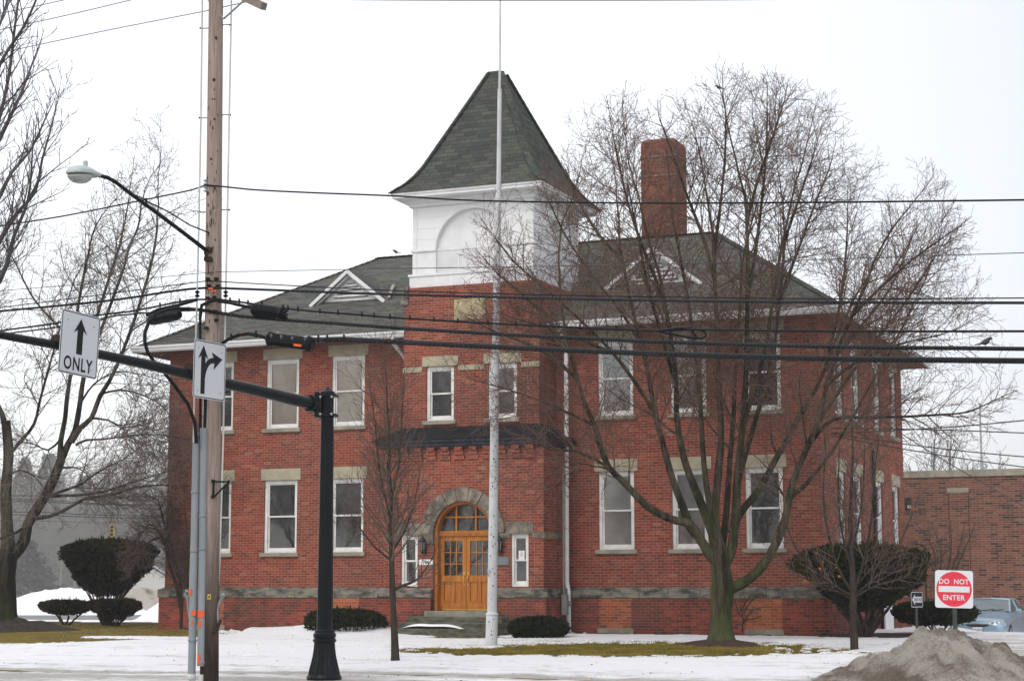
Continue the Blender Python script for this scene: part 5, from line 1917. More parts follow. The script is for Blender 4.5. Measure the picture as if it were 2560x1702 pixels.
def yew(label, pos, prof, seed, n, size=.085, sx=1.0, stems=10, stem_r=.04, z_stem=.0, mats=('yew_leaf',), group=None, lean=0.0, name='yew_bush', rough=.12):
    """clipped yew: prof is (z, radius) of its outline from the underside up"""
    root = tag(empty(name, pos), label, 'bush', group)
    rs = np.random.RandomState(seed)
    zs = np.array([p[0] for p in prof]); rr = np.array([p[1] for p in prof])
    sl = np.hypot(np.diff(zs), np.diff(rr)) * (rr[:-1] + rr[1:])
    cum = np.concatenate([[0], np.cumsum(sl)]) / sl.sum()
    t = rs.rand(n)
    k = np.clip(np.searchsorted(cum, t) - 1, 0, len(sl) - 1)
    f = (t - cum[k]) / (cum[k + 1] - cum[k] + 1e-9)
    z = zs[k] + (zs[k + 1] - zs[k]) * f
    r = rr[k] + (rr[k + 1] - rr[k]) * f
    an = rs.uniform(0, 2 * math.pi, n)
    inner = 1 - np.abs(rs.normal(0, .10, n))
    lump = 1 + rough * 2 * fbm(an * 1.6 + seed, z * 2.2 + 4, 4) + rough * fbm(np.sin(an) * 4 + 9 + seed, np.cos(an) * 4 + z * 5 + 30, 3)
    r = r * inner * lump
    zc = (zs[0] + zs[-1]) / 2
    z = zc + (z - zc) * (1 - (1 - inner) * .6) + .07 * rough * 8 * fbm(np.cos(an) * r * 1.5 + 20, np.sin(an) * r * 1.5 + 20 + seed, 3) * (z > zc)
    pts = np.stack([r * np.cos(an) * sx + lean * z, r * np.sin(an), z], -1)
    nr = np.stack([np.cos(an), np.sin(an), np.full(n, .55)], -1)
    for i, mt_ in enumerate(mats):
        sel = np.arange(n) % len(mats) == i if len(mats) < 2 else (fbm(pts[:, 0] * 1.3 + 11, pts[:, 1] * 1.3 + pts[:, 2] * 1.6 + 7, 3) > (-.09 if 'yew_dry' in mats else .05)) == (i == 1)
        leafcloud('foliage', pts[sel], nr[sel], size, M[mt_], root, seed + i)
    # upright new shoots over the clipped top
    ns = int(n / 45)
    a_s = rs.uniform(0, 6.3, ns); r_s = np.interp(zs[-2], zs, rr) * np.sqrt(rs.rand(ns)) * 1.02
    ps = np.stack([r_s * np.cos(a_s) * sx + lean * zs[-1], r_s * np.sin(a_s), np.full(ns, zs[-1]) - .10 - .25 * (r_s / rr.max()) ** 2], -1)
    leafcloud('shoots', ps, np.tile([[0, 0, 3.0]], (ns, 1)), size * 2.4, M[mats[-1]], root, seed + 9, .07, .5)
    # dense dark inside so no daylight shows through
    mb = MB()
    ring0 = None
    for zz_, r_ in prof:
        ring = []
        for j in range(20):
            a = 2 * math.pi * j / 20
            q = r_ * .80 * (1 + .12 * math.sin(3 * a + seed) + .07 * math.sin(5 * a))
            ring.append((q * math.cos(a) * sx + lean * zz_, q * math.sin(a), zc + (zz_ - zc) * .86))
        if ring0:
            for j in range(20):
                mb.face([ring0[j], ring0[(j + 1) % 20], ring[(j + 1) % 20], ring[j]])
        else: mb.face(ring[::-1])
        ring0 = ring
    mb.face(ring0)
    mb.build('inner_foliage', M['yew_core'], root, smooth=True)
    if stems:
        ls = []
        r3 = random.Random(seed)
        for j in range(stems):
            a = r3.uniform(0, 6.3)
            zt = zs[0] + (zs[-1] - zs[0]) * .35
            rt = np.interp(zt, zs, rr) * r3.uniform(.3, .85)
            pts_ = []
            for i in range(6):
                t_ = i / 5
                pts_.append((rt * math.cos(a) * t_ ** 1.2 * sx + r3.gauss(0, .03) + .08 * math.cos(a), rt * math.sin(a) * t_ ** 1.2 + r3.gauss(0, .03) + .08 * math.sin(a), -.05 + zt * t_))
            ls.append((pts_, taper(6, stem_r * r3.uniform(.6, 1.2), stem_r * .4)))
        v, f_ = tubes_np(ls, 6)
        mesh_np('stems', v, f_, M['bark_young'], root, smooth=True)
    return root


def gpos(px, Y, py=1500):
    p = P(px, py, Y)
    return on_ground(p.x, p.y)


Yy = 62.0
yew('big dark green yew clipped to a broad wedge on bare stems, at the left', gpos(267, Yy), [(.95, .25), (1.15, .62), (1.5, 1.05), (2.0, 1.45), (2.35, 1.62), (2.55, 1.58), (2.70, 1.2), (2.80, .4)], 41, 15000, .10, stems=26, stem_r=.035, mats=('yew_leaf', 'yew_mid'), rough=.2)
yl1 = yew('low wide brownish yew on crooked stems, just left under the big wedge-shaped yew', gpos(166, 63.0), [(.36, .25), (.46, .72), (.62, .88), (.74, .78), (.80, .3)], 42, 5000, .09, sx=1.05, stems=7, stem_r=.04, mats=('yew_leaf', 'yew_dry'), group='low yews at the left')
yl2 = yew('low flat-topped yew with a side stem, standing under the right of the big wedge-shaped yew', gpos(287, 60.5), [(.20, .2), (.42, .55), (.62, .80), (.76, .78), (.86, .4)], 43, 5000, .09, sx=1.05, stems=8, stem_r=.045, mats=('yew_leaf', 'yew_dry'), group='low yews at the left')
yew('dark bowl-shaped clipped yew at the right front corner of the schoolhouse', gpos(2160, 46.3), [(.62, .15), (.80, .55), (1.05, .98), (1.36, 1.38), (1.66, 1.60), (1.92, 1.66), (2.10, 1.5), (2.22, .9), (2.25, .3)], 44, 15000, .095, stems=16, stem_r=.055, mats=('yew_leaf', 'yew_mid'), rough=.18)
yew('low dark spreading bush behind the two traffic signs at the right', gpos(2335, 49.5), [(.24, .3), (.36, .95), (.54, 1.12), (.70, 1.02), (.82, .5)], 45, 6500, .09, sx=1.0, stems=8, stem_r=.03)
b1 = yew('low dark evergreen bush half under a snow heap, left of the entrance steps', gpos(862, 49.8, 1560), [(.0, .75), (.3, 1.0), (.5, .95), (.62, .7), (.68, .3)], 46, 6000, .085, sx=1.08, stems=0, group='clipped bushes by the steps')
b2 = yew('low round dark evergreen bush right of the entrance steps, below the downspout', gpos(1346, 47.6, 1580), [(.0, .55), (.2, .72), (.36, .70), (.46, .5), (.5, .2)], 47, 5000, .075, sx=1.05, stems=0, group='clipped bushes by the steps')


# ================================================================ FLAGPOLE
fp = on_ground(-.48, 43.2)
flag = tag(empty('flagpole', fp), 'tall thin white flagpole with flaking paint, in front of the entrance steps', 'flagpole')


def fpt(px, py): return P(px, py, 43.2) - fp


mb = MB()
mb.tube([fpt(1228, 1620), fpt(1230, 1536)], [.145, .138], 14)
mb.lathe(fpt(1230, 1536), [(.138, -.01), (.15, 0), (.15, .03), (.115, .05)], 14)
mb.tube([fpt(1230, 1536), fpt(1237, 1000), fpt(1242, 700), fpt(1244, 560), fpt(1246, 490)], [.115, .098, .085, .078, .074], 14)
mb.build('lower_shaft', M['flagpole_paint'], flag, smooth=True)
mb = MB()
mb.tube([fpt(1246, 490), fpt(1246.6, 478), fpt(1249, 224)], [.072, .056, .048], 12)
mb.lathe(fpt(1249, 224), [(.048, -.02), (.058, 0), (.03, .02)], 12)
mb.tube([fpt(1249, 224), fpt(1249.6, 150), fpt(1251, -40)], [.032, .030, .022], 10)
mb.build('upper_shaft', M['flagpole_paint'], flag, smooth=True)
mb = MB()
rr_ = random.Random(12)
for k in range(60):
    py = rr_.uniform(1000, 1610)
    px = 1228 + (1620 - py) * .0155 + rr_.uniform(-7, 7)
    c = fpt(px, py)
    ax = fpt(1228 + (1620 - py) * .0155, py)
    d = Vector((c.x - ax.x, 0, 0)); rad = .118 if py < 1536 else .142
    yy = -math.sqrt(max(rad * rad - d.x ** 2, 0)) - .0015
    c.y = ax.y + yy
    s_ = rr_.uniform(.006, .02)
    mb.face([c + Vector((-s_, 0, 0)), c + Vector((0, 0, -s_ * 1.6)), c + Vector((s_ * .8, 0, .1 * s_)), c + Vector((.1 * s_, 0, s_ * 1.4))])
mb.build('paint_chips', M['rust_metal'], flag)
mb = MB()
mb.tube([fpt(1222, 1440) + Vector((0, -.1, 0)), fpt(1218, 1422) + Vector((0, -.12, 0)), fpt(1226, 1428) + Vector((0, -.12, 0))], .012, 6)
mb.build('cleat', M['galvanised'], flag)

# ================================================================ UTILITY POLE
YP = 29.8
gp = P(524, 1725, YP)
gp = Vector((gp.x, YP, 0))
up_ = tag(empty('utility_pole', gp), 'weathered brown wooden utility pole carrying the black cables', 'utility pole')


def pp(px, py, dy=0.0): return P(px, py, YP + dy) - gp


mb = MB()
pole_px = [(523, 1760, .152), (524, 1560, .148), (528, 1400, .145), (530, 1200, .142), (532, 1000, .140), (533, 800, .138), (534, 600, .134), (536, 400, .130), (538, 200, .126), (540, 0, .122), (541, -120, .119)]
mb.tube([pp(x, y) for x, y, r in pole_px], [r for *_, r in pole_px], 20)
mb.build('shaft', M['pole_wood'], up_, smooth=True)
# dark woodpecker and bolt holes
mb = MB()
for (x, y, r) in ((540, 95, .022), (535, 200, .026), (536, 298, .018), (528, 398, .02), (532, 410, .022), (537, 248, .012), (531, 248, .012), (536, 470, .02), (530, 505, .016), (535, 520, .018), (533, 545, .02), (538, 600, .014)):
    c = pp(x, y, -.128)
    mb.face([c + Vector((r * math.cos(a * math.pi / 5), 0, r * 1.2 * math.sin(a * math.pi / 5))) for a in range(10)][::-1])
rr_ = random.Random(3)
for k in range(70):
    y = rr_.choice((rr_.gauss(520, 40), rr_.gauss(620, 60), rr_.uniform(0, 860), rr_.gauss(730, 40)))
    off_ = rr_.uniform(-.085, .085)
    c = pp(536 - (y / 1700) * 10, y) + Vector((off_, -math.sqrt(.134 ** 2 - off_ ** 2) - .003, 0))
    w, h = rr_.uniform(.004, .010), rr_.uniform(.02, .06)
    mb.face([c + Vector((-w, 0, -h)), c + Vector((w, 0, -h * .8)), c + Vector((w * .6, 0, h)), c + Vector((-w * .7, 0, h * .9))])
mb.build('bolt_holes', M['rust_metal'], up_)
# crossarm with braces (only its lower right end shows)
mb = MB()
a_, b_ = P(660, 17, YP - 1.35) - gp, P(420, -95, YP + 1.25) - gp
mb.beam(a_, b_, .10, .115)
ca = mb.build('crossarm', M['crossarm_wood'], up_)
mb = MB()
mid = a_.lerp(b_, .19)
mb.beam(pp(559, 48, -.13), mid + Vector((0, 0, -.05)), .035, .012)
mb.beam(pp(559, 48, -.14), a_.lerp(b_, .80) + Vector((0, 0, -.05)), .035, .012)
mb.build('brace', M['galvanised'], ca)
mb = MB()
mb.lathe(a_.lerp(b_, .045) + Vector((0, 0, .055)), [(.012, 0), (.012, .06), (.05, .065), (.055, .10), (.03, .12), (.045, .13), (.04, .17), (.02, .19)], 12)
mb.build('insulator', M['porcelain'], ca)
# spool insulators holding the secondary
mb = MB()
for k in range(4):
    mb.lathe(pp(515, 480 - k * 8.5, -.06), [(.02, 0), (.045, .008), (.048, .022), (.028, .032), (.02, .045)], 10)
mb.build('insulator', M['porcelain'], up_)
# operating rods on stand-offs at both sides
for pts in ([(506, -20), (502, 300), (497, 560), (492, 760), (486, 1000), (480, 1300), (475, 1480)], [(579, -20), (573, 300), (568, 560), (563, 800), (558, 1100), (549, 1400), (545, 1482)]):
    mb = MB()
    mb.tube([pp(*p, -.02) for p in pts], .015, 8)
    rod = mb.build('operating_rod', M['rod_fibre'], up_)
    mb = MB()
    x, y = (493, 744) if pts[0][0] < 540 else (564, 744)
    mb.lathe(pp(x, y, -.02), [(.012, 0), (.04, .02), (.045, .035), (.018, .05), (.018, .07), (.045, .085), (.04, .10), (.012, .12)], 10)
    mb.build('rod_insulator', M['cable_black'], rod)
for (x0, x1, ys) in ((503, 522, (71, 295, 530)), (577, 556, (63, 288, 525, 980))):
    for y in ys:
        mb = MB()
        xx0 = x0 - (y / 1700) * 17
        xx1 = x1 - (y / 1700) * 8
        mb.tube([pp(xx0 - 3 if x0 < 540 else xx0 + 3, y + (1 if x0 < 540 else -1), -.02), pp(xx1, y, -.04)], .008, 6)
        mb.tube([pp(xx0 - 3.5, y, -.02), pp(xx0 + 3.5, y, -.02)], .014, 6)
        mb.build('standoff', M['cable_black'], up_)
# U-guards and conduits running down to the ground
for pts, r, zt, zb in (([(491, 1106), (487, 1300), (483, 1500), (479, 1690)], .062, 0, 0), ([(510, 1070), (508, 1300), (505, 1500), (503, 1664)], .066, 0, 0)):
    mb = MB()
    mb.tube([pp(*p, -.10) for p in pts], r, 14)
    cd = mb.build('conduit', M['conduit_grey'], up_, smooth=True)
    mb = MB()
    for (x, y) in ((488, 1230), (486, 1377), (481, 1600)) if pts[0][0] < 500 else ((508, 1290), (507, 1372), (504, 1655)):
        c = pp(x, y, -.10)
        mb.lathe(c, [(r + .004, -.02), (r + .009, -.014), (r + .009, .014), (r + .004, .02)], 14)
    for k in range(12):
        y = pts[0][1] + 20 + k * 45
        x = np.interp(y, [p[1] for p in pts], [p[0] for p in pts]) + (r / YP * F_PX) * (.93 if pts[0][0] > 500 else -.3)
        c = pp(x, y, -.10 - r * .4)
        mb.lathe(c, [(.008, -.008), (.008, .008)], 6)
    mb.build('strap', M['conduit_joint'], cd)
mb = MB()
mb.tube([pp(481, 1690, -.10), pp(480, 1760, -.10)], .050, 12)
mb.lathe(pp(478, 1690, -.10), [(.075, -.04), (.08, 0), (.07, .04)], 14)
mb.tube([pp(503, 1685, -.10), pp(502, 1760, -.10)], .050, 12)
mb.build('ground_pipe', M['rod_fibre'], up_, smooth=True)
mb = MB()
mb.tube([pp(512, 1075, -.10), pp(513, 1000, -.12), pp(512, 930, -.12)], .028, 8)
mb.tube([pp(500, 1110, -.06), pp(501, 900, -.08), pp(500, 810, -.08), pp(504, 760, -.12)], .022, 8)
mb.build('riser_cable', M['cable_black'], up_, smooth=True)
# orange marking tape, yellow tag
for (x, y, w, h, d) in ((476, 1479, .02, .07, -.166), (484, 1532, .034, .06, -.165), (480, 1556, .012, .05, -.163), (502, 1534, .05, .075, -.168), (500, 1559, .02, .08, -.168), (497, 1647, .022, .12, -.168)):
    c = pp(x, y, d)
    mb = MB()
    mb.box(c.x - w, c.x + w, c.y - .006, c.y, c.z - h * .7, c.z + h * .7)
    mb.build('marking_tape', M['tape_orange'], up_)
for (x, y, w, h) in ((527, 721, .04, .012), (534, 727, .035, .012)):
    mb = MB()
    c = pp(x, y, -.215)
    mb.box(c.x - w, c.x + w, c.y - .006, c.y, c.z - h, c.z + h)
    mb.build('marking_tape', M['tape_orange'], up_)
mb = MB()
c = pp(523, 1491, -.152)
mb.box(c.x - .026, c.x + .026, c.y - .006, c.y, c.z - .04, c.z + .04)
tagp = mb.build('number_tag', M['tag_yellow'], up_)
mb = MB()
add_text(mb, '8', c.x, c.z, .05, c.y - .0075, 0, .03)
mb.build('digit', M['number_black'], tagp)
# iron hardware: bracket arm, side irons, bolts
mb = MB()
q = lambda x, y, d=-.14: pp(x, y, d)
mb.beam(q(534, 1200), q(533, 1245), .03, .03)
mb.tube([q(534, 1203), q(571, 1204, -.25)], .016, 6)
mb.tube([q(533, 1244), q(566, 1210, -.25)], .014, 6)
mb.tube([q(572, 1200, -.25), q(568, 1216, -.25)], .022, 6)
mb.lathe(q(533, 1203), [(.03, -.02), (.03, .03)], 8)
mb.lathe(q(532, 1242), [(.03, -.02), (.03, .03)], 8)
mb.build('bracket', M['cable_black'], up_)
for pts in ([(545, 1562), (543, 1540), (543, 1520), (552, 1500), (558, 1486), (561, 1484)], [(474, 1545), (472, 1520), (470, 1498), (464, 1484), (466, 1478), (474, 1480)]):
    mb = MB()
    mb.tube([pp(*p, -.05) for p in pts], [.016, .024, .024, .024, .04, .02], 8)
    mb.build('crank_handle', M['galvanised'], up_, smooth=True)
mb = MB()
mb.tube([pp(533, 1582, -.13), pp(545, 1565, -.1), pp(552, 1548, -.08)], [.03, .03, .022], 8)
mb.build('hinge', M['rust_metal'], up_)
for (x, y) in ((519, 697), (541, 697), (519, 745), (536, 743), (518, 776), (538, 778), (541, 800), (516, 820), (522, 714), (545, 715)):
    c = pp(x, y, -.15)
    mb = MB()
    mb.cbox(c.x - .035, c.x + .035, c.y - .03, c.y + .03, c.z - .022, c.z + .022, .006)
    mb.build('cable_clamp', M['cable_black'], up_)

# ---- street lamp on its arm
sl_o = P(519, 625, YP) - Vector((0, 0, 0))
lamp = tag(empty('street_lamp', sl_o), 'grey cobra head street lamp on a long black arm reaching left from the wooden pole', 'street lamp')


def lp(px, py, Y): return P(px, py, Y) - sl_o


mb = MB()
mb.tube([lp(518, 628, YP - .16), lp(508, 620, YP - .25), lp(460, 583, YP - .7), lp(400, 538, YP - 1.3), lp(330, 487, YP - 1.95), lp(290, 456, YP - 2.3), lp(268, 444, YP - 2.5), lp(240, 437, YP - 2.7)], [.034, .036, .034, .033, .031, .03, .03, .03], 10)
mb.build('arm', M['cable_black'], lamp, smooth=True)
mb = MB()
for y0, y1 in ((618, 630), (642, 654)):
    a, b = lp(510, y0, YP - .16), lp(532, y1, YP - .12)
    mb.cbox(min(a.x, b.x), max(a.x, b.x), a.y - .03, a.y + .06, b.z, a.z, .01)
mb.tube([lp(513, 628, YP - .2), lp(517, 645, YP - .17)], .028, 8)
mb.build('wall_bracket', M['rust_metal'], lamp)
mb = MB()
mb.tube([lp(366, 505, YP - 1.6), lp(365, 499, YP - 1.6), lp(320, 481, YP - 2.0)], .010, 6)
mb.tube([lp(364, 513, YP - 1.62), lp(366, 496, YP - 1.62)], .02, 6)
mb.tube([lp(366, 503, YP - 1.6), lp(420, 529, YP - 1.1), lp(475, 563, YP - .6), lp(522, 582, YP - .12)], .012, 6)
mb.build('lamp_wire', M['cable_black'], lamp)
# luminaire: body lofted along its axis
ax0, ax1 = lp(247, 438, YP - 2.66), lp(175, 430, YP - 3.3)
axd = (ax1 - ax0)
aL = axd.length
axd.normalize()
side_ = axd.cross(Vector((0, 0, 1))).normalized()
upx = side_.cross(axd)
secs = [(0, .05, .045, -.03), (.12, .07, .06, -.05), (.3, .115, .085, -.055), (.5, .16, .115, -.05), (.7, .175, .12, -.04), (.87, .15, .095, -.03), (.96, .09, .05, -.02), (1.0, .03, .015, -.01)]
mb = MB()
prev = None
for f, w, hu, hd in secs:
    c = ax0 + axd * (f * aL)
    ring = []
    for k in range(16):
        a = 2 * math.pi * k / 16
        s_, cc_ = math.sin(a), math.cos(a)
        ring.append(c + side_ * (w * cc_) + upx * ((hu if s_ > 0 else -hd) * s_))
    if prev:
        for k in range(16): mb.face([prev[k], prev[(k + 1) % 16], ring[(k + 1) % 16], ring[k]])
    else: mb.face(ring[::-1])
    prev = ring
mb.face(prev)
c = ax0 + axd * (aL * .45) + upx * .10
mb.tube([c, c + upx * .09], .035, 10)
head = mb.build('lamp_head', M['lamp_grey'], lamp, smooth=True)
mb = MB()
prev = None
cx = ax0 + axd * (aL * .66) - upx * .035
for r_, z_ in ((1, 0), (.96, -.03), (.82, -.07), (.55, -.105), (.25, -.12), (.03, -.125)):
    ring = [cx + axd * (.24 * r_ * math.cos(2 * math.pi * k / 16)) + side_ * (.155 * r_ * math.sin(2 * math.pi * k / 16)) + upx * z_ for k in range(16)]
    if prev:
        for k in range(16): mb.face([prev[k], prev[(k + 1) % 16], ring[(k + 1) % 16], ring[k]][::-1])
    prev = ring
mb.face(prev)
mb.build('lamp_lens', M['lens_pale'], head, smooth=True)

# ================================================================ OVERHEAD CABLES
YWL, YWR = 33.0, 24.5   # depth of the line at the left and right picture edges


def yw(px):
    return YP - .18 + (YWL - YP) * (530 - px) / 530 if px < 530 else YP - .18 + (YWR - YP) * (px - 530) / 2030


def smooth_px(spec, step=40):
    out = []
    n = len(spec)
    for i in range(n - 1):
        p0, p1, p2, p3 = [np.array(spec[j], float) for j in (max(i - 1, 0), i, i + 1, min(i + 2, n - 1))]
        k = max(1, int(abs(p2[0] - p1[0]) / step))
        for j in range(k):
            t = j / k
            out.append(tuple(.5 * ((2 * p1) + (p2 - p0) * t + (2 * p0 - 5 * p1 + 4 * p2 - p3) * t * t + (3 * p1 - p0 - 3 * p2 + p3) * t ** 3)))
    out.append(spec[-1])
    return out


def cable(label, spec, r, mat='cable_black', group='overhead cables on the wooden pole', dy=0.0, yfun=None, clips=None, name='overhead_cable', spiral=False, sides=8, tapes=()):
    s = smooth_px(spec)
    pts = [P(x, y, (yfun or yw)(x) + dy) for x, y in s]
    o = pts[len(pts) // 2]
    mb = MB()
    mb.tube([p - o for p in pts], r, sides)
    root = mb.build(name, M[mat], None, smooth=True, loc=o)
    tag(root, label, 'cable', group)
    if clips:
        for x in clips:
            mb = MB()
            y = np.interp(x, [a for a, b in s], [b for a, b in s])
            c = P(x, y, (yfun or yw)(x) + dy) - o
            mb.cbox(c.x - .012, c.x + .012, c.y - r - .012, c.y + r + .012, c.z - r - .012, c.z + r + .035, .004)
            mb.build('cable_clip', M['cable_black'], root)
    for x0, x1 in tapes:
        mb = MB()
        xs_, ys_ = [a for a, b in s], [b for a, b in s]
        q = [P(x0 + (x1 - x0) * k / 4, np.interp(x0 + (x1 - x0) * k / 4, xs_, ys_), (yfun or yw)(x0) + dy) - o for k in range(5)]
        mb.tube(q, r * 1.06, 8)
        mb.build('marking_tape', M['tape_orange'], root)
    if spiral:
        mb = MB()
        for i in range(0, len(pts) - 1):
            for k in range(4):
                t = k / 4
                c = pts[i].lerp(pts[i + 1], t) - o
                d = (pts[i + 1] - pts[i]).normalized()
                mb.tube([c + Vector((0, -r * .9, -r * .6)), c + d * r * 2.2 + Vector((0, -r * 1.06, 0)), c + d * r * 4.4 + Vector((0, -r * .7, r * .75))], .0022, 3, caps=False)
        mb.build('lashing_wire', M['cable_pale'], root)
    return root


E_ = 2620
cable('thin black wire at the lamp arm height, running left and right from the pole insulators', [(-60, 575), (0, 565), (160, 540), (345, 503), (480, 475), (515, 463), (625, 474), (780, 482), (985, 490), (1150, 500), (1350, 505), (1640, 508), (2060, 506), (2560, 500), (E_, 499)], .0135)
cable('hair-thin wire crossing the belfry base, above the thick black cables', [(-60, 733), (0, 727), (250, 707), (517, 682), (600, 679), (1030, 671), (1640, 661), (2100, 647), (2560, 632), (E_, 630)], .006, 'cable_thin')
cable('thin wire just above the spiralled medium cable', [(-60, 777), (0, 769), (250, 737), (480, 707), (520, 702), (600, 707), (950, 725), (1300, 736), (1640, 742), (2100, 747), (2560, 745), (E_, 745)], .009)
cable('medium black cable with pale spiral lashing, topmost of the thick cables', [(-60, 787), (0, 778), (150, 764), (300, 748), (430, 728), (510, 720), (600, 722), (950, 735), (1300, 744), (1640, 751), (2100, 756), (2560, 757), (E_, 757)], .020, spiral=True)
cable('lashed cable bundle with small clips crossing the date stone of the tower', [(-60, 840), (0, 827), (140, 808), (225, 790), (330, 778), (420, 760), (480, 749), (545, 748), (600, 755), (700, 769), (780, 778), (900, 787), (1000, 795), (1300, 812), (1640, 827), (1720, 824), (2100, 828), (2560, 828), (E_, 828)], .0165,
      clips=[400, 450, 575, 598, 620, 655, 708, 720, 745, 800, 845, 905, 935, 975, 1025, 1085, 1145, 1220, 1290, 1350, 1450, 1540])
cable('thin sagging wire left of the pole, under the clipped cable bundle', [(-60, 852), (0, 836), (130, 820), (226, 803), (290, 789), (350, 783), (460, 777), (520, 775)], .014)
cable('thick double cable below the ribbed splice case', [(440, 771), (475, 772), (510, 776), (600, 790), (700, 799), (820, 807), (1000, 820), (1300, 838), (1640, 854), (1860, 861), (2100, 867), (2560, 872), (E_, 873)], .029, spiral=True, tapes=[(559, 578)])
cable('thickest lowest black cable, running right from the boxy splice case', [(775, 850), (800, 849), (860, 848), (940, 852), (1000, 855), (1300, 870), (1640, 884), (1860, 891), (2100, 897), (2560, 902), (E_, 903)], .040, clips=[796, 818, 860], spiral=True)
cable('short thick black cable arching from behind the turn sign to the boxy splice case', [(548, 872), (556, 858), (574, 846), (598, 837), (620, 834), (645, 838), (672, 847)], .031, clips=[578, 640], tapes=[(601, 621)])
cable('black cable bending over the pole down to its riser', [(500, 800), (502, 772), (506, 762), (530, 752), (552, 749)], .026, dy=-.06, tapes=[(508, 522)])
cable('short black cable entering the ribbed splice case', [(545, 753), (575, 757), (600, 763), (635, 770)], .026, dy=-.05, tapes=[(581, 602)])
cable('dark cable loop dropping from the left splice case to the grey conduit', [(450, 771), (420, 774), (390, 785), (372, 806), (362, 832), (362, 855), (369, 880), (384, 902), (410, 930), (440, 968), (470, 1010), (487, 1055), (491, 1108)], .030, yfun=lambda x: YP - .5 + .0028 * (x - 400))
for i, (sp_, lab) in enumerate((([(-40, 44), (0, 34), (90, 16), (180, -4)], 'uppermost thin power line at the upper left corner'), ([(-40, 85), (0, 75), (170, 38), (330, 0), (400, -16)], 'middle thin power line at the upper left corner'), ([(-40, 142), (0, 133), (260, 78), (520, 27), (560, 18), (640, 0)], 'lowest thin power line at the upper left, passing behind the pole'))):
    cable(lab, sp_, .0095, 'cable_pale', 'power lines at the upper left', yfun=lambda x: YP + .6 + (560 - x) * .006)
cable('faint thin line along the top edge of the picture', [(700, -4), (850, 0), (1150, 2), (1500, 2), (1900, 0), (2100, -4)], .007, 'cable_thin', None)
# snowshoe loop of spare fibre on the lashed bundle
sn = P(1700, 832, yw(1700))
loop = tag(empty('cable_loop', sn), 'black teardrop loop of spare cable hanging on the lashed bundle at the right', 'cable loop')
mb = MB()
mb.tube([P(x, y, yw(1700) - .03) - sn for x, y in ((1640, 828), (1670, 824), (1700, 820), (1740, 822), (1762, 829), (1766, 838), (1758, 845), (1740, 846), (1710, 841), (1675, 834), (1650, 829))], .018, 8)
mb.build('loop_cable', M['cable_black'], loop, smooth=True)
mb = MB()
mb.beam(P(1728, 824, yw(1700) - .03) - sn, P(1742, 845, yw(1700) - .03) - sn, .03, .02)
mb.build('loop_spreader', M['cable_black'], loop)


def splice(label, p0, p1, r, kind, dy=-.05):
    a, b = P(*p0, yw(p0[0]) + dy), P(*p1, yw(p1[0]) + dy)
    o = (a + b) / 2
    d = (b - a).normalized()
    L = (b - a).length
    root = tag(empty('splice_case', o), label, 'splice case')
    mb = MB()
    c = lambda f: d * (L * (f - .5))
    if kind == 'box':
        mb.tube([c(0), c(.04), c(.09), c(.10), c(.88), c(.89), c(.95), c(1)], [r * .55, r * .95, r * 1.0, r * .86, r * .86, r * 1.05, r * 1.05, r * .7], 8, start=math.pi / 8)
        root_b = mb.build('case_body', M['splice_black'], root)
        mb = MB()
        for f in (.30, .56, .76): mb.tube([c(f), c(f + .015)], r * .90, 8, start=math.pi / 8)
        mb.build('case_band', M['cable_black'], root)
        mb = MB()
        for f in (.1, .32, .56, .85):
            for s_ in (-.012, .012):
                q0 = c(f) + d * s_ + Vector((0, -r * .62, r * .62))
                mb.tube([q0, q0 + Vector((0, -.03, -.06))], .005, 5)
        for f in (.22, .85):
            mb.tube([c(f) + Vector((0, 0, r * .8)), c(f) + Vector((0.01, 0, r * 1.15))], .008, 5)
        mb.build('latch', M['galvanised'], root)
        mb = MB()
        q0 = c(.68) + Vector((0, -r * .9, -r * .45))
        mb.beam(q0 - d * .07, q0 + d * .07, .012, .035)
        mb.build('case_label', M['tape_orange'], root)
    elif kind == 'rib':
        pts, rs_ = [c(0), c(.06)], [r * .6, r * .9]
        for k in range(20):
            f = .08 + .70 * k / 20
            pts += [c(f), c(f + .017)]
            rs_ += [r * .94, r * 1.0]
        pts += [c(.82), c(.90)]; rs_ += [r * 1.1, r * 1.05]
        mb.tube(pts, rs_, 14)
        mb.build('case_body', M['splice_black'], root)
        mb = MB()
        for k in range(7):
            a_ = 2 * math.pi * k / 7
            q0 = c(.9) + Vector((0, math.cos(a_), math.sin(a_))) * r * .65
            mb.tube([q0, q0 + d * L * .12], .018, 8)
        mb.build('cable_port', M['cable_black'], root)
    else:
        mb.tube([c(0), c(.05), c(.12), c(.9), c(1)], [r * .5, r * .9, r, r * .95, r * .6], 10)
        mb.build('case_body', M['splice_black'], root, smooth=True)
        mb = MB()
        t0 = c(0) + Vector((0, -.02, r * 1.35))
        mb.tube([c(-.1) + Vector((0, 0, r * .9)), c(.3) + Vector((0, 0, r * 1.5)), c(1.0) + Vector((0, 0, r * 1.6)), c(1.55) + Vector((0, 0, r * 1.9))], .028, 8)
        mb.build('strap_bar', M['cable_black'], root, smooth=True)
        mb = MB()
        for f in (.3, .6): mb.tube([c(f), c(f + .03)], r * 1.04, 10)
        mb.build('case_band', M['cable_black'], root)
    return root


splice('boxy black splice case with latches, lowest of the cases right of the pole', (668, 847), (783, 861), .125, 'box')
splice('ribbed black cylindrical splice case right of the pole', (630, 774), (716, 785), .105, 'rib')
splice('tilted dark splice case hanging left of the pole', (374, 800), (449, 786), .10, 'old', -.3)

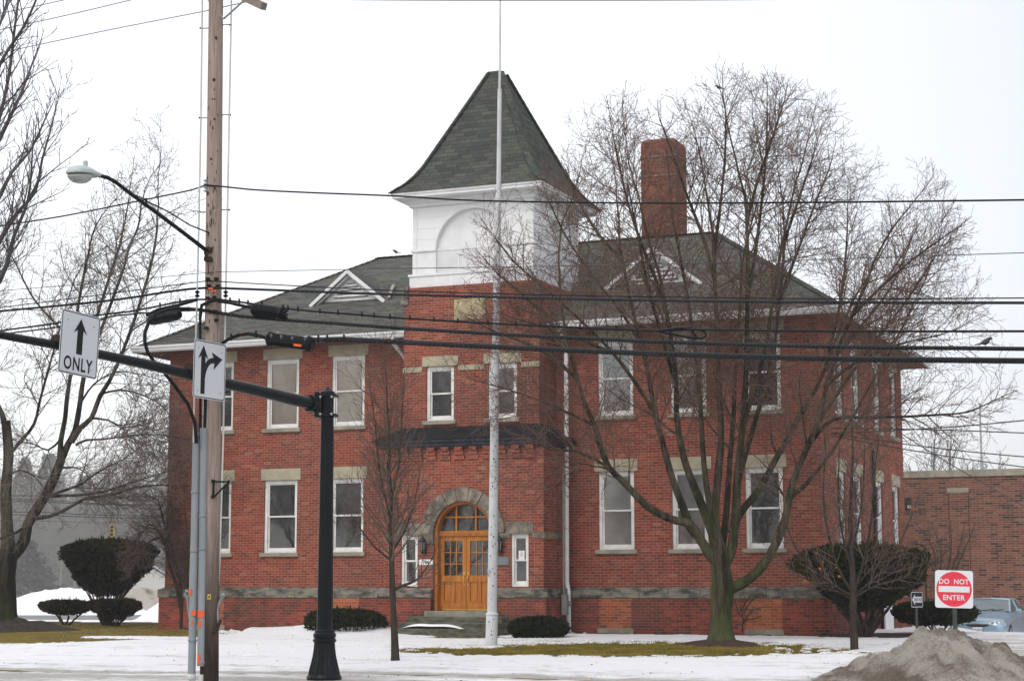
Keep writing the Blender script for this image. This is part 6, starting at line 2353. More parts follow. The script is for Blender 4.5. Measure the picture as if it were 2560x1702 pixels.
# ================================================================ TRAFFIC SIGNAL MAST
YSG = 31.0
gsig = Vector((P(810, 1700, YSG).x, YSG, .0))
mast = tag(empty('signal_mast', gsig), 'black traffic signal mast with fluted bell base and a long arm reaching left', 'signal mast')
mb = MB()
zt = P(815, 985, YSG).z - gsig.z
lean = (P(819, 985, YSG).x - gsig.x)
sh = [(0, .95, .125), (lean, zt, .108)]
mb.lathe((0, 0, 0), [(.30, -.1), (.30, .02), (.285, .05), (.295, .09), (.27, .14)], 24)
mb.build('base_plate', M['signal_black'], mast)
mb = MB()
mb.lathe((0, 0, 0), [(.265, .13), (.255, .2), (.225, .32), (.195, .45), (.178, .58), (.172, .68)], 48, flute=.05)
mb.build('bell_base', M['signal_black'], mast)
mb = MB()
mb.lathe((0, 0, 0), [(.17, .66), (.195, .68), (.195, .71), (.175, .73), (.19, .76), (.19, .80), (.165, .83), (.165, .86), (.145, .88)], 24)
mb.build('collar', M['signal_black'], mast)
mb = MB()
mb.tube([(0, 0, .86), (lean * .5, 0, zt * .5), (lean, 0, zt)], [.135, .122, .106], 12)
mb.build('shaft', M['signal_black'], mast)
mb = MB()
mb.lathe((lean, 0, zt - .05), [(.12, 0), (.125, .02), (.125, .07), (.115, .09), (.05, .135), (.03, .16), (.012, .17)], 12)
mb.build('finial_cap', M['signal_black'], mast)


def ya(px): return 25.0 + (YSG - 25.0) * (px / 800.0) ** 1.05 if px > 0 else 25.0 + px * .0062


arm_px = [(-260, 800), (-130, 817), (0, 837), (132, 861), (228, 881), (350, 907), (462, 933), (546, 954), (630, 973), (700, 990), (775, 1008)]
arm_r = [.046, .050, .054, .062, .068, .075, .082, .088, .094, .099, .105]
mb = MB()
apts = [P(x, y, ya(x)) - gsig for x, y in arm_px]
mb.tube(apts, arm_r, 18)
mb.build('mast_arm', M['signal_black'], mast, smooth=True)
ad = (apts[-1] - apts[-2]).normalized()
mb = MB()
mb.tube([apts[-1] - ad * .02, apts[-1] + ad * .10], .14, 16)
e_ = apts[-1] + ad * .1
cz = e_.z
mb.box(lean - .16, lean + .17, -.17, .16, cz - .20, cz - .16)
mb.box(lean - .16, lean + .17, -.17, .16, cz + .14, cz + .17)
mb.cbox(lean - .20, lean - .12, -.19, .17, cz - .22, cz + .20, .01)
mb.build('arm_flange', M['signal_black'], mast)
mb = MB()
for dx in (-.10, .09):
    for dz in (-.17, .12):
        mb.tube([(lean + dx, -.175, cz + dz), (lean + dx, -.215, cz + dz)], .022, 6)
mb.build('bolt', M['galvanised'], mast)

# ---- signs. local frame: x right, z up, front faces -y
def rrect(w, h, c, n=5):
    pts = []
    for cx, cy, a0 in ((w / 2 - c, -h / 2 + c, -90), (w / 2 - c, h / 2 - c, 0), (-w / 2 + c, h / 2 - c, 90), (-w / 2 + c, -h / 2 + c, 180)):
        for k in range(n + 1):
            a = math.radians(a0 + 90 * k / n)
            pts.append((cx + c * math.cos(a), cy + c * math.sin(a)))
    return pts


def flat(mb, poly, d, mi=0):
    mb.face([(x, d, z) for x, z in poly], mi)


def ring_faces(mb, outer, inner, d, mi=0):
    n = len(outer)
    for i in range(n):
        j = (i + 1) % n
        mb.face([(outer[i][0], d, outer[i][1]), (outer[j][0], d, outer[j][1]), (inner[j][0], d, inner[j][1]), (inner[i][0], d, inner[i][1])], mi)


def sign_plate(root, w, h, c=.04, mat='sign_white', border=None, bmat='sign_black', inset=.012):
    mb = MB()
    mb.prism(rrect(w, h, c), -.004, 0)
    mb.build('sign_face', M[mat], root)
    if border:
        mb = MB()
        ring_faces(mb, rrect(w - inset * 2, h - inset * 2, c - inset * .6), rrect(w - inset * 2 - border * 2, h - inset * 2 - border * 2, max(c - inset * .6 - border, .006)), -.0055)
        mb.build('sign_border', M[bmat], root)


def sign_bolts(root, pts, back=True):
    mb = MB()
    for x, z in pts:
        mb.tube([(x, -.004, z), (x, -.012, z)], .011, 6)
    mb.build('bolt', M['galvanised'], root)


def arrow_up(mb, x, z0, z1, sw, hw_, hh_, d, mi=0):
    flat(mb, [(x - sw, z0), (x + sw, z0), (x + sw, z1 - hh_ * .78), (x + hw_, z1 - hh_), (x, z1), (x - hw_, z1 - hh_), (x - sw, z1 - hh_ * .78)], d, mi)


def arm_sign(name, label, px, py, lean_deg, w, h):
    Y = ya(px)
    c = P(px, py, Y)
    p, q = P(*arm_px[3], ya(arm_px[3][0])), P(*arm_px[7], ya(arm_px[7][0]))
    d = (q - p); d.z = 0; d.normalize()
    rz = math.atan2(d.y, d.x)
    nrm = Vector((d.y, -d.x, 0))
    root = tag(empty(name, c + nrm * .12, rot=(0, math.radians(lean_deg), rz)), label, 'sign')
    mb = MB()
    mb.box(-.03, .03, .001, .10, -.13, -.10); mb.box(-.03, .03, .001, .10, .10, .13)
    mb.box(-.06, -.02, .01, .03, -h * .42, h * .42); mb.box(.02, .06, .01, .03, -h * .42, h * .42)
    for x_ in (-w * .46,):
        mb.tube([(x_ - .01, .12, 0), (x_ + .05, .12, 0)], .092, 14)
    mb.build('clamp', M['rust_metal'], root)
    return root


s1 = arm_sign('lane_use_sign', 'white sign with a straight arrow over the word ONLY, on the mast arm', 183, 862, 3.2, .78, .915)
sign_plate(s1, .78, .915, .045, border=.014)
mb = MB()
arrow_up(mb, 0, -.15, .37, .058, .135, .22, -.0062)
add_text(mb, 'ONLY', 0, -.295, .20, -.0062, 0, .022, 1.12, .74)
mb.build('legend', M['sign_black'], s1)
sign_bolts(s1, [(-.26, .32), (.26, .30), (0.26, -.34)])
s2 = arm_sign('lane_use_sign', 'white sign with a straight and a right turn arrow, before the wooden pole', 509, 927, 0.5, .77, .915)
sign_plate(s2, .77, .915, .045, border=.014)
mb = MB()
arrow_up(mb, -.16, -.385, .38, .050, .125, .22, -.0062)
# curved turn arrow
cv = []
for k in range(13):
    t_ = k / 12
    x = -.16 + .27 * (t_ ** 1.55)
    z = -.20 + .365 * (1 - (1 - t_) ** 2.2)
    cv.append((x, z))
lo_, hi_ = [], []
for i, (x, z) in enumerate(cv):
    a, b = cv[max(i - 1, 0)], cv[min(i + 1, len(cv) - 1)]
    dx, dz = b[0] - a[0], b[1] - a[1]
    l_ = math.hypot(dx, dz)
    lo_.append((x + dz / l_ * .043, z - dx / l_ * .043)); hi_.append((x - dz / l_ * .043, z + dx / l_ * .043))
for i in range(len(cv) - 1):
    flat(mb, [lo_[i], lo_[i + 1], hi_[i + 1], hi_[i]], -.0070)
ex, ez = cv[-1]
dx, dz = cv[-1][0] - cv[-2][0], cv[-1][1] - cv[-2][1]
an_ = math.radians(12)
dx, dz = math.cos(an_), math.sin(an_)
flat(mb, [(ex - dz * -.14 - dx * .05, ez + dx * -.14 - dz * .05), (ex + dx * .19, ez + dz * .19), (ex - dz * .14 - dx * .05, ez + dx * .14 - dz * .05), (ex + dx * .0, ez + dz * .0)], -.0070)
mb.build('legend', M['sign_black'], s2)
sign_bolts(s2, [(-.28, .33), (.27, .31), (-.28, -.34), (.27, -.33)])

# ---- DO NOT ENTER and ONE WAY at the drive
g_d = P(2385, 1472, 38.0)
dne = tag(empty('do_not_enter_sign', (g_d.x, 38.0, zg(*UV_of((g_d.x, 38.0)))), rz=math.radians(-9)), 'square white sign with a red disc reading DO NOT ENTER, on a dark post', 'sign')
zc_ = g_d.z - dne.location.z
holder = zc_
mb = MB()
mb.box(-.04, .04, .004, .03, 0, zc_ + .3); mb.box(-.045, -.032, .002, .05, 0, zc_ + .3); mb.box(.032, .045, .002, .05, 0, zc_ + .3)
mb.build('sign_post', M['sign_post'], dne)


def shifted(mbf, dz):
    return MB(lambda p: (p[0], p[1], p[2] + dz))


tl = math.radians(1.6)
xf_d = lambda p: (p[0] * math.cos(tl) + p[2] * math.sin(tl), p[1], -p[0] * math.sin(tl) + p[2] * math.cos(tl) + zc_)
mb = MB(xf_d); mb.prism(rrect(.76, .76, .055), -.004, 0); mb.build('sign_face', M['sign_white'], dne)
mb = MB(xf_d); flat(mb, [(.355 * math.cos(2 * math.pi * k / 48), .355 * math.sin(2 * math.pi * k / 48)) for k in range(48)], -.0055); mb.build('red_disc', M['sign_red'], dne)
mb = MB(xf_d)
flat(mb, [(-.31, -.06), (.31, -.06), (.31, .06), (-.31, .06)], -.0072)
add_text(mb, 'DO  NOT', 0, .155, .105, -.0072, 0, .02, 1.05, .95)
add_text(mb, 'ENTER', 0, -.17, .105, -.0072, 0, .02, 1.05, .98)
mb.build('legend', M['sign_white'], dne)
mb = MB(xf_d)
for z_ in (.27, -.285): mb.tube([(0, -.005, z_), (0, -.014, z_)], .01, 6)
mb.build('bolt', M['rust_metal'], dne)

g_o = P(2292, 1498, 40.0)
ow = tag(empty('one_way_sign', (g_o.x, 40.0, zg(*UV_of((g_o.x, 40.0)))), rz=math.radians(46)), 'small turned black and white ONE WAY arrow sign beside the do-not-enter sign', 'sign')
zo = g_o.z - ow.location.z
mb = MB()
mb.box(-.035, .035, .004, .03, 0, zo + .15)
mb.build('sign_post', M['sign_post'], ow)
xo = lambda p: (p[0], p[1], p[2] + zo)
mb = MB(xo); mb.prism(rrect(.46, .33, .03), -.004, 0); mb.build('sign_face', M['sign_black'], ow)
mb = MB(xo)
ring_faces(mb, rrect(.455, .325, .028), rrect(.43, .30, .02), -.0055)
flat(mb, [(-.20, 0), (-.08, -.115), (-.08, -.062), (.195, -.062), (.195, .062), (-.08, .062), (-.08, .115)], -.0055)
mb.build('arrow', M['sign_white'], ow)
mb = MB(xo); add_text(mb, 'ONE WAY', .05, 0, .072, -.0072, 0, .02, 1.0, .80); mb.build('legend', M['sign_black'], ow)

# ================================================================ PARKED CAR
YCAR = 60.5
cp = P(2480, 1560, YCAR)
car = tag(empty('parked_car', (cp.x, YCAR, -.12), rz=math.radians(-26)), 'light blue sedan parked nose-out behind the snow at the right edge', 'car')
# local: front of the car faces -y, x to its left (picture right), loft of half-widths along y
stations = [  # y, z_bottom, half width low, z_belt, half width belt, z_top, half width top
    (-2.22, .30, .58, .50, .62, .60, .56),
    (-2.16, .22, .74, .52, .78, .70, .70),
    (-1.95, .18, .82, .58, .85, .78, .76),
    (-1.3, .18, .84, .66, .865, .90, .76),
    (-.72, .18, .85, .72, .87, .98, .74),
    (-.55, .18, .85, .74, .87, 1.00, .74),
    (.2, .18, .85, .78, .87, 1.02, .76),
    (1.4, .18, .85, .80, .86, 1.03, .75),
    (1.9, .20, .83, .80, .83, 1.02, .70),
    (2.2, .28, .74, .76, .76, .98, .62),
    (2.28, .36, .62, .7, .66, .9, .54)]
mb = MB()
prev = None
for (y, zb, wl0, zbelt, wb, zt_, wt) in stations:
    ring = [(-wl0 * .9, y, zb), (-wl0, y, zb + .08), (-wb, y, zbelt * .8), (-wb, y, zbelt), (-wt, y, zt_ - .03), (-wt * .75, y, zt_), (0, y, zt_ + .025), (wt * .75, y, zt_), (wt, y, zt_ - .03), (wb, y, zbelt), (wb, y, zbelt * .8), (wl0, y, zb + .08), (wl0 * .9, y, zb)]
    if prev:
        n = len(ring)
        for k in range(n):
            j = (k + 1) % n
            mb.face([prev[k], prev[j], ring[j], ring[k]])
    else: mb.face(ring)
    prev = ring
mb.face(prev[::-1])
mb.build('body', M['car_paint'], car, smooth=True)
# greenhouse: roof and pillars
gh = [(-.72, .985, .70, None), (.05, 1.36, .56, None), (.35, 1.40, .56, None), (1.0, 1.39, .56, None), (1.35, 1.33, .55, None), (1.95, 1.02, .62, None)]
mb = MB()
for (y0, z0, w0, _), (y1, z1, w1, _) in list(zip(gh[:-1], gh[1:]))[1:4]:
    mb.face([(-w0, y0, z0 - .02), (-w0 * .6, y0, z0 + .03), (-w1 * .6, y1, z1 + .03), (-w1, y1, z1 - .02)])
    mb.face([(-w0 * .6, y0, z0 + .03), (w0 * .6, y0, z0 + .03), (w1 * .6, y1, z1 + .03), (-w1 * .6, y1, z1 + .03)])
    mb.face([(w0 * .6, y0, z0 + .03), (w0, y0, z0 - .02), (w1, y1, z1 - .02), (w1 * .6, y1, z1 + .03)])
for s in (-1, 1):
    mb.tube([(s * .735, -.74, .97), (s * .57, .05, 1.345), (s * .565, .35, 1.38), (s * .565, 1.0, 1.375), (s * .56, 1.35, 1.315), (s * .66, 1.95, 1.0)], .035, 8)
    mb.tube([(s * .745, .55, .99), (s * .57, .5, 1.38)], .03, 8)
mb.tube([(-.57, .05, 1.365), (0, .03, 1.39), (.57, .05, 1.365)], .028, 8)
mb.build('roof', M['car_paint'], car, smooth=True)
mb = MB(); mb.face([(-.70, -.72, .995), (.70, -.72, .995), (.545, .04, 1.365), (0, .02, 1.385), (-.545, .04, 1.365)]); mb.build('windshield', M['car_glass'], car)
mb = MB(); mb.face([(.55, 1.36, 1.31), (-.55, 1.36, 1.31), (-.64, 1.93, 1.03), (.64, 1.93, 1.03)]); mb.build('rear_window', M['car_glass'], car)
for s in (-1, 1):
    mb = MB()
    q = [(s * .735, -.62, 1.0), (s * .735, 1.85, 1.02), (s * .56, 1.33, 1.30), (s * .568, 1.0, 1.37), (s * .568, .1, 1.35)]
    mb.face(q if s > 0 else q[::-1]); mb.build('side_window', M['car_glass'], car)
    # headlight: clear lens in a bright surround
    mb = MB()
    pts = [(s * .34, -2.20, .665), (s * .46, -2.185, .70), (s * .62, -2.15, .705), (s * .755, -2.06, .70), (s * .77, -2.04, .64), (s * .66, -2.15, .60), (s * .48, -2.20, .59), (s * .36, -2.215, .61)]
    cpt = tuple(sum(p[i] for p in pts) / 8 - (.03 if i == 1 else 0) for i in range(3))
    for i in range(8):
        t3 = [pts[i], pts[(i + 1) % 8], cpt]
        mb.face(t3 if s > 0 else t3[::-1])
    hl = mb.build('headlight', M['head_lens'], car)
    mb = MB()
    for hx_, rr__ in ((.47, .042), (.60, .042)):
        mb.tube([(s * hx_, -2.205 + (hx_ - .47) * .25, .65), (s * hx_, -2.225 + (hx_ - .47) * .25, .65)], rr__, 10)
    mb.build('lamp_bowl', M['chrome'], hl)
    mb = MB(); mb.face([(s * .69, -2.135, .69), (s * .755, -2.085, .69), (s * .76, -2.08, .635), (s * .68, -2.15, .625)][::s]); mb.build('indicator', M['amber'], hl)
    mb = MB(); mb.tube([(s * .86, -.48, .98), (s * .90, -.50, 1.0), (s * 1.02, -.50, 1.01), (s * 1.05, -.50, 1.0)], [.03, .07, .075, .04], 10); mb.build('wing_mirror', M['car_paint'], car, smooth=True)
    for y in (-1.38, 1.32):
        mb = MB(); mb.tube([(s * .66, y, .31), (s * .69, y, .31), (s * .85, y, .31), (s * .87, y, .31)], [.28, .31, .31, .28], 20); wh = mb.build('wheel', M['tyre'], car, smooth=False)
        mb = MB(); mb.tube([(s * .868, y, .31), (s * .876, y, .31)], [.20, .18], 16); mb.build('hubcap', M['galvanised'], wh)
mb = MB()
g = [(-.36, .605), (.36, .605), (.34, .555), (.20, .525), (-.20, .525), (-.34, .555)]
mb.prism(g, -2.245, -2.19); mb.build('grille', M['car_black'], car)
mb = MB(); mb.tube([(.03 * math.cos(k * .6) * 1.4, -2.235, .65 + .03 * math.sin(k * .6)) for k in range(11)], .008, 5); mb.build('badge', M['chrome'], car)
mb = MB(); mb.prism([(-.66, .335), (.66, .335), (.70, .26), (.45, .235), (-.45, .235), (-.70, .26)], -2.235, -2.1); mb.build('lower_intake', M['car_black'], car)
mb = MB(); mb.cbox(-.155, .155, -2.265, -2.245, .36, .515, .008); lp_ = mb.build('licence_plate', M['plate_white'], car)
mb = MB(); add_text(mb, 'EGN 8293', 0, .43, .065, -2.267, 0, .01); mb.build('plate_digits', M['plate_ink'], lp_)
for s in (-1, 1):
    mb = MB(); mb.tube([(s * .15, -.70, 1.02), (s * .15 + .35, -.60, 1.06)], .012, 5); mb.build('wiper', M['car_black'], car)

# ================================================================ SNOW BANKS
def bank(name, label, prof, Yc, sy, mat, seed, rough=.18, dirt=.5, step=.05, kind=None, fine=.12):
    """heap of ploughed snow: prof gives height along the picture's x as (world x offset px, height m)"""
    xs = [P(px, 1600, Yc).x for px, h in prof]
    hs = [h for px, h in prof]
    X = np.arange(xs[0], xs[-1] + step, step)
    Yv = np.arange(Yc - sy * 2.2, Yc + sy * 2.2, step * 1.2)
    XX, YY = np.meshgrid(X, Yv)
    ridge = np.interp(XX, xs, hs)
    dy = (YY - Yc - .5 * sy * fbm(XX * .6 + seed, YY * 0 + 3, 3)) / sy
    Hh = ridge * np.exp(-dy ** 2 * 1.1)
    n1 = fbm(XX * 1.1 + seed, YY * 1.1 + 5, 5)
    n2 = fbm(XX * 4.2 + seed, YY * 4.2 + 50, 4)
    n3 = np.abs(fbm(XX * 2.2 + 70 + seed, YY * 2.2 + 9, 4))
    Hh = Hh * (1 + rough * 2.0 * n1) + (fine * n2 - fine * n3) * np.clip(Hh * 2.2, 0, 1) * 1.1 - .03
    px_ = (XX - BC.x); py_ = (YY - BC.y)
    Uq = px_ * BU.x + py_ * BU.y; Vq = px_ * BV.x + py_ * BV.y
    Z = np.vectorize(zg)(Uq, Vq) + Hh
    a = fbm((XX * .8 + YY * .4) * 2.2 + 9 + seed, (YY * .6 - XX * .35) * .7, 4)
    a2 = fbm(XX * 3.1 + 19 + seed, YY * 3.1 + 7, 4)
    dr = dirt + 1.5 * a + .5 * n1 + .5 * a2
    verts = np.stack([XX, YY, Z], -1).reshape(-1, 3)
    idx = np.arange(XX.size).reshape(XX.shape)
    F_ = np.stack([idx[:-1, :-1], idx[:-1, 1:], idx[1:, 1:], idx[1:, :-1]], -1).reshape(-1, 4)
    keep = (Hh.reshape(-1)[F_] > .0).any(1)
    o = mesh_np(name, verts, F_[keep], M[mat], smooth=True, attr={'dirt': dr.reshape(-1)})
    return tag(o, label, 'snow heap')


bank('snow_pile', 'big dirty brown heap of ploughed snow at the lower right corner', [(1960, 0), (2040, .10), (2100, .26), (2160, .42), (2220, .57), (2270, .74), (2305, .84), (2345, .90), (2390, .86), (2440, .72), (2500, .58), (2560, .42), (2620, .36), (2760, .2), (2860, 0)], 29.6, 1.15, 'snow_dirty', 4, .18, .55, .028, fine=.34)
bank('snow_bank', 'white ploughed snow bank across the side street, left of the big wedge-shaped yew', [(-80, .2), (0, .55), (60, .95), (110, 1.22), (160, 1.35), (200, 1.32), (240, 1.2), (280, .9), (330, .4), (380, .1)], 92.0, 2.2, 'snow_clean', 14, .1, -.15, .14, fine=.12)
bank('snow_bank', 'grey dirty snow bank across the side street, right of the big wedge-shaped yew', [(230, 0), (270, .9), (310, 1.5), (350, 1.45), (390, 1.2), (430, 1.0), (480, .8), (560, .3)], 96.0, 2.4, 'snow_dirty', 24, .15, .25, .14, fine=.14)
bank('snow_bank', 'clean white snow slope against the left end of the schoolhouse', [(330, 0), (350, .15), (370, .42), (390, .66), (410, .85), (440, 1.0), (480, .8), (520, .2)], 73.0, 1.4, 'snow_clean', 34, .1, -.2, .10, fine=.06)

# ================================================================ FAR BACKGROUND
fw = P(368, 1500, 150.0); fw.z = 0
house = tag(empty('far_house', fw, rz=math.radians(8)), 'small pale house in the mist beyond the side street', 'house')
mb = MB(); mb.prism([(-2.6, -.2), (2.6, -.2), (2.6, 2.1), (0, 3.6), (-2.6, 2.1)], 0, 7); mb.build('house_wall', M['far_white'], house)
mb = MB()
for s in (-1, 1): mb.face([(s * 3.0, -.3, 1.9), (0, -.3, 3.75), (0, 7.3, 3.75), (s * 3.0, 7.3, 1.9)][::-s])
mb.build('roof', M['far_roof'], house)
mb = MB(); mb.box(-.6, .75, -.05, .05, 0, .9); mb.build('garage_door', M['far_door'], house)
tlp = P(280, 1326, 165.0)
tsig = tag(empty('traffic_signal', tlp), 'yellow traffic signal head hanging far off in the mist', 'traffic light')
mb = MB(); mb.cbox(-.17, .17, -.12, .12, -.55, .55, .03); mb.build('signal_housing', M['yellow_case'], tsig)
mb = MB()
for k in (-1, 0, 1): mb.lathe((0, -.14, k * .34), [(.12, -.12), (.12, .12)], 10)
mb.build('visor', M['signal_black'], tsig)
for i, (y0, y1, lab) in enumerate(((1238, 1240, 'topmost of the faint far wires behind the old left tree'), (1248, 1262, 'second of the faint far wires behind the old left tree'), (1253, 1262, 'third of the faint far wires behind the old left tree'), (1279, 1289, 'fourth of the faint far wires behind the old left tree'), (1286, 1294, 'lowest of the faint far wires behind the old left tree'))):
    cable(lab, [(-60, y0 - 1), (100, y0 + 1), (250, (y0 + y1) / 2 + 3), (420, y1), (560, y1 + 1)], .028, 'cable_thin', 'faint far wires at the left', yfun=lambda x: 118.0, sides=5)
cable('far wire holding the misty traffic signal', [(0, 1300), (150, 1303), (280, 1306), (420, 1300), (520, 1296)], .02, 'cable_thin', None, yfun=lambda x: 165.0, sides=5)
# service drops fanning out from the right side wall
sv = bxf @ Vector((.12, 1.1, 5.66))
svx = 2075
for i, (x1, y1, y0, dY, lab) in enumerate(((2620, 1044, 1082, 6, 'upper service wire fanning right from the side wall of the schoolhouse'), (2620, 1085, 1070, 5, 'level service wire fanning right from the side wall of the schoolhouse'), (2620, 1146, 1083, 4, 'falling service wire, third from the top, at the right of the schoolhouse'), (2620, 1174, 1088, 3, 'falling service wire, fourth from the top, at the right of the schoolhouse'), (2620, 1296, 1090, 1, 'steepest service wire crossing the brown annex wall'))):
    x0 = 2078 if i != 4 else 2240
    yy0 = y0 if i != 4 else 1075
    Y0 = sv.y if i != 4 else 58.0
    n = 14
    pts = []
    for k in range(n + 1):
        t_ = k / n
        pts.append(P(x0 + (x1 - x0) * t_, yy0 + (y1 - yy0) * t_ + 4 * t_ * (1 - t_) * (6 if i != 1 else -3), Y0 - dY * t_ * (.9 if i != 4 else -1)))
    o = pts[7]
    mb = MB(); mb.tube([p - o for p in pts], .016, 6)
    tag(mb.build('service_wire', M['cable_thin'], None, loc=o), lab, 'wire', 'service wires right of the schoolhouse')
am = P(2455, 1180, 150.0)
ant = tag(empty('radio_mast', (am.x, 150.0, -.2)), 'thin pale radio mast rising behind the brown annex', 'mast')
mb = MB()
h_ = P(2455, 1008, 150.0).z + .2
mb.tube([(0, 0, 0), (0, 0, h_ * .72), (0, 0, h_ * .72 + .01), (0, 0, h_)], [.17, .14, .09, .07], 8)
mb.build('mast_tube', M['galvanised'], ant)

# misty bare trees and conifers far off, each a tree of its own
lv_f = [None, dict(ang=(.4, .9), seg=.9, up=.2, lift=.1), dict(ang=(.4, .9), seg=.6, up=.25, gap=.75, ratio=(.35, .6), min=.2), dict(ang=(.4, .9), seg=.45, up=.3, gap=.5, ratio=(.35, .6), min=.2)]


def far_tree(px, py_top, Y, label, seed, spread=.5, group='misty bare trees far off'):
    b = P(px, 1478, Y)
    root = tag(empty('far_tree', (b.x, Y, 0)), label, 'tree', group)
    H = P(px, py_top, Y).z
    t = Bare(seed, lv_f, None, up=.3, jit=.1, tip=.020)
    o = Vector(root.location)
    r_ = random.Random(seed)
    t.limb([o, o + Vector((.1, 0, H * .3)), o + Vector((-.1, .1, H * .6)), o + Vector((.1, 0, H * .97))], [.38, .3, .18, .05], .2, gap=H * .028, lens=(H * .25, H * .45))
    for k in range(5):
        a = r_.uniform(0, 6.3)
        d = Vector((math.cos(a), math.sin(a) * .6, 0)) * H * spread * r_.uniform(.4, .8)
        z0 = H * r_.uniform(.15, .4)
        t.limb([o + Vector((0, 0, z0)), o + d * .5 + Vector((0, 0, z0 + H * .22)), o + d + Vector((0, 0, H * r_.uniform(.6, .88)))], [.18, .12, .05], .25, gap=H * .035, lens=(H * .12, H * .32))
    t.build(root, 'far_bark_hazed', 'far_bark_hazed', sides=5)
    return root


def far_conifer(px, py_top, Y, w, label, seed):
    b = P(px, 1478, Y)
    root = tag(empty('conifer_tree', (b.x, Y, 0)), label, 'tree', 'misty conifers far off')
    H = P(px, py_top, Y).z
    rs = np.random.RandomState(seed)
    n = 5200
    t = rs.rand(n) ** .8
    z = H * (.06 + .94 * (1 - t))
    R = w * (t ** .8) * (1 + .22 * np.sin(z * 3.1) + .5 * fbm(z * .8 + seed, z * 0 + 3, 3)) * np.sqrt(rs.uniform(.25, 1, n))
    a = rs.uniform(0, 6.3, n)
    pts = np.stack([R * np.cos(a), R * np.sin(a), z], -1)
    leafcloud('crown', pts, np.stack([np.cos(a), np.sin(a), np.full(n, -.15)], -1), .95 * max(1, H / 26), M['far_conifer'], root, seed, .3, .5)
    mb = MB(); mb.tube([(0, 0, 0), (0, 0, H * .9)], [.3, .08], 7); mb.build('trunk', M['far_bark_hazed'], root)
    return root


rf = random.Random(77)
lab_n = ['first', 'second', 'third', 'fourth', 'fifth', 'sixth', 'seventh', 'eighth', 'ninth', 'tenth', 'eleventh', 'twelfth', 'thirteenth', 'fourteenth']
for i, (px, py, Y, w, nm) in enumerate(((52, 1150, 760, 11, 'slim misty conifer nearest the left edge'), (112, 1135, 760, 13, 'tall rounded misty conifer behind the forked left tree'), (200, 1190, 780, 12, 'misty conifer above the big wedge-shaped yew'), (46, 1330, 430, 9.5, 'dark green misty conifer low beside the old left trunk'), (300, 1215, 800, 13, 'misty conifer behind the far traffic signal'))):
    far_conifer(px, py, Y, w, nm, 50 + i)
fx = [(20, 1180), (75, 1200), (150, 1165), (185, 1215), (235, 1170), (262, 1150), (300, 1140), (330, 1165), (352, 1110), (385, 1180), (405, 1135)]
for i, (px, py) in enumerate(fx):
    far_tree(px, py, rf.uniform(560, 760), f'misty grey bare tree far off, {lab_n[i]} from the left edge', 100 + i, .45)
for i, (px, py, Y) in enumerate(((2345, 1085, 170), (2385, 1095, 180), (2500, 1165, 190))):
    far_tree(px, py, Y, ('bare tree just above the annex roof, left of the radio mast', 'bare bushy tree above the annex roof, nearest the radio mast', 'low bare tree top above the annex roof, right of the radio mast')[i], 130 + i, .30, 'bare trees behind the annex')
for i, (x, y, rz, sc) in enumerate([(*W(u_, v_)[:2], rz_, sc_) for u_, v_, rz_, sc_ in ((-30, -27, 1.1, .95), (-23.5, -31, 2.6, .9), (-17, -40, 4.0, .95), (-39, -31, .4, 1.05))]):
    c = copy_tree(maple)
    c.location = (x, y, 0)
    c.rotation_euler = (0, 0, rz)
    c.scale = (sc, sc, sc)
    c['label'] = ('bare roadside tree outside the left picture edge, mirrored in the outer left windows', 'bare roadside tree outside the left picture edge, mirrored in the left windows', 'bare roadside tree outside the left picture edge, mirrored in the right windows', 'bare roadside tree outside the left picture edge, farthest to the left')[i]
    c['group'] = 'bare trees mirrored in the window panes'
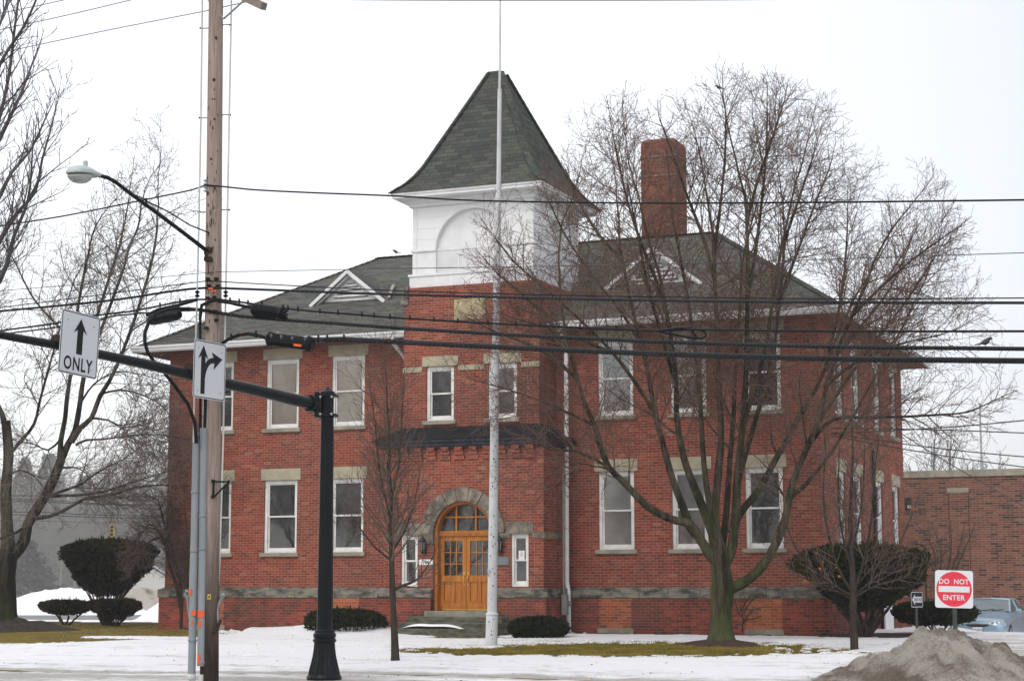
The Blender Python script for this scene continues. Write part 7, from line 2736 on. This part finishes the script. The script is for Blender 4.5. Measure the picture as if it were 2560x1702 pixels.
# the wood behind reads as one mass
W_v, W_l = [], []
rw = random.Random(9)
for k in range(300):
    Y = rw.uniform(850, 1080)
    px = rw.uniform(-120, 470)
    x = P(px, 1478, Y).x
    H = rw.uniform(42, 60) * (1 - .25 * max(0, (px - 250) / 220))
    pts = [(x + rw.gauss(0, .15), Y, H * t_) for t_ in (0, .3, .6, 1)]
    W_l.append((pts, [.55, .42, .3, .12]))
    for j in range(34):
        t_ = rw.uniform(.12, .98)
        a = rw.uniform(0, 6.3)
        L = (1.15 - t_) * H * rw.uniform(.16, .36)
        d = Vector((math.cos(a), .4 * math.sin(a), rw.uniform(.2, 1.3))).normalized()
        p0 = Vector((x, Y, H * t_))
        W_l.append(([tuple(p0), tuple(p0 + d * L * .5), tuple(p0 + d * L + Vector((0, 0, L * .12))), tuple(p0 + d * L * 1.3 + Vector((0, 0, L * .3)))], [.18, .16, .14, .11]))
v_, f_ = tubes_np(W_l, 3)
tag(mesh_np('far_wood', v_, f_, M['far_bark_hazed']), kind='stuff')

# ================================================================ BIRDS
def bird(label, pos, s, yaw):
    root = tag(empty('bird', pos, rz=yaw), label, 'bird')
    mb = MB()
    mb.tube([(0, -.10 * s, .02 * s), (0, -.07 * s, .035 * s), (0, 0, .055 * s), (0, .06 * s, .085 * s), (0, .09 * s, .12 * s), (0, .12 * s, .135 * s), (0, .145 * s, .13 * s), (0, .175 * s, .122 * s)], [.01 * s, .02 * s, .05 * s, .05 * s, .033 * s, .032 * s, .02 * s, .004 * s], 10)
    mb.tube([(0, -.07 * s, .035 * s), (0, -.20 * s, -.0 * s)], [.018 * s, .012 * s], 6)
    for x in (-.015, .015): mb.tube([(x * s, .01 * s, .02 * s), (x * s, .02 * s, -.03 * s)], .004 * s, 4)
    mb.build('body', M['bird_grey'], root, smooth=True)


bird('small dark bird perched on the roof ridge left of the belfry', bxf @ Vector((-15.2, 5.75, 12.42)), .9, math.radians(60))
bird('round grey bird perched on the second thick cable near the right edge', P(2462, 869, yw(2462)) + Vector((0, 0, .03)), .75, math.radians(-70))
bird('dark bird sitting high in the crown of the big maple', P(1799, 224, 42.9), .7, math.radians(80))

# ================================================================ HAZE
mb = MB()
mb.box(-620, 620, -40, 1150, -2.0, 72)
hz = tag(mb.build('haze', []), kind='stuff')
m = bpy.data.materials.new('haze')
m.use_nodes = True
m.node_tree.nodes.clear()
ho = m.node_tree.nodes.new('ShaderNodeOutputMaterial')
hv = m.node_tree.nodes.new('ShaderNodeVolumePrincipled')
hv.inputs['Color'].default_value = (.95, .97, 1.0, 1)
hv.inputs['Density'].default_value = .00045
hv.inputs['Anisotropy'].default_value = .2
m.node_tree.links.new(hv.outputs[0], ho.inputs['Volume'])
hz.data.materials.append(m)
